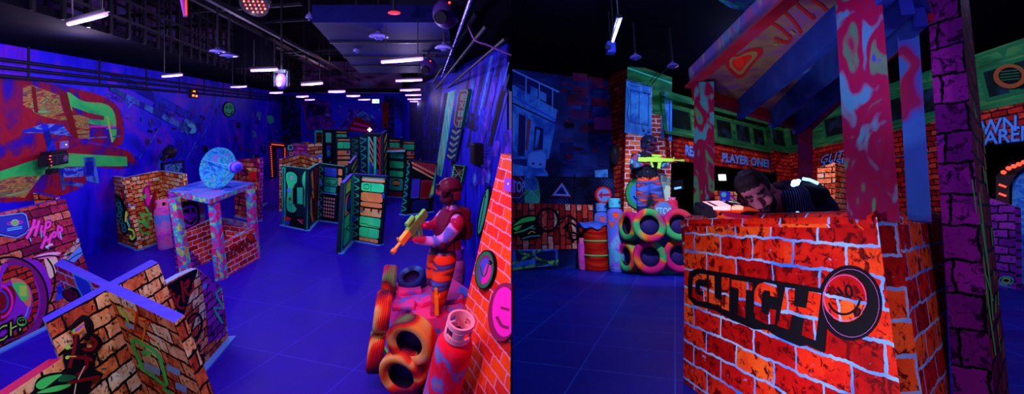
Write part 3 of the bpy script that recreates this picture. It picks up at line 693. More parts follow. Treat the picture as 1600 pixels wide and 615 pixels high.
# hall with the READY PLAYER ONE! beam: three walls
HB, HT, HC = 2.24, 2.80, 3.75        # beam underside, brick top, cornice top
g0, g1, g2, g3, g4 = (1040, 9.05), (1203, 11.9), (1211, 11.5), (1234, 12.0), (1640, 6.1)
def wallp(a, b, h0, h1, mt_, mbx): return mbx.poly([frh(*a, h0), frh(*b, h0), frh(*b, h1), frh(*a, h1)], mt_)
m = MB()
for a, b in ((g0, g1), (g1, g2), (g2, g3), (g3, g4)):
    wallp(a, b, HB, HT, B_DARK, m)
for a, b in ((g2, g3),): wallp(a, b, 0, HB, B_DARK, m)
wallp(g3, (1490, 7.54), 0, HB, B_DARK, m)
for a, b in ((g0, g1),):             # underside of the beam
    m.poly([frh(*a, HB), frh(*b, HB), frh(b[0], b[1] + 1, HB), frh(a[0], a[1] + 1, HB)], ROOF)
wb = struct(m.build('wall_beam', base=frh(*g0, 0), upv=NR), 'dark brick hall wall with blue lettering', 'wall')
m = MB()
off = {}
for a, b in ((g0, g1), (g1, g2), (g2, g3), (g3, g4)):
    A0, A1 = frh(*a, HT), frh(*b, HT); out = V((0, -.12, 0)); out2 = V((0, -.3, 0))
    m.poly([A0, A1, A1 + NR * (HC - HT), A0 + NR * (HC - HT)], CORN)
    m.poly([A0 + out, A1 + out, A1 + out + NR * .06, A0 + out + NR * .06], CORN); m.poly([A0, A1, A1 + out, A0 + out], CORN); m.poly([A0 + NR * .06, A1 + NR * .06, A1 + out + NR * .06, A0 + out + NR * .06], CORN)
    t = NR * (HC - HT - .16)
    m.poly([A0 + t, A1 + t, A1 + t + out2, A0 + t + out2], CORN); m.poly([A0 + t + out2, A1 + t + out2, A1 + NR * (HC - HT) + out2, A0 + NR * (HC - HT) + out2], CORN)
tr = struct(m.build('trim_3', base=frh(*g0, HT), upv=NR), 'green painted cornice above the brick beam', 'cornice')
WIN = paint('dark window print', [(0, (.002, .004, .004)), (.5, (.004, .012, .01)), (.62, (.01, .03, .06)), (1, (.02, .05, .2))], 2.5, 4, .3, src='UV')
for a, b, wins in ((g0, g1, [(.06, .22), (.46, .60), (.66, .80), (.85, .97)]), (g2, g3, [(.1, .9)]), (g3, g4, [(.04, .12), (.26, .36), (.40, .48), (.53, .62), (.66, .74), (.79, .84), (.885, .935), (.96, 1.0)])):
    f = Face(frh(*a, HT), frh(*b, HT), frh(*b, HC), frh(*a, HC)); d = Draw(f, 'st')
    for s0, s1 in wins:
        d.rect(s0 - .012, .12, s1 + .012, .70, DGREEN); d.rect(s0, .18, s1, .64, WIN)
        d.rect(s0 - .02, .70, s1 + .02, .75, CORN)
    d.rect(0, .80, 1, .83, DGREEN); d.rect(0, .93, 1, .96, DGREEN)
    for k in range(9): d.poly([(.05 + k * .11, .95), (.065 + k * .11, .78), (.08 + k * .11, .95)], DGREEN)
    d.build('cornice_print', tr, NR)
LETB = mat('blue lettering', (.08, .38, 1)); LETD = mat('navy letter shade', (.01, .02, .15))
fb = Face(frh(*g0, HB), frh(*g1, HB), frh(*g1, HT), frh(*g0, HT)); d = Draw(fb)
for mm, b_, dx, dy in ((LETD, .05, 1, 1.2), (LETB, .035, 0, 0)):
    d.text('READY', ((1071.5 + dx, 241 + dy), (1104 + dx, 249 + dy), (1104 + dx, 234 + dy), (1071.5 + dx, 226.5 + dy)), mm, b_)
    d.text('PLAYER ONE!', ((1129 + dx, 252 + dy), (1201 + dx, 261 + dy), (1201 + dx, 250 + dy), (1129 + dx, 239 + dy)), mm, b_)
d.build('lettering', wb, NR)
fb2 = Face(frh(*g3, 0), frh(*g4, 0), frh(*g4, HT), frh(*g3, HT)); d = Draw(fb2)
for mm, b_, dx, dy in ((K, .06, .8, 1), (LETB, .0, 0, 0)):
    d.text('GLITCH', ((1281 + dx, 256 + dy), (1340 + dx, 245 + dy), (1344 + dx, 228 + dy), (1285 + dx, 243 + dy)), mm, b_)
for mm, b_, dx, dy in ((LETD, .05, .8, .8), (LETB, .015, 0, 0)):
    d.text('LASER TAG', ((1287 + dx, 259 + dy), (1372 + dx, 247 + dy), (1372 + dx, 240 + dy), (1287 + dx, 252 + dy)), mm, b_)
    d.text('OWN', ((1506 + dx, 214 + dy), (1588 + dx, 204 + dy), (1588 + dx, 180 + dy), (1506 + dx, 193 + dy)), mm, b_)
    d.text('ARENA', ((1537 + dx, 226 + dy), (1640 + dx, 214 + dy), (1640 + dx, 190 + dy), (1537 + dx, 206 + dy)), mm, b_)
d.build('lettering', wb, NR)
d = Draw(fb2)
d.disc(1325, 266, 12, 12, LBLUE); d.disc(1325, 265, 9, 9, TEALG); d.disc(1325, 263, 5, 4, MAG)
d.ring(1342, 300, 12, 26, 6, K, .5, 1.6, 4.7); d.ring(1342, 300, 12, 26, 2.5, LIME, .5, 1.6, 4.7)
d.rect(1284, 262, 1316, 340, B_OR2); d.poly([(1316, 285), (1350, 282), (1350, 345), (1316, 345)], B_PUR)
d.poly([(1234, 292), (1284, 285), (1284, 330), (1234, 330)], B_OR2)
d.stroke([(1236, 296), (1250, 288), (1262, 290)], 4, CREAM); d.stroke([(1204, 300), (1215, 296), (1222, 305)], 2, ORG)
d.poly([(1372, 300), (1392, 296), (1400, 345), (1372, 345)], B_DARK); d.disc(1378, 325, 9, 12, PINK); d.ring(1378, 325, 6, 9, 3, MAG); d.stroke([(1388, 305), (1396, 320), (1390, 345)], 3, CYAN)
d.poly([(1364, 193), (1372, 190), (1372, 250), (1364, 252)], CRATE)
d.build('graffiti_print', wb, NR)
# the black space behind the beam
m = MB()
m.slab([frh(1030, 12.6, -.1), frh(1300, 13.2, -.1), frh(1300, 13.2, 4.3), frh(1030, 12.6, 4.3)], V((0, .1, 0)), ROOF)
m.slab([frh(1490, 8.6, -.1), frh(1780, 7.6, -.1), frh(1780, 7.6, 4.4), frh(1490, 8.6, 4.4)], V((0, .1, 0)), ROOF)
struct(m.build('wall_back', base=frh(1100, 12.6, 0), upv=NR), 'black back wall behind the brick beam', 'wall')

# ================================================================ camera, world, exposure
cd = bpy.data.cameras.new('camera'); cam = bpy.data.objects.new('camera', cd); COL.objects.link(cam)
cam.location = EYE; cam.rotation_euler = (PI / 2, 0, 0)
cd.sensor_width = 36; cd.lens = 36 * F / 1600; cd.shift_y = -(307.5 - HZ) / 1600; cd.clip_start = .05; cd.clip_end = 200
SC.camera = cam
w = bpy.data.worlds.new('uv fill'); SC.world = w; w.use_nodes = True  # even violet fill, added for the ambient light from the open side
bg = w.node_tree.nodes['Background']; bg.inputs[0].default_value = (.38, .30, 1, 1); bg.inputs[1].default_value = .22
SC.view_settings.view_transform = 'Standard'; SC.view_settings.look = 'None'; SC.view_settings.gamma = 1; SC.view_settings.exposure = 0
SC.view_settings.use_curve_mapping = False
SC.cycles.max_bounces = 5; SC.cycles.diffuse_bounces = 3; SC.cycles.use_denoising = True
SC.cycles.sample_clamp_indirect = 4
def point(name, loc, col, e, r=.05):
    l = bpy.data.lights.new(name, 'POINT'); l.color = col; l.energy = e; l.shadow_soft_size = r
    o = bpy.data.objects.new(name, l); COL.objects.link(o); o.location = loc; return o
def spot(name, loc, tgt, col, e, ang, blend=.6, r=.06):
    l = bpy.data.lights.new(name, 'SPOT'); l.color = col; l.energy = e; l.spot_size = math.radians(ang); l.spot_blend = blend; l.shadow_soft_size = r
    o = bpy.data.objects.new(name, l); COL.objects.link(o); o.location = loc
    o.rotation_euler = (V(tgt) - V(loc)).to_track_quat('-Z', 'Y').to_euler(); return o
# ================================================================ LEFT ARENA: panels
PT_ = 2.0                                  # height of the play panels
DARKP = mat('dark teal panel paint', (.006, .02, .035), .5)
GRP = paint('green robot panel paint', [(0, (.01, .4, .16)), (.42, (.02, .8, .30)), (.6, (.04, 1, .30)), (1, (.3, 1, .3))], 1.6, 3, .3, src='UV')
TLP = paint('teal robot panel paint', [(0, (.005, .2, .16)), (.5, (.015, .55, .36)), (1, (.04, .8, .5))], 1.6, 3, .3, src='UV')
SLP = paint('salmon robot panel paint', [(0, (.5, .08, .03)), (.5, (1, .34, .10)), (.65, (.8, .6, .2)), (1, (.2, .8, .3))], 1.3, 3, .3, src='UV')
BLP = paint('deep blue robot panel paint', [(0, (.01, .02, .25)), (.5, (.02, .05, .5)), (1, (.05, .3, .6))], 1.6, 3, .3, src='UV')
RDP = paint('dark red robot panel paint', [(0, (.12, .005, .02)), (.5, (.3, .02, .03)), (1, (.2, .02, .12))], 1.6, 3, .3, src='UV')
def slab_panel(parent, face, th, mf, ms, mt, name='panel', lean=None, poly=None, label=None):
    """one upright board; its front is the face, its thickness goes away from the eye"""
    m = MB(); pts = poly or face.P
    v = -face.n * th; v.z = 0; v = v.normalized() * th
    m.slab(pts, v, mf, ms, mt)
    return m.build(name, parent, None, NL, lean, label)
def base_strip(parent, pts, th=.05):
    m = MB()
    for a, b in zip(pts, pts[1:]):
        a = V((a.x, a.y, 0)); b = V((b.x, b.y, 0)); d_ = (b - a).normalized(); n = V((-d_.y, d_.x, 0))
        if n.y > 0: n = -n
        m.slab([a - d_ * .03 + n * th + V((0, 0, .001)), b + d_ * .03 + n * th + V((0, 0, .001)), b + d_ * .03 - n * .1 + V((0, 0, .001)), a - d_ * .03 - n * .1 + V((0, 0, .001))], V((0, 0, .03)), BASE_STRIP)
    return m.build('base_strip', parent)
def chain(name, label, cat, bases, tops, mats_, ms, mt, th=.09, group=None, strip=True, z=None):
    """boards joined corner to corner; bases / tops are pixels read off the photo, unprojected on the floor"""
    B = [b if isinstance(b, V) else fl(*b) for b in bases]
    T = [up(B[k], *tops[k]) for k in range(len(B))]
    root = thing(name, label, cat, sum(B, V()) / len(B), group); faces = []
    root.location.z = 0
    for k in range(len(B) - 1):
        if k == 0 and len(B) > 2:
            nn = (B[0] - B[1]).cross(T[1] - B[1]); T[0] = hit(tops[0][0], tops[0][1], B[1], nn)
        else:
            nn = (B[k + 1] - B[k]).cross(T[k] - B[k]); T[k + 1] = hit(tops[k + 1][0], tops[k + 1][1], B[k], nn)
        f = Face(B[k], B[k + 1], T[k + 1], T[k]); faces.append(f)
        lean = ((T[k] - B[k]) + (T[k + 1] - B[k + 1])).normalized()
        slab_panel(root, f, th, mats_[k] if isinstance(mats_, list) else mats_, ms, mt, 'board', lean)
    if strip: base_strip(root, B)
    return root, faces

# ---- big graffiti panel at the left edge
cB = [fl(-70, 583), fl(153, 470)]; t1 = up(cB[1], 102, 310); nn = (cB[1] - cB[0]).cross(t1 - cB[0]); t0 = hit(-165, 369, cB[0], nn)
f = Face(cB[0], cB[1], t1, t0)
BIG = thing('graffiti_panel', 'large brick-printed panel with pink hand lettering and planet badge', 'panel', (cB[0] + cB[1]) / 2)
BRP = brick('plum and orange brick print', [(.2, (.08, .003, .03)), (.42, (.42, .012, .10)), (.55, (.55, .06, .05)), (.7, (.85, .3, .12)), (.86, (.35, .1, .6))], (.003, .003, .004), None, .36, .15, .012, .012, (.06, .004, .01), .55)
slab_panel(BIG, f, .1, BRP, BRP, BLUE_EDGE, 'board', ((t1 - cB[1]) + (t0 - cB[0])).normalized())
base_strip(BIG, cB, .03)
c = lambda p: (p[0] / 3.62, 280 + p[1] / 3.62)
d = Draw(f, tf=c)
d.poly([(0, 520), (60, 470), (150, 445), (230, 470), (275, 540), (290, 620), (260, 720), (150, 840), (0, 900)], PUR, True)
d.ring(60, 700, 190, 230, 46, mat('plum paint', (.22, .01, .2)), .2, -1.9, 1.0); d.ring(50, 700, 150, 190, 34, B_DARK, .2, -1.9, 1.2); d.ring(40, 700, 230, 262, 12, K, .2, -2.1, 1.1); d.ring(40, 710, 120, 150, 8, LBLUE, .2, -2.1, 1.2)
d.poly([(40, 500), (120, 490), (180, 520), (190, 620), (100, 560), (10, 590)], B_DARK, True)
d.poly([(60, 560), (130, 570), (175, 640), (170, 720), (130, 690), (90, 620)], SALM, True); d.poly([(70, 590), (140, 590), (160, 660), (130, 690), (95, 640)], GREEN, True); d.rect(110, 600, 150, 660, LIME)
d.poly([(0, 640), (60, 600), (90, 660), (60, 760), (0, 800)], DRED, True); d.ring(0, 690, 70, 90, 14, MAG, 0, -1.5, 1.5); d.ring(0, 690, 45, 60, 10, BLUE, 0, -1.5, 1.5)
d.poly([(250, 430), (300, 420), (330, 470), (320, 520), (285, 560), (262, 500)], CREAM, True); d.stroke([(250, 425), (300, 500), (310, 600), (280, 700)], 10, K); 
d.poly([(340, 450), (440, 330), (455, 365), (380, 450)], B_OR); d.poly([(375, 455), (450, 375), (470, 420), (420, 470)], LBLUE)
d.stroke([(330, 470), (400, 400), (450, 335)], 5, LBLUE); d.stroke([(300, 560), (400, 450), (470, 410)], 5, K)
d.poly([(190, 440), (260, 415), (340, 410), (330, 430), (240, 450)], PINK, True); d.poly([(210, 430), (300, 412), (340, 418), (260, 436)], mat('pale pink paint', (1, .7, .8)), True)
d.stroke([(180, 450), (280, 430), (340, 440)], 8, K)
d.poly([(310, 690), (340, 560), (420, 560), (400, 650)], BLUE); 
# planet badge
d.poly([(-8, 205), (130, 186), (152, 200), (168, 276), (152, 306), (95, 334), (-8, 314)], LBLUE); d.poly([(-8, 212), (127, 194), (145, 206), (160, 274), (146, 300), (93, 326), (-8, 306)], NAVY); d.poly([(-8, 216), (125, 199), (141, 209), (155, 272), (142, 295), (92, 319), (-8, 300)], mat('badge blue', (.03, .04, .5)))
d.disc(85, 245, 24, 19, LIME, -.1); d.disc(85, 245, 20, 16, GREEN, -.1); d.ring(85, 246, 44, 9, 4, MAG, -.12)
for y in (272, 282): d.stroke([(40, y + 8), (125, y - 6)], 5, CYAN, False)
for (x, y) in ((180, 190), (330, 190), (200, 175)): pass
# hand lettering: Hip Hop
for w_, mm in ((30, K), (21, MAG), (5, PINK)):
    d.stroke([(196, 225), (185, 270), (150, 335)], w_, mm); d.stroke([(160, 290), (200, 268), (214, 262)], w_ * .8, mm); d.stroke([(222, 232), (206, 290), (196, 322)], w_, mm)
    d.stroke([(238, 258), (232, 292), (244, 296)], w_ * .8, mm); d.stroke([(262, 238), (252, 300), (246, 322)], w_ * .8, mm); d.stroke([(262, 240), (285, 244), (278, 268), (258, 276)], w_ * .8, mm)
    d.stroke([(262, 320), (248, 356), (232, 392)], w_, mm); d.stroke([(246, 352), (280, 336)], w_ * .8, mm); d.stroke([(292, 310), (278, 352), (284, 370)], w_, mm)
    d.ring(306, 312, 9, 15, w_ * .7, mm, .3); d.stroke([(330, 262), (328, 310), (352, 340)], w_ * .8, mm); d.stroke([(328, 262), (352, 282), (332, 306)], w_ * .8, mm)
for pts in [[(232, 300), (236, 330)], [(170, 330), (176, 350)], [(340, 300), (346, 330)], [(268, 380), (274, 396)]]: d.stroke(pts, 7, CYAN)
d.stroke([(258, 385), (285, 370), (300, 368)], 12, WHT, True)
# GLITCH lettering at the left edge of the frame
d.tf = lambda p: (p[0], p[1])
for mm, b_ in ((K, .10), (LIME, -.01)):
    d.text('GLITCH', ((-70, 572), (33, 516), (33, 494), (-70, 545)), mm, b_)
d.disc(34, 503, 9.5, 9, K, 0); d.ring(34, 502, 7, 6.5, 1.2, GREEN); d.ring(33, 504, 4, 3, 1.4, LIME, 0, .3, 2.8); d.disc(32, 500, 1, 1, LIME); d.disc(36, 499.5, 1, 1, LIME)
d.build('graffiti', BIG)

# ---- small panel behind it
r, fs = chain('brick_panel', 'orange brick panel peeping over the large graffiti panel', 'panel', [(74, 452), (118, 449)], [(52, 301), (87, 309)], B_OR2, B_OR2, BLUE_EDGE, .1)

# ---- crossed panels in the near left corner
LE = .38
top = [zl(x, y, PT_) for x, y in [(66, 496), (157.5, 447), (84, 413), (97, 404), (171, 440), (236, 405), (247, 410), (184, 444), (288, 491.5), (272.7, 504), (165.8, 453), (72, 503.5)]]
bot = [V((p.x + LE * p.z, p.y, 0)) for p in top]
CROSS = thing('crossed_panel', 'X-shaped brick-printed panel with blue top edges in the near left corner', 'panel', V((top[4].x, top[4].y, 0)) + V((.5, 0, 0)))
lean = V((-LE, 0, 1)).normalized()
arms = {'a': (11, 10, 1, 0), 'b': (10, 9, 8, 7), 'c': (1, 4, 3, 2), 'd': (4, 7, 6, 5)}
for k, mm in (('a', B_OR), ('b', B_OR), ('c', B_RED), ('d', B_OR)):
    ids = arms[k]; m = MB(); T = [top[i] for i in ids]; Bt = [bot[i] for i in ids]
    m.prism(Bt, T, mm, BLUE_EDGE); m.build('board', CROSS, None, NL, lean)
m = MB(); ids = (10, 7, 4, 1); m.prism([bot[i] for i in ids], [top[i] for i in ids], B_OR, BLUE_EDGE); m.build('core_post', CROSS, None, NL, lean)
fA = Face(bot[11], bot[10], top[10], top[11]); fB = Face(bot[10], bot[9], top[9], top[10]); fC = Face(bot[2], bot[1], top[1], top[2]); fD = Face(bot[7], bot[6], top[6], top[7])
# low wing running on along the left arm
wing = [fA.px(x, y, .02) for x, y in [(97, 559), (-60, 664), (-60, 860), (230, 860)]]
m = MB(); vv = -fA.n * .1; vv.z = 0
m.slab(wing, vv, B_OR, B_OR, mat('crimson edge band', (.5, .01, .08))); m.build('low_wing', CROSS, None, NL, lean)
c = lambda p: (p[0] / 3.323, 430 + p[1] / 3.323)
d = Draw(fA, tf=c, eps=.03)
for pts in [[(370, 285), (410, 240), (445, 225), (470, 260), (465, 320)], [(395, 310), (400, 400), (370, 470), (400, 500)], [(440, 320), (490, 320), (515, 350), (490, 385), (440, 390), (430, 350)], [(345, 420), (420, 415), (500, 430)], [(430, 400), (470, 450), (430, 520), (400, 600)], [(350, 375), (345, 370)], [(380, 540), (460, 500), (530, 525)]]:
    d.stroke(pts, 36, K)
d.poly([(330, 400), (380, 380), (480, 400), (490, 520), (430, 560), (350, 500)], K, True)
d.poly([(180, 570), (220, 520), (330, 500), (420, 520), (480, 560), (400, 640), (200, 640)], K, True)
for pts in [[(395, 300), (385, 380), (360, 480)], [(430, 380), (470, 385), (500, 350), (470, 320)], [(360, 420), (450, 430), (480, 440)], [(440, 410), (450, 470), (400, 520)], [(350, 560), (440, 540), (520, 525)]]:
    d.stroke(pts, 17, DRED); 
d.poly([(370, 290), (435, 238), (440, 270), (410, 300), (380, 305)], ORG); d.poly([(385, 285), (440, 245), (436, 258), (400, 292)], VIO); d.poly([(370, 290), (385, 275), (390, 296)], GREEN)
d.disc(352, 372, 15, 12, LIME, -.5); d.disc(350, 425, 12, 9, LIME, -.5); d.stroke([(360, 420), (395, 420)], 5, YEL); d.stroke([(440, 470), (405, 540)], 6, CREAM); d.stroke([(395, 560), (385, 620)], 6, CREAM)
d.poly([(185, 570), (230, 530), (320, 512), (290, 540), (220, 590)], GREEN, True); d.poly([(330, 515), (400, 525), (350, 550), (300, 548)], DGREEN, True); d.poly([(190, 610), (280, 575), (370, 565), (300, 600)], GREEN, True)
d.disc(540, 485, 16, 6, DGREEN, -.1); d.poly([(530, 325), (548, 310), (545, 345)], DGREEN)
d.build('graffiti', CROSS)
c = lambda p: (180 + p[0] / 2.859, 400 + p[1] / 2.859)
d = Draw(fB, tf=c)
for x0, y0, x1, y1, mm, w_ in [(10, 225, 60, 300, LIME, 12), (70, 230, 90, 300, ORG, 14), (55, 255, 90, 300, YEL, 10), (90, 275, 150, 300, ORG, 14), (60, 330, 180, 380, RED, 9), (100, 240, 80, 330, RED, 12), (60, 350, 200, 440, ORG, 8), (130, 300, 120, 380, ORG, 10), (40, 230, 80, 260, ORG, 9), (120, 290, 165, 300, RED, 9), (165, 380, 200, 420, YEL, 7)]:
    d.stroke([(x0, y0), ((x0 + x1) / 2 + 6, (y0 + y1) / 2 - 6), (x1, y1)], w_, mm, True, False, True)
d.stroke([(120, 492), (95, 440), (78, 390), (84, 372), (110, 385), (170, 420), (200, 460), (215, 510), (232, 575)], 15, GREEN); d.stroke([(100, 485), (150, 520), (212, 570), (232, 578)], 14, GREEN)
d.disc(140, 432, 22, 13, GREEN, .4); d.disc(150, 445, 10, 6, LIME, .4); d.stroke([(215, 590), (260, 625)], 14, GREEN)
for (x, y, w_, h_) in [(130, 470, 70, 34), (230, 480, 60, 30), (270, 560, 50, 30), (45, 290, 40, 22)]: d.poly([(x, y), (x + w_, y + w_ * .45), (x + w_, y + w_ * .45 + h_), (x, y + h_)], paint('pale blue brick tint', [(0, (.1, .3, .5)), (.5, (.25, .55, .75)), (1, (.6, .5, .3))], 2, 5, .5, src='UV'))
d.build('graffiti', CROSS)
c = lambda p: (60 + p[0] / 4.395, 380 + p[1] / 4.395)
d = Draw(fC, tf=c)
d.poly([(235, 205), (330, 250), (355, 275), (370, 330), (290, 370), (262, 290)], BLUE); d.stroke([(235, 205), (330, 250), (355, 275), (370, 330)], 9, CYAN, False); d.stroke([(235, 205), (262, 290), (300, 360)], 9, CYAN, False)
d.poly([(160, 340), (200, 300), (260, 310), (290, 370), (230, 400), (190, 390)], K, True); d.poly([(170, 345), (210, 310), (250, 330), (270, 370), (220, 390)], DRED, True); d.stroke([(215, 290), (240, 330), (235, 380)], 7, K); d.stroke([(190, 330), (250, 350)], 6, K)
d.poly([(150, 330), (225, 300), (230, 290)], GREEN); d.poly([(120, 300), (165, 290), (165, 330), (140, 355)], BLUE)
d.build('graffiti', CROSS)

# ---- dark lettered panel behind the cross: broken outline
b0, b1 = fl(305, 588), fl(357, 529)
nn = (b1 - b0).cross(V((0, 0, 1)))
fSt = Face(b0, b1, hit(347, 452, b0, nn), hit(288, 490, b0, nn))
STY = thing('lettered_panel', 'broken-topped brick panel with dark red lettering and a turquoise zigzag', 'panel', (b0 + b1) / 2)
poly = [b0 + (b0 - b1) * .55, b1] + [fSt.px(x, y) for x, y in [(347, 450), (330, 436), (308, 419), (303, 421), (286, 428), (270, 437), (253, 447), (240, 470)]]
poly = [p for p in poly]; poly[-1] = fSt.px(243, 455)
m = MB(); vv = V((-.10, .02, 0)); m.slab(poly, vv, B_OR, B_OR, mat('pale brick edge', (.35, .5, .8)))
m.build('board', STY, None, NL)
c = lambda p: (220 + p[0] / 5.125, 380 + p[1] / 5.125)
d = Draw(fSt, tf=c)
d.poly([(465, 215), (640, 345), (668, 610), (680, 740), (540, 800), (520, 520), (490, 350)], B_PUR)
d.poly([(490, 340), (525, 310), (530, 350), (495, 375)], LBLUE); d.poly([(530, 385), (560, 300), (600, 330), (610, 380)], PUR)
d.poly([(150, 400), (190, 350), (440, 205), (425, 300), (400, 400), (350, 560), (340, 580), (180, 490), (90, 430)], K, True)
for pts in [[(150, 395), (110, 415), (105, 450), (160, 455), (205, 480), (180, 505)], [(185, 375), (215, 395), (180, 410)], [(235, 365), (240, 440), (215, 500)], [(215, 425), (275, 400)], [(260, 420), (285, 460), (300, 430)], [(310, 415), (290, 490), (330, 520), (350, 510)], [(325, 300), (335, 380), (345, 470)], [(350, 330), (385, 290), (375, 340), (350, 360), (380, 410), (415, 370), (420, 310)], [(250, 450), (265, 480), (300, 470)]]:
    d.stroke(pts, 17, mat('brick red spray', (.42, .015, .01)))
d.poly([(95, 390), (150, 350), (170, 365), (120, 395)], GREEN, True)
c = lambda p: (240 + p[0] / 4.556, 480 + p[1] / 4.556)
d.tf = c
d.ring(290, 130, 52, 90, 16, K, .2); d.stroke([(250, 260), (300, 240), (340, 160)], 14, K); d.stroke([(285, 300), (330, 270), (320, 330), (360, 340)], 14, K); d.ring(320, 375, 38, 34, 16, K); d.stroke([(300, 350), (340, 400)], 10, K); d.stroke([(260, 340), (285, 400)], 8, K); d.disc(300, 385, 10, 12, DGREEN); d.stroke([(290, 90), (270, 170)], 10, K); d.stroke([(410, 180), (430, 200), (420, 170)], 9, K)
d.tf = lambda p: (220 + p[0] / 5.125, 380 + p[1] / 5.125)
d.stroke([(648, 362), (605, 395), (612, 430), (655, 500), (640, 520), (585, 515), (600, 545), (625, 590), (655, 640)], 20, TEALG, False)
d.build('graffiti', STY); base_strip(STY, [b0 + (b0 - b1) * .0, b1], .07)

# ---- zigzag brick panel in front of the left mural
r, fs = chain('zigzag_panel', 'zigzag brick panel with fat green lettering and a green scrawl', 'panel', [(185, 379), (217, 391), (262, 374), (296, 386)], [(162, 273), (195, 278), (247.5, 266.5), (286, 272)], B_OR2, B_OR2, mat('pale top edge', (.35, .4, .8)), .09)
c = lambda p: (150 + p[0] / 4.1, 250 + p[1] / 4.1)
d = Draw(fs[0], tf=c)
d.poly([(105, 235), (125, 218), (165, 245), (185, 290), (190, 330), (205, 420), (200, 470), (175, 480), (150, 420), (130, 330)], K, True)
d.poly([(115, 250), (150, 252), (172, 300), (165, 330), (180, 380), (195, 430), (185, 462), (170, 450), (140, 330)], DGREEN, True)
for (x, y) in [(145, 285), (155, 320), (150, 350), (175, 420), (160, 390), (180, 445)]: d.ring(x, y, 12, 14, 6, TEALG)
d.poly([(160, 200), (175, 195), (185, 230), (178, 262)], K, True); d.poly([(164, 205), (174, 203), (180, 230), (174, 250)], RED, True)
d.build('graffiti', r)
d = Draw(fs[1], tf=c)
d.stroke([(188, 300), (186, 390), (215, 410)], 26, K); d.stroke([(205, 450), (240, 455), (255, 490), (235, 515), (215, 500)], 26, K)
d.stroke([(192, 345), (190, 395)], 12, YEL); d.stroke([(205, 440), (236, 452), (246, 488), (228, 505), (218, 480)], 14, LIME); d.stroke([(195, 380), (215, 430)], 12, TEALG); d.disc(195, 345, 8, 20, LIME)
d.poly([(300, 200), (320, 165), (345, 170), (350, 250), (380, 190), (392, 300), (395, 470), (370, 380), (350, 330), (310, 290)], mat('crimson spray', (.3, .01, .08)), True); d.poly([(312, 195), (330, 175), (350, 250), (330, 290)], MAG, True)
d.stroke([(360, 250), (370, 440)], 7, DRED); d.stroke([(385, 180), (380, 300)], 7, RED)
for pts in [[(262, 385), (290, 460), (340, 475), (345, 470)], [(262, 380), (300, 400), (335, 435)], [(335, 430), (280, 335), (300, 345), (350, 350)], [(318, 300), (345, 350), (325, 410)], [(290, 245), (325, 215), (310, 245)]]:
    d.stroke(pts, 13, GREEN, False)
d.stroke([(360, 370), (385, 420)], 6, GREEN, False); d.disc(372, 350, 5, 5, GREEN); d.poly([(210, 280), (255, 280), (255, 300), (212, 300)], LBLUE); d.ring(340, 150, 10, 10, 4, MAG); d.stroke([(285, 135), (295, 125)], 8, RED)
d.build('graffiti', r)

# ---- gas bottles (several): body, collar, valve
def gas_bottle(name, label, base, r_, h_, axis, mt_, mc, group=None, trefoil=None, foot=True):
    root = thing(name, label, 'gas bottle', base, group)
    z = axis.normalized(); x = z.cross(V((0, 1, 0))).normalized(); y = z.cross(x)
    M = Matrix((x, y, z)).transposed().to_4x4(); M.translation = V(base)
    m = MB(); prof = [(0, .03), (r_ * .9, .03), (r_, .07), (r_, h_ * .30), (r_ * 1.012, h_ * .305), (r_ * 1.012, h_ * .32), (r_, h_ * .325), (r_, h_ * .74), (r_ * .96, h_ * .79), (r_ * .82, h_ * .835), (r_ * .55, h_ * .86), (r_ * .3, h_ * .87), (0, h_ * .87)]
    m.lathe(prof, M, mt_); b = m.build('body', root)
    if foot:
        m = MB(); m.lathe([(r_ * .9, 0), (r_ * .93, 0), (r_ * .93, .07), (r_ * .9, .07)], M, mt_); m.build('foot_ring', root)
    m = MB(); rc = r_ * .70; n = 36; zt = r_ * .95; z0_ = h_ - zt
    def ringband(za, zb, a0, a1):
        k_ = max(2, int(n * (a1 - a0) / (2 * PI))); cs = [a0 + (a1 - a0) * j / k_ for j in range(k_ + 1)]
        P_ = lambda rr, zz: [M @ V((rr * math.cos(t), rr * math.sin(t), zz)) for t in cs]
        o0, o1, i1, i0 = P_(rc, za), P_(rc * 1.02, zb), P_(rc * .86, zb), P_(rc * .86, za)
        m.grid([o0, o1, i1, i0, o0], mc, False, False)
    ringband(z0_ - .02, z0_ + zt * .25, 0, 2 * PI); ringband(z0_ + zt * .68, h_, 0, 2 * PI)
    for a0, a1 in ((-.5, .6), (1.2, 2.1), (2.7, 3.7), (4.3, 5.2)): ringband(z0_ + zt * .25, z0_ + zt * .68, a0, a1)
    col_ = m.build('collar', root)
    m = MB(); m.tube([M @ V((0, 0, h_ * .86)), M @ V((0, 0, h_ * .93))], r_ * .13, BLK, 10); m.tube([M @ V((-r_ * .2, 0, h_ * .92)), M @ V((r_ * .2, 0, h_ * .92))], r_ * .09, BLK, 8); m.build('valve', col_)
    return root, M
def px_up(base, u, v, n=NL): return (up(base, u, v, n) - base)
b = fl(263, 387); gas_bottle('gas_bottle', 'pink and violet sprayed gas bottle between zigzag panel and tower', b, .22, 1.3, px_up(b, 253, 302), GAS_P, PINK)

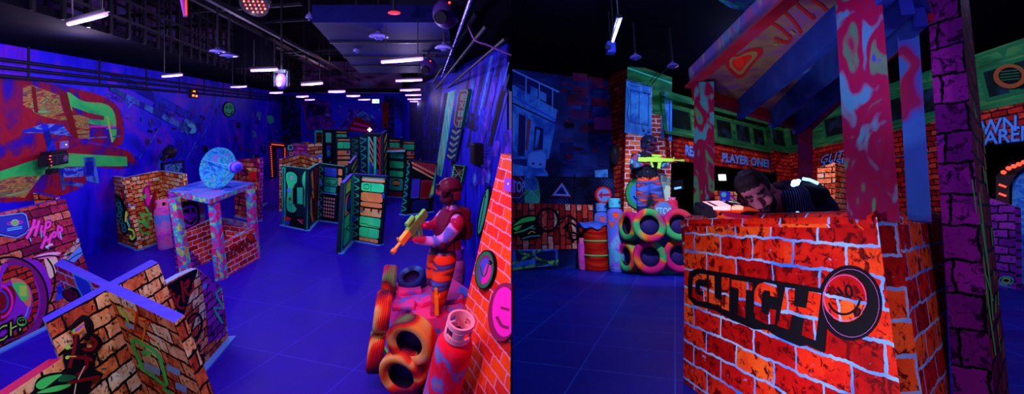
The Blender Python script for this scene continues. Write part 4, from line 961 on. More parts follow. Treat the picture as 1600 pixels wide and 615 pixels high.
# ---- look-out tower with the dish
Ff, Rr, Ll, Bb = fl(342, 439), fl(402, 405), fl(285, 427), fl(350, 398)
TW = thing('lookout_tower', 'brick-printed look-out tower with splashed posts and roof under a dish', 'tower', (Ff + Rr + Ll + Bb) / 4)
def twall(a, b, ta, tb, mm, name='brick_panel', th=.08, edge=SPLASH):
    nn = (b - a).cross(up(a, *ta) - a); f_ = Face(a, b, hit(tb[0], tb[1], a, nn), up(a, *ta))
    slab_panel(TW, f_, th, mm, edge, edge, name, ((f_.P[3] - f_.P[0])).normalized()); return f_
f1 = twall(Ff, Rr, (336, 389), (399.5, 351.5), B_RED)
d = Draw(f1)
for mm, b_ in ((K, .09), (mat('brick red letter', (.7, .03, .02)), -.005)):
    d.text('GLITCH', ((347, 411), (386, 386), (386, 373), (347, 400)), mm, b_)
d.disc(391.5, 372, 6.5, 7.5, K); d.disc(391.5, 371.5, 5, 5.8, mat('brick red letter', (.7, .03, .02))); d.ring(391, 372.5, 3, 3, 1.2, K, 0, .3, 2.8); d.disc(389.8, 370, .8, .8, K); d.disc(393, 369.5, .8, .8, K)
d.build('lettering', TW)
f2 = twall(Ll, Bb, (280, 365), (336, 340), B_RED)
f3 = twall(Bb, Rr, (344, 340), (394, 351), B_RED)
d = Draw(f3); d.poly([(344, 340), (392, 348), (392, 355), (344, 348)], SPLASH); d.build('sprayed_band', TW)
f4 = twall(fl(275, 424), fl(287, 427), (261, 301), (270, 307), B_PUR, 'purple_panel', .12, B_PUR)
f5 = twall(fl(296, 424), fl(322, 410), (277, 316), (309, 312), B_PUR, 'purple_panel')
d = Draw(f5); d.poly([(281, 320), (308, 317), (310, 352), (284, 361)], K, True); d.poly([(285, 326), (305, 322), (307, 346), (288, 354)], PUR, True); d.poly([(286, 327), (296, 325), (296, 332), (286, 333)], K); d.poly([(299, 324), (304, 324), (305, 331), (299, 331)], K); d.stroke([(288, 343), (298, 349), (306, 340)], 4, K); d.stroke([(285, 336), (307, 331)], 1, K, False); d.stroke([(286, 345), (307, 339)], 1, K, False)
d.poly([(284, 361), (318, 350), (318, 354), (285, 366)], TEALG); d.build('graffiti', TW)
RT = 1.68; rcs = [zl(329, 319, RT), zl(397, 292, RT), zl(330, 284, RT), zl(262, 304, RT)]
def post(base, tpx, w_=.16, name='post'):
    m = MB(); t = up(base, *tpx); m.bar(base, t, w_, w_, SPLASH, V((0, 1, 0))); return m.build(name, TW)
post(Ff + V((0, .12, 0)), (334, 318)); post(Rr + V((-.1, .1, 0)), (391, 296)); post(fl(291, 425), (272, 308)); post(fl(318, 404), (309, 312)); post(fl(350, 402), (331, 300), .12)
m = MB(); m.slab([p + V((0, 0, .0)) for p in rcs], V((0, 0, .11)), SPLASHB, SPLASH, SPLASHB); m.build('roof', TW)
# dish and its horn, standing on the roof
dc = at(339.5, 262, 10.6); k_ = 10.6 / 700
DI = thing('satellite_dish', 'blue sprayed satellite dish on the look-out tower roof', 'dish', zl(343, 292, RT + .11))
ax = V((-.16, -.97, .16)).normalized(); xx = ax.cross(V((0, 0, 1))).normalized(); yy = xx.cross(ax)
M = Matrix((xx, yy, ax)).transposed().to_4x4(); M.translation = dc
R0 = 31.5 * k_
m = MB(); prof = [(R0 * t, -.26 * (1 - t * t)) for t in (0, .12, .25, .4, .55, .7, .85, 1)] + [(R0 * 1.02, .0), (R0 * 1.02, -.03)] + [(R0 * t, -.26 * (1 - t * t) - .03) for t in (.95, .7, .4, 0)]
m.lathe(prof, M, DISH, 40); m.build('reflector', DI)
hp = at(368, 261, 9.75)
m = MB()
for a in (.4, 2.6, 4.7): m.tube([M @ V((R0 * .97 * math.cos(a), R0 * .97 * math.sin(a), 0)), hp], .012, LBLUE, 6)
m.build('strut', DI)
m = MB(); dx = (hp - dc).normalized(); Q = Matrix((dx.cross(V((0, 0, 1))).normalized(), V((0, 0, 1)), dx)).transposed().to_4x4(); Q.translation = hp
m.lathe([(0, -.14), (.09, -.12), (.125, -.06), (.13, 0), (.13, .06), (.11, .10), (.075, .11), (.07, .15), (0, .15)], Q, None, 24, True, [CYAN, BLUE, CYAN, VIO, BLUE, VIO, VIO, BLUE]); m.build('feed_horn', DI)
m = MB(); m.tube([M @ V((0, -R0 * .5, -.2)), M @ V((0, -R0 * .95, -.25))], .05, SPLASHB, 8); m.box(Matrix.Translation(zl(345, 294, RT + .11) + V((0, .25, .02))), (.4, .3, .04), SPLASHB, .01); m.build('mount', DI)

# ---- corner panel behind the tower
r, fs = chain('corner_panel', 'plum brick corner panel behind the tower, lit red near its top', 'panel', [(367, 339), (405, 346)], [(364.5, 250), (406, 246)], BRP, B_PUR, BLUE_EDGE, .12)
d = Draw(fs[0])
for pts in [[(372, 268), (385, 264), (384, 284), (372, 286), (372, 268)], [(374, 262), (390, 274)], [(370, 280), (388, 270)], [(369, 300), (400, 304)], [(372, 308), (398, 314)], [(376, 295), (372, 330)], [(388, 296), (386, 322)], [(370, 318), (396, 326)]]: d.stroke(pts, 1.6, K, False)
d.poly([(388, 270), (400, 268), (402, 280), (389, 283)], RED); d.poly([(384, 262), (392, 262), (392, 268)], YEL)
d.build('graffiti', r)
r, fs = chain('corner_panel', 'narrow black and white scrawled panel just right of the tower', 'panel', [(398, 330), (414, 318)], [(394, 258), (411, 254)], B_PUR, B_PUR, BLUE_EDGE, .1)
d = Draw(fs[0])
d.poly([(399, 263), (409, 262), (412, 285), (411, 312), (402, 318), (399, 300)], K, True)
for k in range(16): x = random.uniform(401, 409); y = random.uniform(284, 314); d.stroke([(x, y), (x + random.uniform(-3, 4), y + random.uniform(2, 6)), (x + random.uniform(0, 4), y + 2)], 1.0, random.choice([WHT, CYAN, WHT, MAG]), False)
d.build('graffiti', r)

# ---- LED portal at the far left
PB = fl(423, 279); PB2 = fl(446, 271)
PO = thing('led_portal', 'black doorway portal dotted with red lights by the left wall', 'portal', (PB + PB2) / 2)
tA, tB = up(PB, 419.5, 222), up(PB2, 446.5, 225)
fPo = Face(PB, PB2, tB, tA)
m = MB(); vv = V((-.1, .5, 0))
for q in ([(0, 0), (.24, 0), (.24, .87), (0, 1)], [(.84, 0), (1, 0), (1, 1), (.84, .87)], [(0, 1), (.24, .87), (.84, .87), (1, 1)]):
    m.slab([fPo.st(*p) for p in q], vv, BLK, BLK)
m.build('frame', PO)
leds = [(.08, .06 + k * .055) for k in range(16)] + [(.92, .08 + k * .055) for k in range(15)] + [(.15 + k * .075, .95) for k in range(10)]
proto = None
for k, (a, b_) in enumerate(leds):
    p = fPo.st(a, b_, .03)
    if proto is None:
        m = MB(); m.ball(p, .026, LEDR, seg=8); proto = m.build('lamp', PO, p)
    else:
        q = proto.copy(); COL.objects.link(q); q.parent = PO; q.location = p - PO.location
d = Draw(fPo, 'st'); d.rect(.24, 0, .84, .87, mat('violet lit opening', (.12, .03, .5))); d.f = Face(*[p + V((-.1, .45, 0)) for p in fPo.P]); d.rect(.24, 0, .84, .87, mat('violet lit opening', (.12, .03, .5)))
m = MB(); ff = Face(*[p + V((-.1, .45, 0)) for p in fPo.P]); m.poly([ff.st(.2, 0), ff.st(.9, 0), ff.st(.9, .9), ff.st(.2, .9)], mat('violet lit opening', (.12, .03, .5))); m.build('curtain', PO)  # violet sheet added for the purple-lit interior behind the doorway

# ---- robot-printed panels
def rivets(d, s0, s1): pass
def ladder(d, s0, s1, n=7, m1=None):
    m1 = m1 or TLP
    d.rect(s0, .02, s1, .98, DARKP); d.rect(s0 + .01, .02, s0 + .035, .98, TLP)
    for k in range(n):
        y = .04 + k * .92 / n; h_ = .92 / n
        d.poly([(s0 + .02, y + h_ * .1), (s1 - .02, y + h_ * .45), (s1 - .02, y + h_ * .6), (s0 + .02, y + h_ * .25)], m1); d.poly([(s1 - .02, y + h_ * .5), (s1 - .02, y + h_ * .65), (s0 + .02, y + h_ * .98), (s0 + .02, y + h_ * .85)], m1)
def rows(d, spec, s0=.12, s1=.93):
    """spec: (y0, y1, material, split?)"""
    for y0, y1, mm, sp in spec:
        d.rrect(s0, y0, s1, y1, K, .06); d.rrect(s0 + .02, y0 + .008, s1 - .02, y1 - .008, mm, .08)
        if sp: d.rect((s0 + s1) / 2 - .012, y0 + .01, (s0 + s1) / 2 + .012, y1 - .01, K)
        d.rect(s0 + .05, y0 + .012, s1 - .05, y0 + .017, DGREEN)
SPEC = [(.03, .10, SLP, 1), (.12, .25, GRP, 1), (.26, .40, TLP, 0), (.42, .53, SLP, 0), (.55, .62, SLP, 0), (.63, .74, SLP, 0), (.76, .91, GRP, 1), (.92, .965, SLP, 0)]
# robot with round green tanks
r, fs = chain('robot_panel', 'zigzag panel printed with round green machine tanks', 'panel', [(440, 352), (480, 360), (496, 344), (532, 349)], [(440, 259), (482.5, 264), (499, 255), (537, 260)], DARKP, DARKP, TLP, .09)
c = lambda p: (430 + p[0] / 3.842, 240 + p[1] / 3.842)
d = Draw(fs[0], tf=c)
d.poly([(40, 80), (62, 82), (62, 430), (42, 425)], TLP); d.poly([(45, 90), (52, 90), (52, 420), (46, 420)], K)
d.poly([(62, 110), (100, 98), (135, 125), (138, 170), (118, 205), (122, 300), (135, 330), (110, 365), (70, 345), (60, 290), (70, 200), (60, 160)], K, True)
d.poly([(68, 118), (98, 108), (128, 130), (130, 168), (112, 200), (112, 300), (128, 330), (108, 352), (74, 338), (68, 290), (76, 200), (66, 160)], GRP, True)
d.disc(97, 145, 15, 18, TLP); d.disc(98, 145, 10, 13, mat('pale green paint', (.5, .9, .6))); d.disc(98, 145, 6, 8, RED); d.disc(98, 145, 3, 4, WHT); d.disc(82, 220, 11, 16, LBLUE)
d.poly([(165, 130), (186, 118), (186, 320), (172, 300), (176, 220), (163, 180)], GRP, True)
d.poly([(126, 196), (170, 196), (170, 310), (128, 306)], K); d.poly([(130, 202), (165, 202), (165, 304), (132, 300)], GRP)
for k in range(5): d.poly([(138, 212 + k * 17), (158, 212 + k * 17), (158, 222 + k * 17), (138, 222 + k * 17)], TEALG)
d.poly([(105, 205), (124, 205), (124, 300), (106, 300)], K); d.disc(88, 272, 12, 15, DGREEN); d.ring(88, 272, 9, 12, 2, LIME); d.stroke([(72, 300), (130, 306)], 2, DGREEN, False); d.stroke([(98, 302), (98, 350)], 2, DGREEN, False)
d.poly([(60, 390), (100, 370), (186, 385), (186, 458), (90, 440)], K); d.poly([(55, 375), (88, 382), (95, 395), (60, 400)], RED); d.poly([(56, 402), (90, 398), (80, 435), (56, 432)], BLP); d.poly([(130, 390), (175, 395), (160, 415)], RDP); d.stroke([(110, 360), (112, 440)], 12, K, False); d.stroke([(135, 395), (165, 420)], 3, PINK, False)
d.poly([(184, 100), (196, 98), (194, 460), (184, 460)], TLP); d.disc(46, 360, 9, 26, BLP)
d.build('machine_print', r)
d = Draw(fs[1], 'st')
d.rect(.03, .02, .14, .98, TLP)
for (x0, y0, x1, y1) in [(.2, .92, .42, .62), (.62, .80, .80, .52), (.16, .50, .34, .22), (.22, .26, .5, .05), (.3, .6, .5, .45)]:
    d.poly([(x0, y0), (x0 + .17, y0 + .02), (x1 + .1, y1), (x1 - .08, y1 + .01)], ORG); d.poly([(x0 + .04, y0 - .03), (x0 + .12, y0 - .02), (x1, y1 + .04), (x1 - .04, y1 + .04)], YEL)
d.rect(.62, .05, .95, .55, B_DARK); d.rect(.55, .58, .95, .95, RDP)
for k in range(8): d.rect(.66, .08 + k * .11, .92, .14 + k * .11, DRED)
d.poly([(.1, .25), (.25, .4), (.25, .3), (.12, .12)], BLP)
d.build('machine_print', r)
d = Draw(fs[2], 'st')
ladder(d, .0, .2); d.rect(.22, .02, .98, .98, K)
d.rrect(.24, .80, .74, .95, BLP, .06); d.rect(.49, .8, .5, .95, K); d.rrect(.24, .64, .80, .78, TLP, .06); d.rrect(.26, .655, .78, .765, TEALG, .1)
d.rrect(.26, .655, .78, .765, DGREEN, .1); d.text('GLITCHY', ((.30, .68), (.74, .68), (.74, .74), (.30, .74)), TEALG, .03)
d.rrect(.24, .52, .74, .62, TLP, .06); d.rrect(.80, .84, .96, .95, SLP, .1); d.rrect(.82, .66, .96, .80, SLP, .1); d.rrect(.20, .07, .78, .44, NAVY, .03)
for a in range(5):
    for b_ in range(6): d.disc(.28 + a * .105, .10 + b_ * .062, .034, .02, SLP if (a + b_) % 3 else mat('amber paint', (.9, .5, .12)), 0, 10); d.disc(.28 + a * .105, .10 + b_ * .062, .018, .011, YEL if b_ > 2 else ORG, 0, 8)
d.disc(.10, .68, .07, .05, LBLUE); d.disc(.05, .3, .05, .05, LBLUE); d.stroke([(.22, .5), (.8, .5)], .02, LBLUE, False)
d.build('machine_print', r)
# robot corner panel nearest on the blue floor
r, fs = chain('robot_panel', 'robot-printed corner panel with salmon and green drawers, nearest in the open floor', 'panel', [(531.5, 396.5), (550, 375.5), (594, 383.5)], [(538, 285.5), (552, 271), (604, 275)], DARKP, DARKP, BLUE_EDGE, .10)
d = Draw(fs[0], 'st')
d.rect(.04, .02, .14, .98, TEALG); d.rrect(.22, .05, .72, .28, GRP, .1); d.rrect(.22, .30, .70, .46, GRP, .1); d.rrect(.2, .48, .72, .76, SALM, .15); d.disc(.6, .62, .22, .13, K); d.disc(.62, .62, .15, .09, BLP); d.disc(.28, .6, .1, .06, TEALG); d.rrect(.22, .80, .72, .93, LIME, .1); d.rect(.2, .93, .75, .97, SALM); d.rect(.78, .02, .98, .98, TLP); d.poly([(.24, .18), (.5, .25), (.7, .18), (.7, .20), (.5, .28), (.24, .2)], K)
d.build('machine_print', r)
d = Draw(fs[1], 'st')
ladder(d, .0, .22, 8); d.rect(.22, .02, .98, .98, K)
d.rrect(.28, .90, .97, .95, SLP, .15); d.rect(.3, .955, .97, .965, TLP)
d.rrect(.27, .76, .96, .885, GRP, .1); d.rect(.56, .77, .575, .88, K); d.ring(.43, .825, .085, .035, .012, K); d.rrect(.39, .805, .47, .845, GRP, .2); d.rect(.41, .822, .45, .828, K)
d.rrect(.27, .61, .95, .745, SLP, .12); d.rrect(.27, .535, .95, .60, SLP, .12); d.rrect(.27, .40, .95, .51, SLP, .06); d.rrect(.26, .44, .38, .52, mat('dark salmon paint', (.3, .1, .06)), .1)
for a in (.36, .60, .84): d.rect(a, .46, a + .05, .53, K); d.disc(a + .025, .46, .03, .014, TLP)
d.rrect(.26, .245, .95, .385, GRP, .08); d.stroke([(.27, .28), (.5, .28), (.6, .262), (.95, .262)], .008, K, False); d.rrect(.26, .09, .93, .23, GRP, .1); d.rect(.56, .095, .57, .225, K); d.rrect(.27, .03, .92, .08, SLP, .1)
for a in (.42, .6, .78): d.rect(a, .035, a + .01, .075, K)
d.disc(.03, .33, .07, .05, BLP); d.disc(.96, .72, .04, .04, BLP); d.stroke([(.32, .97), (.32, .93), (.9, .93), (.9, .97)], .01, CYAN, False)
d.build('machine_print', r)
# dark red robot panel on the right
r, fs = chain('robot_panel', 'dark red and blue machine-printed panel left of the soldier', 'panel', [(626, 335), (634, 336), (676, 331)], [(638, 250), (641, 249), (684, 254)], DARKP, DARKP, BLUE_EDGE, .1)
d = Draw(fs[0], 'st'); ladder(d, 0, 1, 7); d.build('machine_print', r)
d = Draw(fs[1], 'st')
d.rect(.02, .02, .98, .98, K); d.poly([(.05, .97), (.95, .97), (.98, .72), (.1, .86)], RDP); d.stroke([(.06, .95), (.96, .76)], .04, SALM, False); d.stroke([(.1, .87), (.9, .68)], .03, SLP, False)
for k in range(9): d.rect(.16 + k * .09, .93 - k * .019, .18 + k * .09, .96 - k * .019, K)
d.rrect(.12, .30, .42, .66, BLP, .04); d.rrect(.14, .32, .40, .64, mat('deep violet paint', (.06, .03, .5)), .04); d.rrect(.46, .28, .90, .64, RDP, .06); d.rrect(.5, .32, .84, .6, DRED, .06)
d.poly([(.8, .3), (.97, .35), (.97, .95), (.92, .7)], TLP); d.poly([(.84, .35), (.95, .38), (.95, .55), (.86, .5)], LIME); d.rrect(.2, .05, .8, .26, NAVY, .1)
d.build('machine_print', r)
# mid-distance machine panels
def machine(label, bases, tops, kinds, edge=BLUE_EDGE, strip=True):
    r, fs = chain('robot_panel', label, 'panel', bases, tops, DARKP, DARKP, edge, .1, None, strip)
    for f_, kd in zip(fs, kinds):
        d = Draw(f_, 'st')
        if kd == 'ladder': ladder(d, .02, .98, 8)
        elif kd == 'drawers': rows(d, [(.02, .12, RDP, 0), (.14, .40, TLP, 0), (.42, .56, GRP, 1), (.60, .76, GRP, 0), (.80, .93, TLP, 1)]); d.ring(.55, .3, .2, .06, .03, K); d.rrect(.35, .26, .75, .34, SLP, .2)
        elif kd == 'drawers2': rows(d, SPEC, .1, .9); d.disc(.75, .7, .1, .03, BLP)
        elif kd == 'stripes':
            d.rect(.05, .02, .95, .98, K); d.rect(.08, .05, .2, .95, TLP); d.rect(.42, .1, .58, .95, TLP); d.rect(.75, .05, .95, .95, RDP)
            for k in range(4): d.poly([(.2, .95 - k * .09), (.4, .85 - k * .09), (.4, .81 - k * .09), (.2, .91 - k * .09)], SALM); d.poly([(.62, .95 - k * .1), (.75, .88 - k * .1), (.75, .85 - k * .1), (.62, .92 - k * .1)], RED)
            d.rect(.22, .2, .36, .6, BLP); d.rect(.60, .1, .72, .5, BLP); d.poly([(.45, .3), (.56, .5), (.56, .7), (.45, .5)], GRP)
        elif kd == 'hazard':
            d.rect(.05, .02, .95, .98, DARKP)
            for k in range(7): d.poly([(.1, .05 + k * .13), (.9, .12 + k * .13), (.9, .19 + k * .13), (.1, .12 + k * .13)], LIME if k % 2 else YEL)
        elif kd == 'screen':
            d.rect(.05, .02, .95, .98, K); d.rrect(.25, .72, .75, .93, TEALG, .05); d.rrect(.3, .4, .7, .66, BLP, .1); d.disc(.5, .5, .15, .06, TLP); d.poly([(.3, .1), (.7, .3), (.7, .34), (.3, .14)], LBLUE)
        elif kd == 'grille':
            d.rect(.05, .02, .95, .98, TLP); d.rect(.25, .1, .9, .93, K)
            for k in range(9): d.rrect(.3, .12 + k * .09, .85, .18 + k * .09, DRED if k % 3 else SALM, .1)
        d.build('machine_print', r)
    return r
def bz(vtop, u, z=PT_): return 170 + (vtop - 170) * H / (H - z)
machine('tall dark machine panel with red and green lights behind the front ones', [(568, 320), (572, 322), (599, 322), (603.5, 309)], [(562, 210), (573, 207.5), (599, 207.5), (605, 203)], ['ladder', 'stripes', 'hazard'], strip=False)
machine('machine panel with a round gauge and green drawers in mid floor', [(604, 307), (631, 309)], [(605.5, 232), (634, 234)], ['drawers'])
r0 = thing('tilted_lid', 'salmon edged lid tilted on top of the gauge panel', 'lid', at(619, 231, 17.6))
m = MB(); a_, b_ = at(606, 231.5, 18.2), at(633, 233.5, 18.2); m.slab([a_, b_, at(633, 236, 17.6), at(605, 236.5, 17.6)], V((0, 0, .05)), RDP, SALM, SLP); m.build('board', r0)
m = MB(); m.tube([at(605, 236.5, 17.58), at(633, 236, 17.58)], .03, CYAN, 8); m.build('front_rail', r0)
machine('green upright ladder-printed panel behind the gauge panel', [(606, 292), (626, 288), (630, 286)], [(606, 214.5), (627, 216), (630, 213)], ['drawers2', 'ladder'], strip=False)
machine('salmon and green drawer panel, farthest right by the wall', [(626, 284), (650, 283)], [(626, 218.5), (650, 219.5)], ['drawers2'], strip=False)
machine('drawer-printed panel right of the green screen panel', [(524.5, 292), (550, 292), (559, 300)], [(524.5, 214), (550, 214), (560, 211)], ['drawers2', 'ladder'], strip=False)
machine('tall dark panel with a green screen, far left of the machines', [(491, 274), (505, 275), (522, 275)], [(491, 201.5), (504.5, 202), (522, 202)], ['grille', 'screen'], strip=False)
machine('green machine panel at the very back of the maze', [(523, 272), (544, 272)], [(523, 202), (544, 203)], ['drawers2'], strip=False)
machine('hazard striped green edge panel beside the front corner panel', [(548, 340), (558, 326)], [(548, 255), (558, 243)], ['hazard'], strip=False)
# brick panels among the machines
r, fs = chain('zigzag_panel', 'low zigzag cream brick panel right behind the tank panel', 'panel', [(441, 330), (470, 312), (497, 326)], [(441, 248), (470, 240), (498, 247)], brick('bright cream brick print', [(.2, (.3, .03, .02)), (.45, (.85, .3, .08)), (.62, (1, .75, .3)), (.85, (.9, .3, .5))], (.02, .004, .01), None, .42, .17, .02, .012, (.1, .01, .01), .6), B_OR2, BLUE_EDGE, .1, None, False)
r, fs = chain('badge_panel', 'magenta brick panel with a teal badge by the portal', 'panel', [(449, 300), (477, 302)], [(449, 226), (477, 226)], brick('magenta brick print', [(.2, (.12, .004, .06)), (.5, (.5, .02, .25)), (.8, (.75, .08, .4))], (.01, .002, .01), None, .42, .17, .02, .012, (.1, .004, .03), .6), B_PUR, BLUE_EDGE, .1, None, False)
d = Draw(fs[0]); d.poly([(450, 227), (457, 226), (458, 233), (453, 235), (449, 233)], TEALG); d.poly([(452, 228), (456, 228), (456, 232), (452, 232)], NAVY); d.ring(455, 240, 2.5, 2, 1, LIME); d.build('graffiti', r)
r, fs = chain('zigzag_panel', 'cream and orange brick panel behind the magenta badge panel', 'panel', [(454, 284), (478, 292), (504, 288)], [(454, 224), (478, 222), (504, 225)], MATS['bright cream brick print'], B_OR2, BLUE_EDGE, .1, None, False)
d = Draw(fs[1]); d.poly([(496, 242), (503, 240), (503, 262), (495, 264)], LBLUE); d.build('graffiti', r)
b = fl(661, 284); gas_bottle('gas_bottle', 'small red and blue bottle by the far right panels', b, .2, 1.5, V((.02, 0, 1)), GAS_R, RED)

# ================================================================ soldier's plinth with tyres (left arena)
PZ = .97
ptop = [zl(x, y, PZ) for x, y in [(611, 447), (655, 499), (722, 492), (733, 452), (700, 430), (640, 429)]]
pbot = [V((p.x * 1.0 + (-.10 if p.x < -1 else -.03), p.y - .02, 0)) for p in ptop]
PLI = thing('sprayed_plinth', 'pink and blue sprayed plinth carrying the left soldier', 'plinth', sum(pbot, V()) / 6)
m = MB(); m.prism(pbot, ptop, PLINTH, PLINTH); m.build('body', PLI)
m = MB(); m.prism([V((p.x * 1.0 + (p.x - PLI.location.x) * .05, p.y + (p.y - PLI.location.y) * .05, 0)) for p in pbot], [V((p.x + (p.x - PLI.location.x) * .05, p.y + (p.y - PLI.location.y) * .05, .07)) for p in pbot], DGREEN, GREEN); m.build('foot', PLI)
m = MB()
for (x, y, s, a) in [(640, 452, .34, .3), (632, 476, .3, .1), (664, 470, .26, .8), (706, 466, .32, .2), (655, 440, .26, .5), (712, 482, .22, .4)]:
    m.box(Matrix.Translation(zl(x, y, PZ + .03)) @ Matrix.Rotation(a, 4, 'Z'), (s, s * .8, .07), PLINTH, .02)
m.build('stone_slab', PLI)
def tyre(label, c, axis, R_, w_, mt_, upv=NL, group='sprayed tyres around the plinths', hole=None):
    """tyre with rounded walls, tread grooves and an inner liner"""
    z = V(axis).normalized(); x = z.cross(upv).normalized(); y = z.cross(x)
    M = Matrix((x, y, z)).transposed().to_4x4(); M.translation = V(c)
    root = thing('tyre', label, 'tyre', V(c) - upv * R_, group)
    ri = R_ * .57; h_ = w_ / 2
    prof = [(ri, -h_ * .62), (ri * 1.06, -h_ * .8), (ri * 1.2, -h_ * .98), (R_ * .86, -h_ * 1.02), (R_ * .93, -h_ * .9), (R_ * .97, -h_ * .7)]
    n = 5
    for k in range(n):
        a = -h_ * .62 + k * h_ * 1.24 / (n - .0); e = h_ * 1.24 / n
        prof += [(R_, a), (R_, a + e * .72), (R_ * .965, a + e * .76), (R_ * .965, a + e * .96)]
    prof += [(R_, h_ * .62), (R_ * .97, h_ * .7), (R_ * .93, h_ * .9), (R_ * .86, h_ * 1.02), (ri * 1.2, h_ * .98), (ri * 1.06, h_ * .8), (ri, h_ * .62)]
    m = MB(); m.lathe(prof, M, mt_, 48); m.build('tread', root, None, upv)
    m = MB(); m.lathe([(ri, -h_ * .62), (ri * 1.08, -h_ * .5), (ri * 1.22, 0), (ri * 1.08, h_ * .5), (ri, h_ * .62)], M, TIN, 40); m.build('liner', root, None, upv)
    m = MB(); m.lathe([(0, -h_ * .45), (ri * 1.1, -h_ * .45), (ri * 1.1, -h_ * .55), (0, -h_ * .55)], M, mat('dark violet backing', (.03, .02, .16)), 28); m.build('backing_disc', root, None, upv)
    return root
ax_f = V((-.12, -1, .42))
tyre('orange and red tyre, upper one facing out of the left plinth', at(643.5, 530, 5.42), V((-.28, -1, -.20)), .300, .23, TYREL)
tyre('dark red tyre, lower one facing out of the left plinth', at(631, 580, 5.50), V((-.28, -1, -.20)), .300, .23, TYREL)
ax_s = V((-1, -.22, .12))
tyre('yellow and red tyre, upper one on the plinth side by open floor', at(598, 486, 5.95), ax_s, .27, .2, TYREL)
tyre('dark red tyre with green base, lower on the open floor side', at(588, 548, 5.95), ax_s, .265, .2, TYREL)
tyre('small cream and purple tyre at the far side of left plinth', at(608, 438, 6.75), ax_s, .23, .2, TYREL)
tyre('black and blue tyre lying at the back of left plinth', at(644, 436, 6.9), V((-.1, -.5, 1)), .215, .18, paint('navy tyre rubber', [(0, (.01, .01, .06)), (.5, (.02, .04, .25)), (.62, (.05, .25, .6)), (1, (.01, .01, .1))], 3, 2, .5))
b = at(676, 668, 5.2); b.z = 0
ax = at(721, 499, 4.72) - b; gas_bottle('gas_bottle', 'tall red sprayed gas bottle with white collar beside brick buttress', b, .205, ax.length, ax, GAS_R, mat('pink white collar', (1, .62, .66)))
b = fl(705, 506); gas_bottle('gas_bottle', 'purple gas bottle half hidden behind the left soldier', b, .17, 1.32, px_up(b, 712, 412), GAS_P, PUR)

# ================================================================ brick buttress at the partition, and what hangs on the right wall
u0 = fl(690, 632); u1 = V((-.02, F * H / (861 - 170), 0)); ut = up(u0, 783, 240)
fBu = Face(u0, u1, hit(799.2, 200, u0, (u1 - u0).cross(ut - u0)), ut)
n_ = fBu.n
topn = u1 + (ut - u0); topn.x = -.005; topn = V((-.006, *( (lambda q: (q.y, q.z))(fBu.P[0] + (fBu.P[3] - fBu.P[0]) + (fBu.P[1] - fBu.P[0]) * ((-.006 - ut.x) / (u1.x - u0.x))) )))
m = MB()
m.poly([u0, u1, topn, ut], B_WALL); bk0 = V((-.005, u0.y, 0)); bk1 = V((-.005, ut.y, ut.z)); m.poly([bk0, u0, ut, bk1], B_WALL); m.poly([u0, u1, bk0], B_WALL); m.poly([ut, topn, bk1], B_WALL)
bu = struct(m.build('wall_buttress', base=u0, lean=(ut - u0).normalized()), 'glowing red brick buttress against the partition', 'wall')
def round_sign(label, face, cx, cy, rx, ry, art, tf=None, rot=0, n_=NL, th=.04, back=K, name='smiley_sign', clip=None):
    """a flat round board hung on a wall"""
    pts = [face.px(cx + rx * math.cos(a) * math.cos(rot) - ry * math.sin(a) * math.sin(rot), cy + rx * math.cos(a) * math.sin(rot) + ry * math.sin(a) * math.cos(rot), th) for a in [2 * PI * k / 32 for k in range(32)]]
    if clip:
        q_ = []
        for k in range(len(pts)):
            a, b = pts[k], pts[(k + 1) % len(pts)]
            if a.x <= clip: q_.append(a)
            if (a.x <= clip) != (b.x <= clip): q_.append(a.lerp(b, (clip - a.x) / (b.x - a.x)))
        pts = q_
    c_ = sum(pts, V()) / len(pts); root = thing(name, label, 'sign', c_ - face.n * th)
    m = MB(); m.slab(pts, -face.n * (th - .003), back, back); m.build('board', root, None, n_)
    d = Draw(face, eps=th + .003, tf=tf); art(d); d.build('face_print', root, n_)
    return root
def art1(d):
    d.disc(757, 421, 14, 29, mat('sign green', (.02, .28, .1)), .12); d.disc(757.5, 421, 10.5, 23, mat('sign maroon', (.25, .02, .12)), .12); d.disc(757, 422, 9, 20, mat('sign blue', (.08, .1, .8)), .12)
    d.poly([(752, 442), (756, 425), (761, 412), (767, 415), (766, 430), (760, 441)], MAG, True); d.stroke([(750, 415), (754, 430), (759, 428), (764, 410)], 2.6, DGREEN); d.stroke([(764, 407), (768, 410), (765, 413)], 3, K)
round_sign('oval green rimmed smiley sign on the red buttress', fBu, 757, 421, 15, 31, art1, rot=.12)
def art2(d):
    d.poly([(min(798.6, 788 + 19 * math.cos(a)), 487 + 39 * math.sin(a)) for a in [2 * PI * k / 40 for k in range(40)]], mat('sign magenta', (.95, .03, .7))); d.stroke([(782, 480), (796, 484)], 4, mat('sign maroon', (.25, .02, .12)), False); d.stroke([(776, 494), (784, 508), (795, 512)], 5, mat('sign maroon', (.25, .02, .12)))
round_sign('magenta smiley sign, nearest on the red buttress', fBu, 786, 487, 23.5, 46, art2, rot=.1, back=mat('sign maroon', (.25, .02, .12)), clip=-.006)
# long green sign on the blue mural
def art3(d):
    d.disc(755, 330, 4.2, 36, mat('sign green bright', (.05, .75, .25)), .2); d.stroke([(759, 300), (754, 330), (748, 360)], 1.2, K); d.stroke([(756, 305), (760, 308)], 1.4, K)
round_sign('narrow green smiley sign seen edge-on by the brick buttress', fR, 755, 330, 6.5, 41, art3, rot=.2)
# green smiley on the left mural
def art4(d):
    d.disc(358, 170.5, 8, 10.5, mat('sign green bright', (.05, .75, .25))); d.ring(358, 173, 5.2, 5, 1.4, K, 0, .1, 3.0); d.poly([(353, 165), (356, 168), (353, 170)], K); d.ring(360.5, 167.5, 1.8, 2, 1, K); d.disc(361.5, 178, 1.4, 1.6, K)
round_sign('round green smiley sign on the far left mural', fL, 358, 170.5, 9.5, 12, art4)
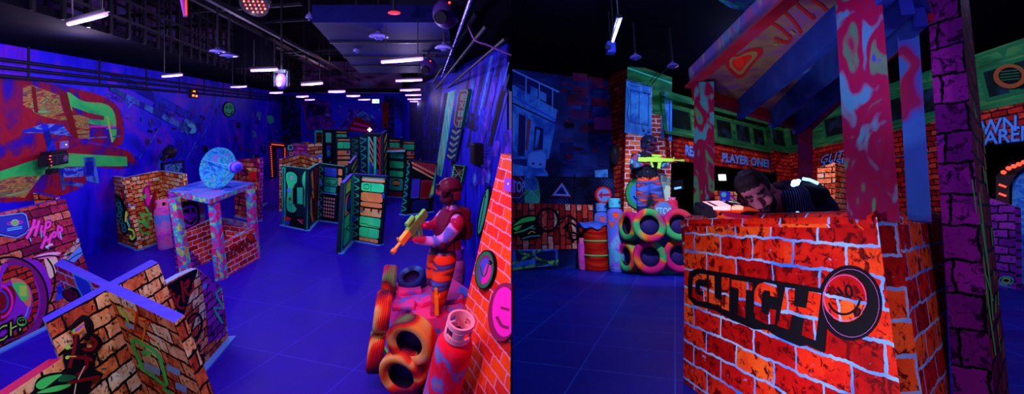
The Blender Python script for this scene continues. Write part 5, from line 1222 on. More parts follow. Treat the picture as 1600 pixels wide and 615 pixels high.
# EXIT board with chevrons
EX = thing('exit_board', 'tall dark red EXIT board with green letters on the blue mural', 'sign', fR.px(714, 205))
pl = [(712, 199), (720, 200), (732, 143), (730, 139), (718, 141), (716, 145), (708, 192)]
m = MB(); m.slab([fR.px(x, y, .10) for x, y in pl], -fR.n * .095, mat('exit maroon', (.16, .01, .03)), DGREEN); m.build('board', EX)
d = Draw(fR, eps=.105); d.stroke([fR and (x + (719 - x) * .12, y + (170 - y) * .04) for x, y in pl], 1.0, TEALG, False, True)
for ch, (x, y) in zip('EXIT', [(723.5, 152.5), (721, 165), (719, 178), (717, 193)]):
    for mm, b_ in ((TEALG, .035), (mat('exit letter red', (.4, .03, .03)), -.015)): d.text(ch, ((x - 3.4 + (1.2 if ch == 'I' else 0), y + 3.5), (x + 3.0 - (1.2 if ch == 'I' else 0), y + 3.5), (x + 4.2 - (1.2 if ch == 'I' else 0), y - 5), (x - 2.4 + (1.2 if ch == 'I' else 0), y - 5)), mm, b_)
d.build('lettering', EX)
CH = thing('chevron_board', 'navy strip of red chevrons with teal edges under the EXIT board', 'sign', fR.px(705, 248))
m = MB(); m.slab([fR.px(x, y, .06) for x, y in [(704, 200), (722, 202), (712, 252), (697, 248)]], -fR.n * .055, NAVY, K); m.build('board', CH)
d = Draw(fR, eps=.065)
for k in range(5):
    x = 713 - k * 1.9; y = 203 + k * 9.6
    d.poly([(x - 6.5, y - 1), (x, y + 3), (x + 6, y - 1.5), (x + 6, y + 1.5), (x - .5, y + 7), (x - 6.5, y + 2.5)], TEALG); d.poly([(x - 5.2, y + .3), (x, y + 3.8), (x + 4.8, y + .4), (x + 4.6, y + 1.4), (x - .4, y + 5.6), (x - 5.2, y + 2)], mat('chevron red', (.5, .03, .03)))
d.build('chevron_print', CH)
TB = thing('target_board', 'black board with green frame and small red targets below the chevrons', 'sign', fR.px(716, 286))
m = MB(); m.slab([fR.px(x, y, .08) for x, y in [(709, 257), (726, 259), (720, 287), (704, 285)]], -fR.n * .075, K, DGREEN); m.build('board', TB)
d = Draw(fR, eps=.085)
d.stroke([(709, 257.5), (725.5, 259.3), (719.8, 286.5), (704.5, 284.5)], 1.2, GREEN, False, True)
for a, b_ in [((710, 262), (722, 280)), ((724, 264), (706, 280)), ((706, 272), (722, 272))]: d.stroke([a, b_], .8, TEALG, False)
for x, y in [(717, 266), (713, 274), (719, 271)]: d.ring(x, y, 1.6, 1.6, .8, RED)
for k in range(6): d.poly([(708.5 - k * .7, 260 + k * 4), (711 - k * .7, 260 + k * 4), (710.5 - k * .7, 262.4 + k * 4), (708 - k * .7, 262.4 + k * 4)], GREEN if k % 2 else YEL)
d.build('target_print', TB)
SPK = thing('wall_speaker', 'black square speaker on a bracket on the blue right mural', 'speaker', fR.px(745, 262, .3))
m = MB(); pc = fR.px(745, 240, .45); ex = (RW0 - RW1).normalized(); Mx = Matrix((ex, fR.n.cross(ex) * -1, fR.n)).transposed().to_4x4(); Mx.translation = pc
m.box(Mx, (.35, .42, .2), BLK, .02); cb_ = m.build('cabinet', SPK)
m = MB(); m.box(Mx @ Matrix.Translation((0, 0, .102)), (.30, .36, .01), mat('speaker cloth', (.006, .006, .008)), .004); m.build('grille', cb_)
m = MB(); m.tube([fR.px(743, 250, .36), fR.px(743, 257, .3), fR.px(748, 259, .02)], .03, BLK, 8); m.build('bracket', SPK)
# small control box on the brick buttress
SB = thing('socket_box', 'small violet socket box on the red buttress near its top', 'socket box', fBu.px(793, 300))
m = MB(); q = [fBu.px(x, y, .05) for x, y in [(786, 297), (798, 300), (798.6, 279), (789, 277)]]; m.slab(q, -fBu.n * .048, mat('violet plastic', (.3, .08, .8)), mat('violet plastic', (.3, .08, .8))); m.build('cover', SB)
m = MB(); m.ball(fBu.px(794, 287, .052), .008, LEDW, seg=8); m.build('indicator', SB)

# ================================================================ left wall gear
pc = fL.px(84, 249, .25)
LB = thing('light_controller', 'black light controller box with dial on the left mural', 'controller', fL.px(84, 262, .2))
ex = (W2 - W1).normalized(); Mx = Matrix((ex, V((0, 0, 1)), fL.n)).transposed().to_4x4(); Mx.translation = pc
m = MB(); m.box(Mx, (.58, .24, .22), BLK2, .02); cs_ = m.build('case', LB)
m = MB(); m.box(Mx @ Matrix.Translation((0, .15, 0)), (.5, .06, .2), BLK, .015); m.build('top_cover', LB)
m = MB(); m.lathe([(0, .14), (.05, .14), (.07, .12), (.075, .1)], Mx @ Matrix.Translation((.17, 0, .0)), mat('grey dial', (.12, .12, .2)), 20); m.build('dial', cs_)
m = MB(); m.box(Mx @ Matrix.Translation((-.04, -.01, .115)), (.16, .15, .01), mat('keypad', (.05, .05, .12)))
for a in range(3):
    for b_ in range(3): m.box(Mx @ Matrix.Translation((-.09 + a * .05, -.06 + b_ * .05, .125)), (.03, .03, .01), BLK)
m.build('keypad', cs_)
for dx, dy in ((-.29, .1), (-.27, -.02), (-.27, -.1), (-.3, .03)):
    m = MB(); m.ball(Mx @ V((dx, dy, .1)), .016, LEDR, seg=8); m.build('indicator', cs_)
m = MB()
for pts in ([(-.25, -.1, .1), (-.36, -.18, .1), (-.3, -.28, .1), (-.2, -.2, .1)], [(-.25, 0, .1), (-.38, .02, .1), (-.33, -.1, .1)]): m.tube([Mx @ V(p) for p in [V((*q, pts[0][2])) for q in smooth_line([(p[0], p[1]) for p in pts])]], .012, BLK, 6)
m.build('cable', LB)
m = MB(); m.box(Mx @ Matrix.Translation((-.05, -.24, 0)), (.22, .1, .12), BLK, .01); m.build('power_supply', LB)
SBX = thing('wall_socket', 'small pale wall socket above the light controller', 'socket', fL.px(100, 231))
m = MB(); Mx.translation = fL.px(100, 226, .03); m.box(Mx, (.24, .17, .05), mat('violet grey plastic', (.25, .22, .7)), .01); m.build('cover', SBX)
m = MB(); m.ball(Mx @ V((.02, 0, .03)), .012, LEDW, seg=8); m.build('indicator', SBX)
# swivelling light and dark picture box on the far part of the mural
SW = thing('swivel_light', 'black swivelling light on an arm on the left mural behind zigzag panel', 'light', fL.px(262, 248, .2))
Mx.translation = fL.px(265, 238, .35)
m = MB(); m.ball(Mx.translation, (.2, .2, .2), BLK2); m.tube([Mx @ V((-.15, -.05, 0)), Mx @ V((-.5, -.16, 0))], .08, BLK2, 10); m.build('head', SW)
m = MB(); m.tube([Mx @ V((.1, 0, -.1)), fL.px(274, 243, .02)], .03, BLK, 8); m.tube([Mx @ V((.1, -.05, 0)), Mx @ V((.5, -.5, 0)), Mx @ V((.5, -.9, 0))], .012, BLK, 6); m.build('arm', SW)
PBX = thing('picture_board', 'dark framed blue picture board behind the zigzag panel', 'board', fL.px(275, 275))
m = MB(); q = [fL.px(x, y, .06) for x, y in [(255, 290), (290, 284), (288, 250), (254, 254)]]; m.slab(q, -fL.n * .055, NAVY, K); m.build('board', PBX)
d = Draw(fL, eps=.065); d.poly([(258, 286), (286, 281), (284, 254), (257, 257)], STRB); d.stroke([(268, 262), (275, 258), (280, 264), (272, 268)], 2, TEALG); d.build('picture', PBX)
# trefoil of orange lamps
TF = thing('trefoil_lamp', 'three small glowing orange lamps high on the left mural', 'lamp', fL.px(304, 152, .1))
for x, y in ((303.5, 143), (302, 149), (307, 150)):
    m = MB(); m.ball(fL.px(x, y, .12), .045, LEDO, seg=10); m.build('lamp', TF)
m = MB(); m.slab([fL.px(x, y, .09) for x, y in [(299, 153), (310, 154), (310, 140), (299, 139)]], -fL.n * .085, BLK, BLK); m.build('mount', TF)

# ================================================================ ceiling gear (left arena)
def tube_lamp(a, b, z, label, w_=.05):
    p = zl(a[0], a[1], z); q = zl(b[0], b[1], z)
    root = thing('tube_light', label, 'light', (p + q) / 2, 'violet tube lights under the left ceiling')
    dd = (q - p).normalized()
    m = MB(); m.tube([p, q], w_ * .36, TUBE, 10); m.build('tube', root)
    m = MB(); m.bar(p - dd * .03 + V((0, 0, w_ * .62)), q + dd * .03 + V((0, 0, w_ * .62)), w_ * .7, w_ * .4, BLK)
    m.build('housing', root)
    for t in (.1, .9): m = MB(); x = p.lerp(q, t); m.tube([x + V((0, 0, w_)), V((x.x, x.y, (4.78 if x.y < 13.4 else 5.0) if x.x > -4.7 else ROOFZ))], .006, BLK, 5); m.build('suspension', root)
    return (p + q) / 2
TL = []
for a, b, z, l, w_ in [((107.5, 37.5), (165, 22.5), 4.3, 'brightest violet tube light, nearest above the left wall', .04), ((254, 119.5), (284, 117), 4.3, 'short violet tube light over the left mural, left of the smiley sign', .05), ((361, 136), (385, 135), 4.3, 'small violet tube light above the green smiley sign', .05), ((393, 110), (433, 108.5), 4.3, 'violet tube light left of the moving head lamp', .06),
    ((422, 145), (441, 144.5), 4.3, 'tiny violet tube light below the moving head lamp', .09), ((472, 132.2), (503, 130), 4.3, 'violet tube light right of the moving head lamp', .08), ((464, 151), (481, 150.4), 4.3, 'short violet tube light low above the far machines', .12), ((477, 156), (491, 155.6), 4.3, 'lowest violet tube light at the far left end', .12),
    ((514, 143.2), (538.5, 142.7), 4.3, 'violet tube light in mid ceiling, left of the exit lamp row', .11), ((542, 149.8), (562, 149.6), 4.3, 'violet tube light second before the green exit lamp', .11), ((560.5, 155.8), (578, 155.4), 4.3, 'violet tube light just left of the green exit lamp', .12),
    ((597, 96.8), (659.5, 91.8), 4.3, 'nearest violet tube light of the right-hand row', .06), ((619, 126.2), (659, 124.8), 4.3, 'second violet tube light of the right-hand row', .07), ((626, 141), (656, 140), 4.3, 'third violet tube light of the right-hand row', .09), ((634, 148.6), (657.5, 148.2), 4.3, 'fourth violet tube light of the right-hand row', .1), ((637.5, 155), (657, 154.6), 4.1, 'fifth violet tube light of the right-hand row', .08), ((641, 158.5), (657.5, 158.2), 4.1, 'farthest violet tube light of the right-hand row', .09)]:
    TL.append(tube_lamp(a, b, z, l, w_))
EL = thing('exit_lamp', 'small white and green exit lamp hanging at the far end', 'exit sign', at(587, 161, 27))
m = MB(); m.box(Matrix.Translation(at(587, 158, 27)), (.40, .08, .24), glow('pale exit panel', (.65, .95, 1), 1.6), .01); m.build('panel', EL)
m = MB(); p = at(589, 158, 26.95); m.box(Matrix.Translation(p), (.10, .02, .10), glow('green exit mark', (.1, .9, .4), 1.2)); m.build('green_mark', EL)
m = MB(); m.tube([at(587, 155.5, 27), at(587, 150, 27)], .012, BLK, 6); m.build('hanger', EL)
CX = thing('cross_lamp', 'tiny white cross shaped lamp above the far machine panels', 'lamp', at(577.5, 204, 25))
m = MB(); p = at(577.5, 202.5, 25); m.box(Matrix.Translation(p), (.22, .05, .07), LEDW); m.box(Matrix.Translation(p), (.07, .05, .22), LEDW); m.build('cross', CX)
m = MB(); m.tube([p + V((0, .02, 0)), at(577.5, 230, 25.0)], .015, BLK, 6); m.build('stem', CX)
# moving head lamp
c0 = at(440, 127, 9.2); k_ = 9.2 / 700
MH = thing('moving_head', 'moving head lamp with two violet lenses under the ceiling', 'stage light', c0 + V((0, 0, .25)))
m = MB(); m.box(Matrix.Translation(c0 + V((0, 0, .2))), (.26, .2, .08), BLK2, .02); m.tube([c0 + V((0, 0, .24)), V((c0.x, c0.y, ROOFZ))], .02, BLK, 6); m.build('base', MH)
m = MB()
for s in (-1, 1): m.box(Matrix.Translation(c0 + V((s * .13, 0, .05))), (.035, .1, .32), BLK2, .01)
m.build('yoke', MH)
m = MB(); m.ball(c0, (.11, .14, .17), mat('violet shell', (.12, .04, .5), .3)); hd_ = m.build('head', MH)
for dx, dz in ((.02, .045), (.01, -.07)):
    m = MB(); m.ball(c0 + V((dx, -.12, dz)), .045, LEDV, seg=12); m.build('lens', hd_)
# red LED par can near the top edge
c0 = at(398, 8, 4.4)
PC = thing('par_can', 'round stage light with rows of red leds at the top of the left arena', 'stage light', c0)
axp = V((.08, -.75, -.85)).normalized(); xx = axp.cross(V((0, 0, 1))).normalized(); yy = xx.cross(axp); M = Matrix((xx, yy, axp)).transposed().to_4x4(); M.translation = c0
m = MB(); m.lathe([(0, -.2), (.09, -.19), (.12, -.1), (.13, .02), (.12, .02), (.118, -.005), (0, -.005)], M, BLK2, 28); cn_ = m.build('can', PC)
k = 0
for a in range(-2, 3):
    for b_ in range(-2, 3):
        if abs(a) + abs(b_) < 4:
            m = MB(); m.ball(M @ V((a * .042, b_ * .042, .0)), .010, LEDO if (a + b_) % 2 else LEDR, seg=8); m.build('led', cn_)
m = MB(); m.tube([M @ V((-.14, 0, -.05)), c0 + V((-.14, 0, .3)), c0 + V((.14, 0, .3)), M @ V((.14, 0, -.05))], .012, BLK, 6); m.tube([c0 + V((0, 0, .3)), V((c0.x, c0.y, ROOFZ))], .015, BLK, 6); m.build('bracket', PC)
# red strip hanging at the top (a red lit rod)
RD = thing('red_rod', 'thin red rod lamp hanging near the top of the left arena', 'lamp', at(290, 26, 4.6))
m = MB(); m.tube([at(284, -2, 4.6), at(290, 26, 4.6)], .018, mat('purple rod', (.3, .05, .4)), 8); m.build('rod', RD); m = MB(); m.tube([at(290.5, -2, 4.55), at(291, 24, 4.55)], .010, glow('dim red glow', (.9, .05, .04), .5), 8); m.build('glow_tube', RD)
# dome sensors
def dome(px, Y, r_, label, n=NL, grp='dome lamps under the ceilings', cord=True):
    c0 = at(px[0], px[1], Y); root = thing('dome_lamp', label, 'lamp', c0, grp)
    q = NL.rotation_difference(n).to_matrix().to_4x4(); M = Matrix.Translation(c0) @ q
    m = MB(); m.lathe([(0, .075), (r_ * .25, .075), (r_ * .3, .05), (r_ * .7, .035), (r_, .0), (r_ * .97, -.01), (r_ * .6, -.014), (0, -.014)], M, mat('blue grey shade', (.16, .14, .5), .4), 28); m.build('shade', root, None, n)
    m = MB(); m.lathe([(0, -.05), (r_ * .3, -.045), (r_ * .42, -.014)], M, mat('smoked dome', (.05, .05, .25), .15), 20); m.build('dome', root, None, n)
    if cord:
        m = MB(); m.tube([M @ V((0, 0, .07)), M @ V((0, 0, 2.2 if n is NL else .8))], .02, BLK, 8); m.build('stem', root, None, n)
dome((592, 57), 6.2, .135, 'flat blue dome lamp right of the moving head lamp'); dome((694, 74.5), 6.4, .135, 'flat blue dome lamp above the right row of tubes'); dome((340, 80), 9, .15, 'dim dome lamp under the trellis, nearer of the two'); dome((358, 87), 9.6, .18, 'dim dome lamp under the trellis, right of the two', cord=True); dome((557, 79), 8, .06, 'small dome lamp left of the big flat dome'); dome((484, 27), 6, .055, 'small round lamp near the top middle')
for (x, y, Y, l) in [(670, 104, 8.5, 'black projector hanging right of the nearest right-row tube'), (697, 22, 5.0, 'dim projector near the top right of the left arena')]:
    c0 = at(x, y, Y); r0 = thing('projector', l, 'projector', c0 - V((0, 0, .2)))
    m = MB(); m.ball(c0, (.15, .19, .16), mat('dark violet shell', (.05, .02, .16), .4)); bd_ = m.build('body', r0)
    m = MB(); m.tube([c0 + V((-.02, -.15, -.05)), c0 + V((-.03, -.24, -.09))], .07, BLK2, 14); m.build('lens', bd_)
    m = MB(); m.tube([c0 + V((0, 0, .1)), V((c0.x, c0.y, 5.6))], .02, BLK, 6); m.box(Matrix.Translation(c0 + V((0, 0, .2))), (.3, .2, .05), BLK2, .01); m.build('mount', r0)
    m = MB(); m.ball(c0 + V((.06, -.16, .09)), .014, LEDR, seg=8); m.build('indicator', r0)
# trellis hanging above the soffit's edge
TRL = thing('ceiling_trellis', 'black suspended ceiling trellis above the left soffit', 'trellis', NEARW.lerp(W2, .4) + inn * 2.7 + u * TOPZ)
e0 = NEARW + inn * 2.72; e1 = W2 + inn * 2.72 - V((0, 3, 0)); m = MB()
L_ = (e1 - e0).length; k = 0
while k * .62 < L_:
    p = e0.lerp(e1, k * .62 / L_); m.bar(p + u * TOPZ, p + u * ROOFZ, .05, .05, BLK, V((0, 1, 0))); k += 1
for z in (5.25, 5.6, 6.1, 6.6): m.bar(e0 + u * z, e1 + u * z, .045, .045, BLK)
for o_ in (.9, 1.8):
    for z in (5.5, 6.3): m.bar(e0 - inn * o_ + u * z, e1 - inn * o_ + u * z, .05, .05, BLK)
    k = 0
    while k * 1.3 < L_:
        p = e0.lerp(e1, (k * 1.3 + .3) / L_) - inn * o_; m.bar(p + u * TOPZ, p + u * ROOFZ, .03, .03, BLK, V((0, 1, 0))); k += 1
m.build('lattice', TRL)
# service pipes crossing under the roof
PIP = thing('ceiling_pipes', 'black service pipes crossing under the high dark roof', 'pipes', V((-9, 16, 6)))
m = MB()
for k in range(9):
    y = 8 + k * 2.6; m.bar(V((-14, y + 1.5, 5.7 + (k % 3) * .25)), V((-4.5, y - 1, 5.7 + (k % 3) * .25)), .07, .07, BLK)
for x0, x1, z in [(-5.4, -11.5, 5.9), (-7, -12.4, 6.3), (-4.6, -10.2, 5.6), (-8.6, -13.2, 6.6)]: m.bar(V((x0, 5, z)), V((x1, 30, z)), .09, .09, BLK)
m.build('pipe_run', PIP)
m = MB()
for k in range(26):
    x = random.uniform(-12, -5.5); y = random.uniform(10, 28); z = random.uniform(5.2, 6); m.bar(V((x, y, z)), V((x, y, ROOFZ)), .03, .03, BLK, V((0, 1, 0)))
m.build('hanger_rod', PIP)
CO = at(399, 108, 14.5)
m = MB(); m.box(Matrix.Translation((CO.x, CO.y, (CO.z + ROOFZ) / 2)), (.9, .9, ROOFZ - CO.z), mat('black column paint', (.004, .004, .01)), .02)
struct(m.build('column_hung', base=CO), 'black boxed column end hanging from the roof', 'column')
# air duct
DU = thing('air_duct', 'wide blue-black air duct under the ceiling', 'duct', V((-2.2, 10, 4.72)))
m = MB(); DM = paint('blue black duct metal', [(0, (.001, .001, .025)), (.5, (.002, .003, .06)), (1, (.004, .006, .12))], 1.2, 3, .3, rough=.7, spec=.05)
m.prism([V((-2.5, 5.6, 4.78)), V((-.8, 5.6, 4.78)), V((-1.7, 13.5, 4.78)), V((-4.6, 13.5, 4.78))], [V((-2.5, 5.6, 5.0)), V((-.8, 5.6, 5.0)), V((-1.7, 13.5, 5.0)), V((-4.6, 13.5, 5.0))], DM, DM); m.build('duct_body', DU)
m = MB()
for t in (.2, .45, .7):
    a_ = V((-2.5, 5.6, 4.77)).lerp(V((-4.6, 13.5, 4.77)), t); b_ = V((-.8, 5.6, 4.77)).lerp(V((-1.7, 13.5, 4.77)), t); m.bar(a_, b_, .06, .04, BLK)
m.build('flange', DU)
IL = thing('red_reflection', 'small glowing red disc for the light patch on the air duct', 'lamp', at(616, 22, 5.2))
m = MB(); m.ball(at(616, 20, 5.2), (.075, .05, .022), glow('deep red glow', (1, .03, .04), .9), seg=12); m.build('lamp', IL)  # glowing disc added for the red light reflected on the duct
m = MB(); m.tube([at(616, 20, 5.2) + V((0, 0, .0)), V((at(616, 20, 5.2).x, at(616, 20, 5.2).y, 5.0))], .02, BLK, 6); m.build('stem', IL)
# conduits and a hanging cable on the right
CN = thing('ceiling_conduit', 'thin shining conduits running along the right ceiling', 'conduit', at(690, 60, 8))
m = MB(); m.tube([at(737, -5, 3.5), at(715, 55, 6.5), at(690, 120, 14)], .018, mat('bright conduit', (.3, .25, .9), .25, .6), 6)
for (a, b) in (((760, 40), (680, 140)), ((790, 60), (690, 145)), ((745, 20), (675, 130))): m.tube([at(*a, 5.5), at(*b, 18)], .03, BLK, 6)
m.build('conduit', CN)
m = MB(); pts = smooth_line([(731, 38), (742, 62), (762, 70), (780, 78), (799, 86)]); m.tube([at(x, y, 5.2) for x, y in pts], .011, mat('violet cable', (.25, .08, .4)), 6)
tag(m.build('hanging_cable'), 'thin violet cable drooping from the right ceiling', 'cable')
LK = 0.30
# ================================================================ RIGHT ARENA: things on the street side
def rz(u_, v_, h): return hit(u_, v_, onfl(0, 0) + NR * h, NR)
def rmat(base, ang=0): return Matrix.Translation(V(base)) @ RR @ Matrix.Rotation(ang, 4, 'Z')
def clipx(pts, x0=.004):
    out = []
    for k in range(len(pts)):
        a, b = pts[k], pts[(k + 1) % len(pts)]
        if a.x >= x0: out.append(a)
        if (a.x >= x0) != (b.x >= x0): out.append(a.lerp(b, (x0 - a.x) / (b.x - a.x)))
    return out
# STOP board, cut by the partition
SG = thing('stop_sign', 'red STOP octagon on the fence mural, cut off by the partition', 'sign', fS.px(808, 310))
oc = [fS.px(805 + 18 * math.cos(PI / 8 + k * PI / 4), 292 + 19 * math.sin(PI / 8 + k * PI / 4), .05) for k in range(8)]
m = MB(); m.slab(clipx(oc), -fS.n * .04, mat('stop maroon', (.10, .004, .03)), K); m.build('board', SG, None, NR)
d = Draw(fS, eps=.053); oc2 = [(805 + 17 * math.cos(PI / 8 + k * PI / 4), 292 + 18 * math.sin(PI / 8 + k * PI / 4)) for k in range(8)]
d.stroke(oc2[-2:] + oc2[:3], .8, LBLUE, False)
d.text('TOP', ((801.2, 300), (820, 300), (820, 284), (801.2, 283)), LBLUE, .02); d.build('lettering', SG, NR)
TRI = thing('warning_sign', 'red edged warning triangle with blue rim on the fence mural', 'sign', fS.px(877, 306))
m = MB(); m.slab([fS.px(x, y, .05) for x, y in [(878, 283), (860, 306.5), (893.5, 308)]], -fS.n * .04, mat('triangle red', (.25, .01, .02)), K); m.build('board', TRI, None, NR)
d = Draw(fS, eps=.053); d.poly([(878, 285.5), (863, 305), (891, 306.2)], LBLUE); d.poly([(878, 290.5), (868, 302.5), (885.5, 303.3)], NAVY); d.build('face_print', TRI, NR)
def art5(d):
    d.disc(943, 304.5, 12.3, 12.8, RED); d.disc(943.2, 304.5, 10, 10.5, LBLUE); d.poly([(935, 304.5), (941, 298), (941, 302.6), (953, 302), (953, 306), (941, 306.4), (941, 311)], mat('arrow crimson', (.55, .01, .10)))
round_sign('round arrow sign with red rim above the blue gas bottles', fS, 943, 304.5, 12.8, 13.2, art5, n_=NR, back=RED, name='arrow_sign')
def art6(d):
    d.disc(1000, 302, 22, 24.5, mat('roundel green', (.02, .35, .12))); d.disc(1001, 302, 16.5, 18.5, mat('roundel blue', (.04, .22, .85)))
    d.ring(1001, 303, 11, 11, 2.6, NAVY, 0, .2, 2.9); d.stroke([(995, 294), (999, 297), (995, 299)], 2, NAVY, False); d.ring(1006, 296, 2.6, 3, 1.6, NAVY); d.stroke([(1012, 290), (1010, 310)], 2.4, TEALG)
round_sign('green rimmed blue smiley roundel on the brick pillar', fP, 1000, 302, 22.5, 25, art6, n_=NR)
PLT = thing('lit_board', 'pale green board on the pillar just right of the smiley roundel', 'board', fP.px(1040, 335))
m = MB(); m.slab([fP.px(x, y, .03) for x, y in [(1030, 336), (1047, 336), (1047, 276), (1032, 273)]], -fP.n * .028, paint('pale green lit board', [(0, (.2, .6, .3)), (.5, (.6, .9, .6)), (1, (.9, .9, .5))], 1.5, 3, .3, src='UV'), K); m.build('board', PLT, None, NR)  # the panel's white-green light is put into its colour
PBX2 = thing('call_box', 'small pale blue box on the brick pillar behind the soldier helmet', 'box', fP.px(1012, 280))
m = MB(); m.slab([fP.px(x, y, .05) for x, y in [(1009, 278), (1018, 279), (1018, 271), (1009, 270)]], -fP.n * .048, mat('pale blue plastic', (.2, .35, .9)), BLUE); m.build('cover', PBX2, None, NR)
m = MB(); m.ball(fP.px(1013.5, 274.5, .055), .018, NAVY, seg=8); m.build('button', PBX2, None, NR)
LT = thing('wall_lantern', 'round black lantern on the dark mural left of the pillar', 'lantern', fS.px(962, 258, .1))
m = MB(); m.ball(fS.px(961, 242, .16), (.13, .13, .24), BLK2); m.build('body', LT, None, NR); m = MB(); m.tube([fS.px(963, 228, .03), fS.px(961, 226, .16), fS.px(961, 236, .16)], .025, BLK, 8); m.build('arm', LT, None, NR)
# drum
RUSTR = paint('red corrugated drum', [(0, (.15, .002, .002)), (.45, (.45, .008, .006)), (.6, (.7, .03, .01)), (1, (.8, .12, .03))], 2, 4, .5, (.5, .5, 9), rough=.45)
db = frY(932.5, 9.02); DR = thing('oil_drum', 'red ribbed oil drum with two green hoops under a blue cloth', 'drum', db)
M = rmat(db); rd = .245; hd = .86
prof = [(0, 0), (rd * .97, 0), (rd, .02)]
for k in range(18): prof += [(rd, .03 + k * .045), (rd * 1.025, .045 + k * .045)]
prof += [(rd, hd - .01), (rd * .97, hd), (0, hd)]
m = MB(); m.lathe(prof, M, RUSTR, 36); m.build('barrel', DR, None, NR)
for z in (.29, .57):
    m = MB(); m.lathe([(rd, z - .02), (rd * 1.07, z - .012), (rd * 1.07, z + .012), (rd, z + .02)], M, mat('hoop green', (.2, .55, .12)), 36); m.build('hoop', DR, None, NR)
cm = MB(); rows = []
for k in range(9):
    t = k / 8; row = []
    for j in range(40):
        a = 2 * PI * j / 40; w_ = .5 + .5 * math.sin(a * 3 + .6) + .3 * math.sin(a * 7); lx = 1 + (.35 * max(0, -math.cos(a)) ** 3)
        r_ = rd * 1.12 * t * lx * (1 + .06 * w_); z = hd + .03 + .05 * (1 - t * t) + .02 * math.sin(5 * a + 4 * t) * t - (.09 * w_ * max(0, t - .7) / .3)
        row.append(M @ V((r_ * math.cos(a), r_ * math.sin(a), z)))
    rows.append(row)
cm.grid(rows, paint('blue cloth', [(0, (.02, .04, .4)), (.5, (.04, .12, .75)), (1, (.1, .3, .9))], 5, 3, .4), True)
tag(cm.build('cloth', None, M @ V((0, 0, hd)), NR), 'crumpled blue cloth lying on the red oil drum', 'cloth')
def trefoil(root, M, r_, z, s):
    m = MB()
    for a0 in (PI / 2, PI / 2 + 2 * PI / 3, PI / 2 + 4 * PI / 3):
        pts = []
        for k in range(7):
            a = a0 - .5 + k / 6.0; pts.append((s * math.cos(a), s * math.sin(a)))
        poly = [(.22 * s * math.cos(a0 - .5), .22 * s * math.sin(a0 - .5))] + pts + [(.22 * s * math.cos(a0 + .5), .22 * s * math.sin(a0 + .5))]
        m.tri_poly([M @ V((1.06 * r_ * math.sin(x / r_ - .1), -1.06 * r_ * math.cos(x / r_ - .1), z + y)) for x, y in poly], mat('hazard orange', (1, .10, .02)))
    m.build('hazard_mark', root, None, NR)
r0, M0 = gas_bottle('gas_bottle', 'tall blue gas bottle with orange trefoil beside the tyre stack', frY(965.5, 8.72), .168, 1.40, NR, GAS_B, CYAN); trefoil(r0, rmat(frY(965.5, 8.72)), .168, .97, .16)
m = MB(); M1 = rmat(frY(965.5, 8.72))
for pts in [[(-.05, .62), (.03, .5)], [(-.06, .48), (.06, .66)], [(0, .5), (.09, .58)]]: m.tube([M1 @ V((1.01 * .168 * math.sin(x / .168), -1.01 * .168 * math.cos(x / .168), z)) for x, z in pts], .008, MAG, 6)
m.build('scribble', r0, None, NR)
r0, M0 = gas_bottle('gas_bottle', 'blue gas bottle with orange trefoil standing behind the oil drum', frY(943.5, 9.42), .16, 1.33, NR, GAS_B, LBLUE); trefoil(r0, rmat(frY(943.5, 9.42)), .16, .90, .15)
gas_bottle('gas_bottle', 'short pink gas bottle at the left of the oil drum', frY(910.5, 9.05), .085, .62, NR, GAS_P, PINK)
# plinth with four front tyres, two side tyres
PH = 1.08
pb = [frY(978, 8.75), frY(1001, 8.42), frY(1068, 8.42), frY(1092, 8.7), frY(1086, 8.9), frY(985, 8.9)]
PL2 = thing('sprayed_plinth', 'blue and purple sprayed plinth under the right soldier', 'plinth', sum(pb, V()) / 6)
PLB = paint('blue violet plinth', [(0, (.01, .02, .25)), (.42, (.03, .08, .5)), (.55, (.12, .05, .4)), (.65, (.03, .3, .3)), (1, (.1, .3, .7))], 2.4, 3, .8, bump=.2)
m = MB(); m.prism(pb, [p + NR * PH for p in pb], PLB, PLB); m.build('body', PL2, None, NR)
for xs in ((1003, 1024), (1046, 1068)):
    m = MB(); m.slab([at(x, y, 8.36) for x, y in [(xs[0], 374), (xs[1], 374), (xs[1], 358), (xs[0], 358)]], NR.cross(V((1, 0, 0))) * .05, mat('dim green board', (.03, .3, .1)), DGREEN); m.build('green_board', PL2, None, NR)
fwd = RR @ V((0, -1, 0))
def rty(l, x, y, Y, ax_, R_, w_=.19, mt_=TYRE): tyre(l, at(x, y, Y), ax_, R_, w_, mt_, NR)
a1_ = RR @ V((-.16, -1, .12))
rty('orange and magenta tyre, upper left of the four facing tyres', 1014, 352, 8.27, a1_, .305); rty('red and green tyre, upper right of the four facing tyres', 1060, 351, 8.24, a1_, .29)
rty('magenta and green tyre, lower left of the four facing tyres', 1015, 401, 8.25, a1_, .305); rty('dark red tyre, lower right of the four facing tyres', 1061, 399, 8.22, a1_, .30)
a2_ = RR @ V((-1, -.35, .05))
rty('upper side tyre of the right plinth, beside the tall blue gas bottle', 983, 353, 8.5, a2_, .27, .17); rty('lower side tyre of the right plinth, beside the tall blue gas bottle', 982, 401, 8.5, a2_, .28, .17)
SG2 = thing('stop_sign', 'pale blue STOP octagon standing on top of the facing tyres', 'sign', at(1036.5, 343, 8.38))
fq = Face(at(1020, 344, 8.40), at(1052, 344, 8.40), at(1052, 312, 8.48), at(1020, 312, 8.48))
m = MB(); m.slab([fq.px(1036.5 + 16 * math.cos(PI / 8 + k * PI / 4), 328.5 + 16.5 * math.sin(PI / 8 + k * PI / 4)) for k in range(8)], -fq.n * .03, mat('sign grey blue', (.12, .3, .75)), RED); m.build('board', SG2, None, NR)
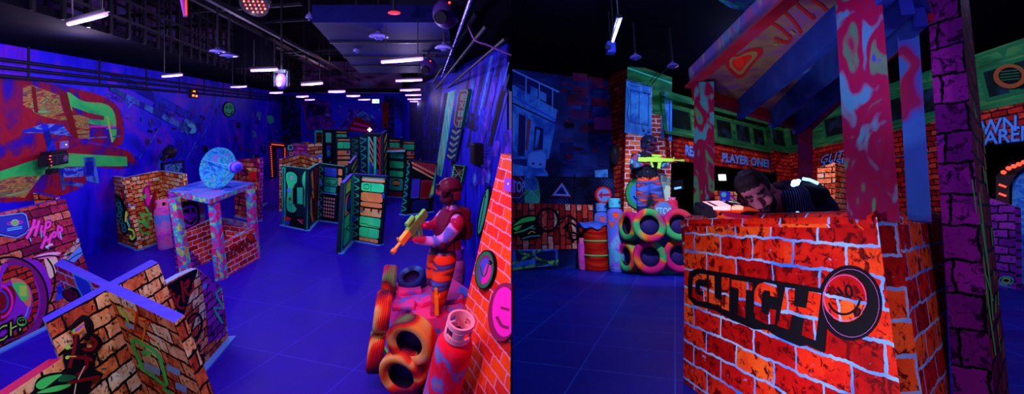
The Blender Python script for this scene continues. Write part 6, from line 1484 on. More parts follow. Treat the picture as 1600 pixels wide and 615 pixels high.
d = Draw(fq); d.poly([(1036.5 + 15.8 * math.cos(PI / 8 + k * PI / 4), 328.5 + 16.3 * math.sin(PI / 8 + k * PI / 4)) for k in range(8)], RED); d.poly([(1036.5 + 14.2 * math.cos(PI / 8 + k * PI / 4), 328.5 + 14.6 * math.sin(PI / 8 + k * PI / 4)) for k in range(8)], mat('sign grey blue', (.12, .3, .75)))
d.text('STOP', ((1025, 334), (1049, 334.5), (1049, 324.5), (1025, 324)), mat('pale mint letter', (.4, .9, .75)), .02); d.build('lettering', SG2, NR)
gas_bottle('gas_bottle', 'small orange red bottle on the plinth beside the octagon', pb[3] + NR * PH + V((-.4, 0, 0.0)), .1, .34, NR, GAS_R, PINK, foot=False)

# ================================================================ look-out barricade in front
bL, bN, bR = fr(1068, 597), fr(1440, 857), fr(1490, 728)
hb = (up(bL, 1070, 343, NR) - bL).length
TWR = thing('lookout_tower', 'big red brick barricade tower with splashed posts and roof, GLITCH on its front', 'tower', (bL + bN + bR) / 3)
tN = up(bN, 1370, 339, NR)
tL = hit(1070, 343, bN, (bL - bN).cross(tN - bN)); tR = hit(1473, 338, bN, (bR - bN).cross(tN - bN))
def rwall(a, b, A, B, mm, name, inw):
    f_ = Face(a, b, B, A); m = MB()
    m.slab(f_.P, inw, mm, mm, mat('red capping', (.75, .03, .02)), NR); m.build(name, TWR, None, NR, (A - a).normalized()); return f_
inw = RR @ V((.09, .02, 0))
fF1 = rwall(bL, bN, tL, tN, B_BAR, 'front_wall', inw)
fF2 = rwall(bN, bR, tN, tR, B_BAR, 'side_wall', RR @ V((.01, .085, 0)))
# rounded capping along the tops
m = MB(); m.tube([fF1.st(.005, .985, -.035), fF1.st(.99, .985, -.035)], .045, B_BAR, 10); m.tube([fF2.st(.02, .985, -.035), fF2.st(.99, .985, -.035)], .04, B_BAR, 10); m.build('capping', TWR, None, NR)
bBk = frY(1250, 4.3)
m = MB(); q = [bL + (bBk - bL) * .06, bBk, bBk + NR * 1.0, bL + (bBk - bL) * .06 + NR * 1.0]; m.slab(q, V((.06, .06, 0)), B_RED); m.build('rear_wall', TWR, None, NR)
# GLITCH lettering with a grinning disc
d = Draw(fF1)
c = lambda p: (1060 + p[0] / 1.952, 300 + p[1] / 1.952)
d.tf = c
pin = mat('thin pink outline', (.5, .15, .5))
# heavy letter backing follows each letter's top and bottom
quads = {'G': ((36, 322), (88, 340), (86, 252), (44, 246)), 'L': ((93, 336), (128, 350), (124, 254), (92, 252)), 'I': ((132, 352), (152, 360), (152, 262), (130, 258)), 'T': ((166, 366), (214, 384), (226, 276), (168, 268)), 'C': ((226, 384), (288, 410), (300, 284), (240, 276)), 'H': ((306, 412), (424, 452), (436, 308), (324, 290))}
d.poly([(34, 242), (60, 232), (100, 240), (240, 262), (330, 276), (440, 294), (460, 300), (446, 486), (440, 488), (392, 466), (370, 470), (300, 440), (270, 420), (230, 418), (160, 388), (110, 360), (50, 345), (30, 322), (28, 268)], K)
d.disc(522, 338, 97, 115, K, -.12, 40)
def letter_poly(polys, holes=()):
    for p_ in polys:
        d.poly(p_, B_BAR)
    for h_ in holes: d.poly(h_, K)
letter_poly([[(44, 262), (60, 247), (86, 251), (86, 268), (62, 264), (52, 272), (52, 304), (62, 314), (76, 316), (76, 302), (66, 300), (66, 286), (88, 290), (88, 334), (60, 330), (42, 318)]])
letter_poly([[(93, 252), (110, 255), (110, 322), (128, 328), (128, 348), (93, 336)]])
letter_poly([[(132, 258), (156, 262), (154, 362), (132, 354)]])
letter_poly([[(162, 266), (228, 276), (224, 300), (206, 297), (204, 384), (182, 374), (184, 294), (162, 288)]])
letter_poly([[(244, 280), (262, 274), (298, 282), (304, 296), (302, 320), (280, 316), (280, 302), (262, 298), (256, 306), (252, 362), (262, 372), (276, 374), (278, 354), (298, 360), (294, 402), (270, 402), (236, 386), (230, 366), (232, 300)]])
letter_poly([[(326, 290), (356, 294), (352, 346), (390, 354), (398, 302), (436, 308), (418, 452), (376, 436), (384, 384), (346, 374), (338, 420), (300, 406), (308, 386)]])
for a in ((66, 250, 66, 262), (140, 300, 146, 304), (340, 330, 352, 334), (388, 330, 398, 336)): d.stroke([(a[0] - 6, a[1]), (a[2] + 6, a[3])], 3, K, False)
d.disc(508, 322, 68, 74, B_BAR, -.12, 36)
d.ring(508, 322, 64, 70, 2.5, pin, -.12); d.ring(526, 338, 86, 104, 1.6, pin, -.12)
d.ring(505, 322, 48, 50, 7, K, .15, .0, 2.7); d.stroke([(450, 308), (462, 302)], 6, K, False); d.stroke([(546, 318), (560, 330)], 6, K, False)
d.stroke([(484, 290), (502, 312), (484, 310)], 8, K, False); d.ring(519, 302, 9, 18, 7, K, -.15); d.ring(545, 366, 8, 11, 5, K, .2)
d.build('lettering', TWR, NR)
# posts
def rpost(u0, Y0, tu, tv, w_, mm=SPLASH2):
    b_ = at(u0, 346, Y0); t_ = up(b_, tu, tv, NR); m = MB(); m.bar(b_, t_, w_, w_, mm, ray(u0, 200))
    x = (RR @ V((1, -.3, 0))).normalized()
    m.build('post', TWR, None, NR); return b_, t_
rpost(1100, 3.15, 1100, 132, .135); rpost(1365, 1.74, 1336, -70, .155); rpost(1437, 2.02, 1416, 5, .08, paint('rose and blue sprayed post', [(0, (.02, .1, .4)), (.44, (.03, .16, .5)), (.52, (.05, .1, .45)), (.57, (.22, .01, .1)), (.66, (.28, .015, .06)), (.72, (.03, .2, .5)), (1, (.15, .01, .3))], 6, 1.5, .5, (1, 1, .6))); rpost(1258, 4.5, 1258, 190, .13, paint('dark red sprayed post', [(0, (.12, .03, .25)), (.45, (.35, .01, .06)), (.6, (.5, .03, .08)), (1, (.15, .1, .4))], 5, 1.5, .5))
# roof
hC = 2.03
cL, cN, cR, cB_ = rz(1078, 134, hC), rz(1340, -98, hC), rz(1440, 2, hC), rz(1259, 193, hC)
UND = paint('sprayed roof underside', [(0, (.10, .04, .14)), (.4, (.20, .08, .14)), (.52, (.28, .2, .08)), (.62, (.25, .1, .25)), (1, (.1, .12, .3))], 3.2, 3, .5)
FAS = paint('sprayed fascia', [(0, (.55, .05, .3)), (.38, (.6, .08, .4)), (.46, (.12, .12, .8)), (.55, (.5, .1, .5)), (.6, (.35, .5, .4)), (.66, (.08, .3, .85)), (.75, (.7, .05, .1)), (1, (.4, .5, .7))], 9, 1.5, .4, (1, 1, .5))
m = MB(); m.slab([cL, cN, cR, cB_], NR * .14, UND, FAS); m.build('roof', TWR, None, NR)
def rail(a, b, hgt, th_, mm, nm='rail'):
    m = MB(); s = (b - a).normalized().cross(NR).normalized() * th_ * .5
    m.slab([a - s, b - s, b - s - NR * hgt, a - s - NR * hgt], s * 2, mm); m.build(nm, TWR, None, NR)
REDR = paint('dark red rail paint', [(0, (.2, .01, .03)), (.5, (.4, .015, .03)), (1, (.3, .05, .2))], 4, 2, .4)
BLR = paint('blue beam paint', [(0, (.01, .03, .2)), (.5, (.015, .05, .35)), (.62, (.03, .1, .45)), (1, (.2, .05, .3))], 3, 3, .4)
off_ = NR * .0
rail(cL.lerp(cB_, .03) , cB_, .10, .06, REDR); rail(cB_, cR, .10, .06, REDR); rail(cN, cR, .07, .05, BLR); rail(cL, cN, .02, .08, REDR)
for t, mm in ((.34, BLR), (.62, BLR), (.86, BLR)):
    rail(cL.lerp(cB_, t), cN.lerp(cR, t), .16, .05, mm, 'beam')
# sprayed heart and strokes under the roof
fU = Face(cL, cB_, cR, cN); 
if fU.n.dot(NR) > 0: fU.n = -fU.n
c = lambda p: (1060 + p[0] / 3.074, p[1] / 3.074)
d = Draw(fU, tf=c)
hr = [(285, 355), (250, 320), (246, 290), (262, 275), (290, 272), (330, 252), (372, 248), (378, 268), (350, 300), (325, 330), (310, 352)]
big = [(288 + (x - 300) * 1.35 + 12, 305 + (y - 300) * 1.35 - 5) for x, y in hr]
d.poly(big, mat('crimson spray line', (.5, .02, .02)), True); d.poly(hr, mat('olive spray', (.35, .28, .08)), True); d.poly([(300 + (x - 305) * .72, 302 + (y - 302) * .72) for x, y in hr], mat('bright red spray', (.75, .03, .01)), True); d.disc(292, 300, 22, 24, mat('hot red spray', (1, .04, .01))); 
sp = mat('crimson spray line', (.5, .02, .02))
for pts in [[(440, 110), (480, 130), (520, 165), (540, 185), (520, 205), (460, 185)], [(510, 60), (550, 100), (585, 150), (580, 160)], [(545, 0), (600, 50), (650, 90), (640, 70)], [(640, 0), (690, 30), (712, 55)]]: d.stroke(pts, 15, sp); 
for pts in [[(690, 110), (730, 95)], [(455, 215), (480, 212)], [(540, 150), (560, 165)]]: d.stroke(pts, 12, mat('olive spray', (.35, .28, .08)))
d.poly([(520, 375), (560, 355), (640, 330), (700, 270), (760, 280), (700, 310), (640, 350), (600, 400), (570, 380)], mat('blue spray cloud', (.04, .15, .6)), True); d.stroke([(540, 370), (640, 330), (720, 275)], 9, LBLUE); d.stroke([(590, 400), (640, 350)], 7, LBLUE)
d.build('sprayed_marks', TWR, NR)
f_b = Face(cL.lerp(cB_, .86) - NR * .16, cN.lerp(cR, .86) - NR * .16, cN.lerp(cR, .86), cL.lerp(cB_, .86))
# dish on the roof
dc2 = at(1192, -52, 2.95); DI2 = thing('satellite_dish', 'sprayed blue dish on the barricade tower roof, cut by the top edge', 'dish', rz(1190, 18, hC + .14))
ax = (RR @ V((-.25, -1, .2))).normalized(); xx = ax.cross(NR).normalized(); yy = xx.cross(ax); M = Matrix((xx, yy, ax)).transposed().to_4x4(); M.translation = dc2
m = MB(); R0 = .36; prof = [(R0 * t, -.12 * (1 - t * t)) for t in (0, .2, .4, .6, .8, 1)] + [(R0 * 1.02, -.02)] + [(R0 * t, -.12 * (1 - t * t) - .03) for t in (.9, .6, .3, 0)]
m.lathe(prof, M, DISH, 36); m.build('reflector', DI2, None, NR); m = MB(); m.tube([M @ V((0, 0, -.14)), M @ V((0, -.4, -.16))], .04, SPLASHB, 8); m.build('mount', DI2, None, NR)
m = MB(); m.tube([M @ V((0, -.3, .0)), M @ V((0, -.05, .35))], .012, LBLUE, 6); m.ball(M @ V((0, -.05, .36)), .06, CYAN, seg=12); m.build('feed_horn', DI2, None, NR)

# ================================================================ panels around the barricade
def rchain(name, label, cat, bases, tops, mats_, th=.09, edge=None, group=None):
    B = [b if isinstance(b, V) else fr(*b) for b in bases]; T = [up(B[k], *tops[k], NR) for k in range(len(B))]
    root = thing(name, label, cat, sum(B, V()) / len(B), group); fs = []
    for k in range(len(B) - 1):
        f_ = Face(B[k], B[k + 1], T[k + 1], T[k]); fs.append(f_); m = MB(); mm = mats_[k] if isinstance(mats_, list) else mats_
        m.slab(f_.P, -f_.n * th, mm, mm, edge or mm, NR); m.build('board', root, None, NR, (T[k] - B[k]).normalized())
    return root, fs
B_PIL3 = brick('dim rust brick print', [(.2, (.06, .003, .01)), (.5, (.3, .02, .02)), (.7, (.4, .12, .04)), (.9, (.3, .4, .08))], (.003, .002, .006), None, .26, .12, .012, .012, (.03, .002, .004), .55)
B_PM = brick('big magenta violet brick print', [(.2, (.07, .004, .16)), (.5, (.25, .014, .32)), (.72, (.32, .02, .38)), (.9, (.14, .05, .65))], (.002, .001, .008), None, .19, .155, .0065, .010, (.025, .001, .05), .53, nscale=8)
pa, pb_, pc_ = frY(1496, 1.97), frY(1563, 1.86), frY(1580, 2.45)
ta_, tb_, tc_ = up(pa, 1446, -40, NR), up(pb_, 1497, -40, NR), up(pc_, 1510, -40, NR)
r = thing('brick_pillar_panel', 'tall purple brick pillar panel with green paint runs at the right of the barricade', 'panel', (pa + pc_) / 2)
pd_ = pa + (pc_ - pb_); td_ = ta_ + (tc_ - tb_)
m = MB(); m.prism([pa, pb_, pc_, pd_], [ta_, tb_, tc_, td_], [B_PM, B_PIL3, B_PIL3, B_PM], B_PM); m.build('board', r, None, NR, (tb_ - pb_).normalized())
fs = [Face(pa, pb_, tb_, ta_), Face(pb_, pc_, tc_, tb_)]
d = Draw(fs[1]); GS = mat('green paint run', (.12, .75, .12))
for pts in [[(1518, 150), (1524, 172), (1521, 160), (1526, 185)], [(1519, 280), (1526, 330), (1531, 345), (1527, 310), (1533, 350)], [(1537, 420), (1548, 500), (1556, 555)], [(1541, 430), (1552, 470)], [(1528, 330), (1540, 430)], [(1534, 350), (1547, 440), (1552, 500)], [(1530, 300), (1541, 390), (1545, 420)]]: d.stroke(pts, 2.4, GS, False)
for k in range(18): y = random.uniform(180, 600); x = 1512 + (y) * .085 + random.uniform(2, 9); d.stroke([(x, y), (x + random.uniform(0, 4), y + random.uniform(10, 34))], random.uniform(.8, 2), random.choice([GS, LIME, YEL, GS, DRED]), False)
d.build('paint_runs', r, NR)
r, fs = rchain('brick_panel', 'small purple brick panel with a painted eye by the red-lit arch', 'panel', [frY(1546, 6.9), frY(1588, 6.5)], [(1546, 309), (1586, 323)], B_PUR, .08)
d = Draw(fs[0]); d.ring(1572, 438, 11, 6, 2, TEALG); d.ring(1572, 438, 6, 3.5, 2, LIME); d.disc(1572, 438, 3, 2, K); d.stroke([(1556, 442), (1580, 449)], 2, LBLUE); d.build('graffiti', r, NR)
r, fs = rchain('brick_panel', 'orange brick panel with blue badge behind the crouching man', 'panel', [frY(1110, 10.4), frY(1152, 10.8)], [(1110, 297), (1152, 299)], B_OR2, .08)
d = Draw(fs[0]); d.poly([(1125, 298), (1141, 299), (1141, 322), (1125, 320)], BLUE); d.disc(1131, 304, 4, 4, CYAN); d.disc(1131, 314, 3, 3, LBLUE); d.stroke([(1142, 305), (1148, 312), (1144, 320)], 3, PUR); d.stroke([(1134, 320), (1146, 313), (1152, 320)], 2, GREEN); d.build('graffiti', r, NR)
r, fs = rchain('brick_panel', 'stepped orange brick panel below the GLITCH LASER TAG lettering', 'panel', [frY(1276, 9.2), frY(1305, 9.0), frY(1322, 9.6)], [(1277, 262), (1305, 254), (1322, 258)], B_OR2, .08)
# red-lit arch
AR = thing('led_portal', 'black arch portal with rows of red leds at the far right', 'portal', frY(1600, 7.2))
fAr = Face(frY(1556, 7.3), frY(1680, 6.7), up(frY(1680, 6.7), 1680, 232, NR), up(frY(1556, 7.3), 1556, 250, NR))
m = MB()
for q in ([(1554, 446), (1577, 450), (1577, 290), (1590, 268), (1575, 254), (1556, 275)], [(1556, 275), (1575, 254), (1660, 236), (1660, 262), (1600, 262), (1585, 272)]): m.slab([fAr.px(*p) for p in q], -fAr.n * .3, BLK)
fm_ = m.build('frame', AR, None, NR)
m = MB(); m.slab([fAr.px(x, y, -.1) for x, y in [(1577, 450), (1660, 470), (1660, 262), (1600, 264), (1582, 285)]], -fAr.n * .05, paint('blue lit curtain', [(0, (.01, .06, .5)), (.45, (.02, .2, .8)), (.55, (.05, .4, 1)), (1, (.2, .6, 1))], 9, 3, 1.2), BLK); m.build('curtain', AR, None, NR)
for k in range(7):
    m = MB(); y = 290 + k * 14; m.bar(fAr.px(1561, y - 2, .02), fAr.px(1572, y + 2, .02), .05, .03, LEDR, NR); m.build('led_bar', fm_, None, NR)
pr = None
for k in range(9):
    p = fAr.px(1568 + k * 8, 269 - k * 3.2 - (3 if k else 0), .03)
    if pr is None: m = MB(); m.ball(p, .035, LEDR, seg=8); pr = m.build('lamp', AR, p, NR)
    else: q = pr.copy(); COL.objects.link(q); q.parent = AR; q.location = p - AR.location
# round vent on the cornice at the far right
VT = thing('roof_vent', 'round striped vent on the green cornice at the far right', 'vent', fb2.px(1578, 140))
f_c = Face(frh(*g3, HT), frh(*g4, HT), frh(*g4, HC), frh(*g3, HC))
m = MB(); m.slab([f_c.px(1578 + 26 * math.cos(a), 119 + 19 * math.sin(a), .07) for a in [2 * PI * k / 28 for k in range(28)]], -f_c.n * .06, mat('rust cornice', (.25, .08, .02)), DGREEN); m.build('disc', VT, None, NR)
d = Draw(f_c, eps=.075); d.disc(1578, 118, 18, 13, K)
for k in range(4): d.stroke([(1563, 112 + k * 4.5), (1593, 109 + k * 4.5)], 1.5, DGREEN, False)
d.build('slats', VT, NR)
# lamps and gear on the right ceiling
p, q = at(957.5, 64.5, 6.2), at(968.5, 31, 6.2); p = up(frY(957.5, 5.9), 957.5, 64.5, NR); q = up(frY(968, 4.7), 968.5, 31, NR)
T2 = thing('tube_light', 'slanting blue tube light on the black ceiling of the right arena', 'light', (p + q) / 2)
m = MB(); m.tube([p, q], .02, TUBE_B, 10); m.build('tube', T2, None, NR); m = MB(); m.bar(p + NR * .05, q + NR * .05, .07, .04, BLK, NR); m.build('housing', T2, None, NR)
for t in (.15, .85): m = MB(); x = p.lerp(q, t); m.tube([x + NR * .05, x + NR * (4.28 - (x - onfl(x.x, x.y)).dot(NR))], .008, BLK, 5); m.build('suspension', T2, None, NR)
TUBE2 = (p + q) / 2
dome((993, 90), 7.6, .10, 'round dome lamp above the brick pillar', NR, cord=True); dome((1051, 103), 7.8, .10, 'dim dome lamp right above the pillar edge', NR, cord=True)
c0 = at(954, 75, 7.2); PJ = thing('projector', 'small blue-lit projector under the slanting tube light', 'projector', c0 - NR * .1)
m = MB(); m.box(Matrix.Translation(c0) @ RR, (.14, .16, .2), mat('blue black shell', (.03, .06, .35), .4), .02); m.build('body', PJ, None, NR); m = MB(); m.tube([c0, c0 + RR @ V((-.08, -.12, -.03))], .04, BLK2, 12); m.build('lens', PJ, None, NR); m = MB(); m.tube([c0 + NR * .1, c0 + NR * .95], .015, BLK, 6); m.build('mount', PJ, None, NR)
EX2 = thing('exit_lamp', 'small white lit box under the beam left of the man', 'exit sign', at(1128, 283, 11.0))
m = MB(); m.box(Matrix.Translation(at(1128.5, 277, 11.0)) @ RR, (.17, .06, .15), glow('white lamp panel', (.75, .85, 1), 1.5), .01); m.build('panel', EX2, None, NR)
m = MB(); m.tube([at(1128.5, 272, 11.05), at(1128.5, 262, 11.2)], .015, BLK, 6); m.build('hanger', EX2, None, NR)
B2 = thing('status_light', 'tiny blue lit strip below the beam near the left post', 'light', at(1058, 294, 9.6))
m = MB(); m.bar(at(1053, 294.5, 9.6), at(1064, 292.5, 9.6), .05, .04, LEDB, NR); m.build('strip', B2, None, NR); m = MB(); m.bar(at(1050, 290, 9.65), at(1066, 288, 9.65), .12, .2, BLK, NR); m.build('box', B2, None, NR)
m = MB(); pts = [fP.px(x, y, .1) for x, y in smooth_line([(1018, 132), (1030, 118), (1046, 104)])]; m.tube(pts, .012, BLK, 6)
tag(m.build('pillar_cable', None, None, NR), 'black cable across the green cornice of the pillar', 'cable')
# ================================================================ people
def hand(bm_list, wrist, palm_dir, up_dir, size, curl=.6, side=1):
    """palm, four bent fingers of unequal length and a thumb leaving the side of the palm"""
    d_ = V(palm_dir).normalized(); n = V(up_dir).normalized(); n = (n - d_ * n.dot(d_)).normalized(); s = d_.cross(n) * side
    w = V(wrist); k = size
    pm = w + d_ * k * .5
    Mx = Matrix((s, d_, n)).transposed().to_4x4()
    bm_list.append(ball_bm(pm, (k * .40, k * .52, k * .17), Mx.to_3x3().to_4x4(), 16))
    for i, (o, l) in enumerate(((-.30, .75), (-.10, .88), (.10, .82), (.29, .64))):
        p0 = w + d_ * k * .45 + s * k * o; p1 = w + d_ * k * .98 + s * k * o * 1.08
        a1_, a2_ = curl * 1.0, curl * 2.0
        p2 = p1 + (d_ * math.cos(a1_) - n * math.sin(a1_)) * k * l * .5; p3 = p2 + (d_ * math.cos(a2_) - n * math.sin(a2_)) * k * l * .42
        r_ = k * .095; bm_list.append(skin([(*p0, r_), (*p1, r_), (*p2, r_ * .92), (*p3, r_ * .8)], [(0, 1), (1, 2), (2, 3)], 0, 2))
    t0 = w + d_ * k * .25 - s * k * .25; t1 = t0 - s * k * .28 + d_ * k * .28 - n * k * .08; t2 = t1 + d_ * k * .34 - n * k * .16 + s * k * .04
    bm_list.append(skin([(*t0, k * .13), (*t1, k * .115), (*t2, k * .09)], [(0, 1), (1, 2)], 0, 2))

def soldier(label, base, k, u0, v0, J, dep, up_, tilt, gunlabel, gun, facing, cam_top, cam_leg, vestm, helm, glove, bootm):
    """J: joints read off the photo (px), dep: their depth offsets in metres; base = point under the feet"""
    M = Matrix.Translation(base) @ tilt
    P = {n: V(((x - u0) / k, dep.get(n, 0), (v0 - y) / k)) for n, (x, y) in J.items()}
    root = thing('soldier_mannequin', label, 'mannequin', base)
    R = dict(pel=.185, spi=.18, che=.195, nek=.07, hed=.09, hpa=.175, kna=.135, ana=.09, hpb=.175, knb=.135, anb=.09, sha=.11, ela=.082, wra=.05, shb=.11, elb=.082, wrb=.05, toa=.055, tob=.055)
    parts = []
    for ch_ in (('pel', 'spi', 'che', 'nek', 'hed'), ('pel', 'hpa', 'kna', 'ana', 'toa'), ('pel', 'hpb', 'knb', 'anb', 'tob'), ('che', 'sha', 'ela', 'wra'), ('che', 'shb', 'elb', 'wrb')):
        parts.append(skin([(*P[n], R[n] if n != 'che' or ch_[0] == 'pel' else .1) for n in ch_], [(i, i + 1) for i in range(len(ch_) - 1)], 0, 2))
    f_ = V(facing).normalized(); hd = P['hed']
    parts.append(ball_bm(hd + V((0, 0, .02)), (.085, .10, .125)))
    parts.append(ball_bm(hd + f_ * .075 + V((0, 0, -.05)), (.05, .05, .05)))          # chin
    parts.append(ball_bm(hd + f_ * .105 + V((0, 0, -.005)), (.018, .018, .025)))       # nose
    sd = f_.cross(V((0, 0, 1)))
    for s in (-1, 1): parts.append(ball_bm(hd + sd * s * .09, (.02, .02, .035)))
    for w_, o in (('wra', 'ela'), ('wrb', 'elb')):
        dd = (P[w_] - P[o]).normalized(); hand(parts, P[w_], dd, V((0, 0, 1)) if w_ == 'wra' else V((0, 0, 1)), .095, .75, 1 if w_ == 'wra' else -1)
    for a_, t_ in (('ana', 'toa'), ('anb', 'tob')):
        parts.append(ball_bm((P[a_] + P[t_]) / 2 + V((0, 0, -.02)), (.06, .06, .05)))
    bm_ = fuse(parts, .016, 4)
    zb = P['pel'].z; zk = .27
    def zn(c_):
        if (c_ - hd).length < .17 and c_.z > P['nek'].z - .01: return HELMK
        if min((c_ - P['wra']).length, (c_ - P['wrb']).length) < .15 and min((c_ - P['wra']).length - .1, (c_ - P['wrb']).length - .1) < .03 and c_.z > zb - .1:
            dw = min(((c_ - P[w_]).dot((P[w_] - P[o]).normalized()) for w_, o in (('wra', 'ela'), ('wrb', 'elb')) if (c_ - P[w_]).length < .2), default=-1)
            if dw > -.03: return glove
        if c_.z < .16: return bootm
        if c_.z < zb + .03: return cam_leg
        return cam_top
    m = MB(); zone(m, bm_, zn, M); m.build('body', root, None, up_)
    # helmet with rails, goggles and face mask
    Mh = Matrix.Translation(hd + V((0, 0, .045))); Rz = f_.to_track_quat('-Y', 'Z').to_matrix().to_4x4(); Mh = M @ Mh @ Rz @ Matrix.Scale(1.2, 4)
    m = MB(); rows = []
    for i in range(11):
        a = PI * .5 - i / 10 * (PI * .5 + .32); row = []
        for j in range(32):
            b_ = 2 * PI * j / 32; low = .0 if math.sin(b_) < -.2 else 1.0
            aa = a if a > 0 or low else a * .25
            row.append(Mh @ V((.125 * math.cos(aa) * math.cos(b_), .145 * math.cos(aa) * math.sin(b_), .02 + .125 * math.sin(aa))))
        rows.append(row)
    m.grid(rows, helm, True); hm = m.build('helmet', root, None, up_)
    for s in (-1, 1):
        m = MB(); m.box(Mh @ Matrix.Translation((s * .125, .0, .03)), (.02, .14, .03), BLK, .005); m.build('helmet_rail', hm, None, up_)
        m = MB(); m.box(Mh @ Matrix.Translation((s * .122, .03, -.05)), (.05, .09, .10), helm, .02); m.build('ear_cup', hm, None, up_)
    m = MB(); m.box(Mh @ Matrix.Translation((0, -.142, .06)), (.05, .03, .05), BLK, .006); m.build('helmet_mount', hm, None, up_)
    m = MB(); m.box(Mh @ Matrix.Translation((0, -.105, -.01)), (.19, .06, .075), mat('goggle frame', (.02, .01, .04), .4), .02); gg = m.build('goggles', root, None, up_)
    m = MB(); m.box(Mh @ Matrix.Translation((0, -.135, -.008)), (.15, .012, .05), mat('goggle lens', (.25, .02, .06), .15), .005); m.build('goggle_lens', gg, None, up_)
    m = MB(); m.ball((0, 0, 0), 1, mat('dark face mask', (.05, .01, .04), .6), seg=16)
    m.v = [Mh @ V((v.x * .078, -.045 + v.y * .075, -.09 + v.z * .065)) for v in m.v]; m.build('face_mask', root, None, up_)
    # vest, backpack, pouches
    ch, sp_, pe = P['che'], P['spi'], P['pel']; Rv = f_.copy(); Rv.z = 0; Rv = Rv.normalized().to_track_quat('-Y', 'Z').to_matrix().to_4x4()
    mid = (ch + sp_) / 2
    vb = fuse([ball_bm(mid + V((0, 0, .02)), (.22, .175, .27), Rv), ball_bm(mid - f_ * .12 + V((0, 0, .04)), (.17, .09, .24), Rv), ball_bm(mid + f_ * .13 - V((0, 0, .02)), (.17, .07, .19), Rv)], .02, 4)
    m = MB(); zone(m, vb, lambda c_: vestm, M); m.build('vest', root, None, up_)
    m = MB(); m.box(M @ Matrix.Translation(mid - f_ * .2 + V((0, 0, .03))) @ Rv, (.30, .14, .42), vestm, .04, 3); m.box(M @ Matrix.Translation(mid - f_ * .28 - V((0, 0, .06))) @ Rv, (.22, .06, .18), vestm, .02); m.build('backpack', root, None, up_)
    m = MB()
    for a in range(7):
        an = -1.7 + a * .58; q = mid + (Rv @ V((.205 * math.sin(an), -.175 * math.cos(an), -.19)))
        m.box(M @ Matrix.Translation(q) @ Rv @ Matrix.Rotation(an, 4, 'Z'), (.09, .05, .12), vestm, .012)
    m.build('pouch', root, None, up_)
    m = MB(); rows = [[M @ (pe + Rv @ V((.185 * math.cos(a), .165 * math.sin(a), z))) for a in [2 * PI * j / 28 for j in range(28)]] for z in (.06, .075, .11, .125)]
    m.grid(rows, BLK2, True); m.build('belt', root, None, up_)
    # straps over the shoulders and knee pads
    m = MB()
    for s in (-1, 1):
        sh = ch + (Rv @ V((s * .12, 0, .13))); m.tube([M @ (sh + Rv @ V((0, -.15, -.16))), M @ (sh + Rv @ V((0, -.06, .015))), M @ (sh + Rv @ V((0, .08, .01))), M @ (sh + Rv @ V((0, .17, -.12)))], .028, vestm, 8)
    m.build('shoulder_strap', root, None, up_)
    for n_ in ('kna', 'knb'):
        m = MB(); m.box(M @ Matrix.Translation(P[n_] + f_ * .075) @ Rv, (.13, .05, .16), vestm, .022, 3); m.build('knee_pad', root, None, up_)
    for n_ in ('ela',):
        m = MB(); m.ball(M @ (P[n_] + V((0, -.03, -.01))), (.06, .05, .07), vestm); m.build('elbow_pad', root, None, up_)
    gun(M, P, root)
    return root, M, P

def rifle(label, M, a, b, mats_, up_, roll=0.0, scale=1.0):
    """toy rifle from butt a to muzzle b (model space)"""
    a = V(a); b = V(b); L = (b - a).length; x = (b - a).normalized(); z = V((0, 0, 1)); z = (z - x * z.dot(x)).normalized(); y = z.cross(x)
    X = M @ (Matrix.Translation(a) @ Matrix((x, y, z)).transposed().to_4x4())
    g1_, g2_, g3_ = mats_; s = scale
    root = thing('toy_rifle', label, 'toy gun', X @ V((L * .4, 0, -.1 * s)))
    def bx(nm, c_, sz, mm, bev=.008):
        m = MB(); m.box(X @ Matrix.Translation(V(c_)), sz, mm, bev); return m.build(nm, root, None, up_)
    bx('stock', (L * .10, 0, -.01 * s), (L * .2, .04 * s, .10 * s), g1_, .012); bx('receiver', (L * .36, 0, .0), (L * .36, .055 * s, .10 * s), g1_)
    bx('handguard', (L * .64, 0, .005 * s), (L * .28, .05 * s, .075 * s), g2_); 
    m = MB(); m.tube([X @ V((L * .76, 0, .01 * s)), X @ V((L, 0, .01 * s))], .016 * s, g2_, 12); m.tube([X @ V((L * .93, 0, .01 * s)), X @ V((L, 0, .01 * s))], .026 * s, g3_, 12); m.build('barrel', root, None, up_)
    m = MB(); m.box(X @ Matrix.Translation((L * .30, 0, -.10 * s)) @ Matrix.Rotation(-.3, 4, 'Y'), (.045 * s, .035 * s, .13 * s), g1_, .01); m.build('pistol_grip', root, None, up_)
    m = MB(); m.box(X @ Matrix.Translation((L * .46, 0, -.11 * s)) @ Matrix.Rotation(.18, 4, 'Y'), (.07 * s, .03 * s, .15 * s), g1_, .008); m.build('magazine', root, None, up_)
    m = MB(); m.tube([X @ V((L * .30, 0, .085 * s)), X @ V((L * .50, 0, .085 * s))], .028 * s, g1_, 14); m.box(X @ Matrix.Translation((L * .4, 0, .055 * s)), (L * .1, .025 * s, .03 * s), g1_); m.build('scope', root, None, up_)
    bx('front_sight', (L * .78, 0, .05 * s), (.015 * s, .012 * s, .06 * s), g2_, .002)
    return root

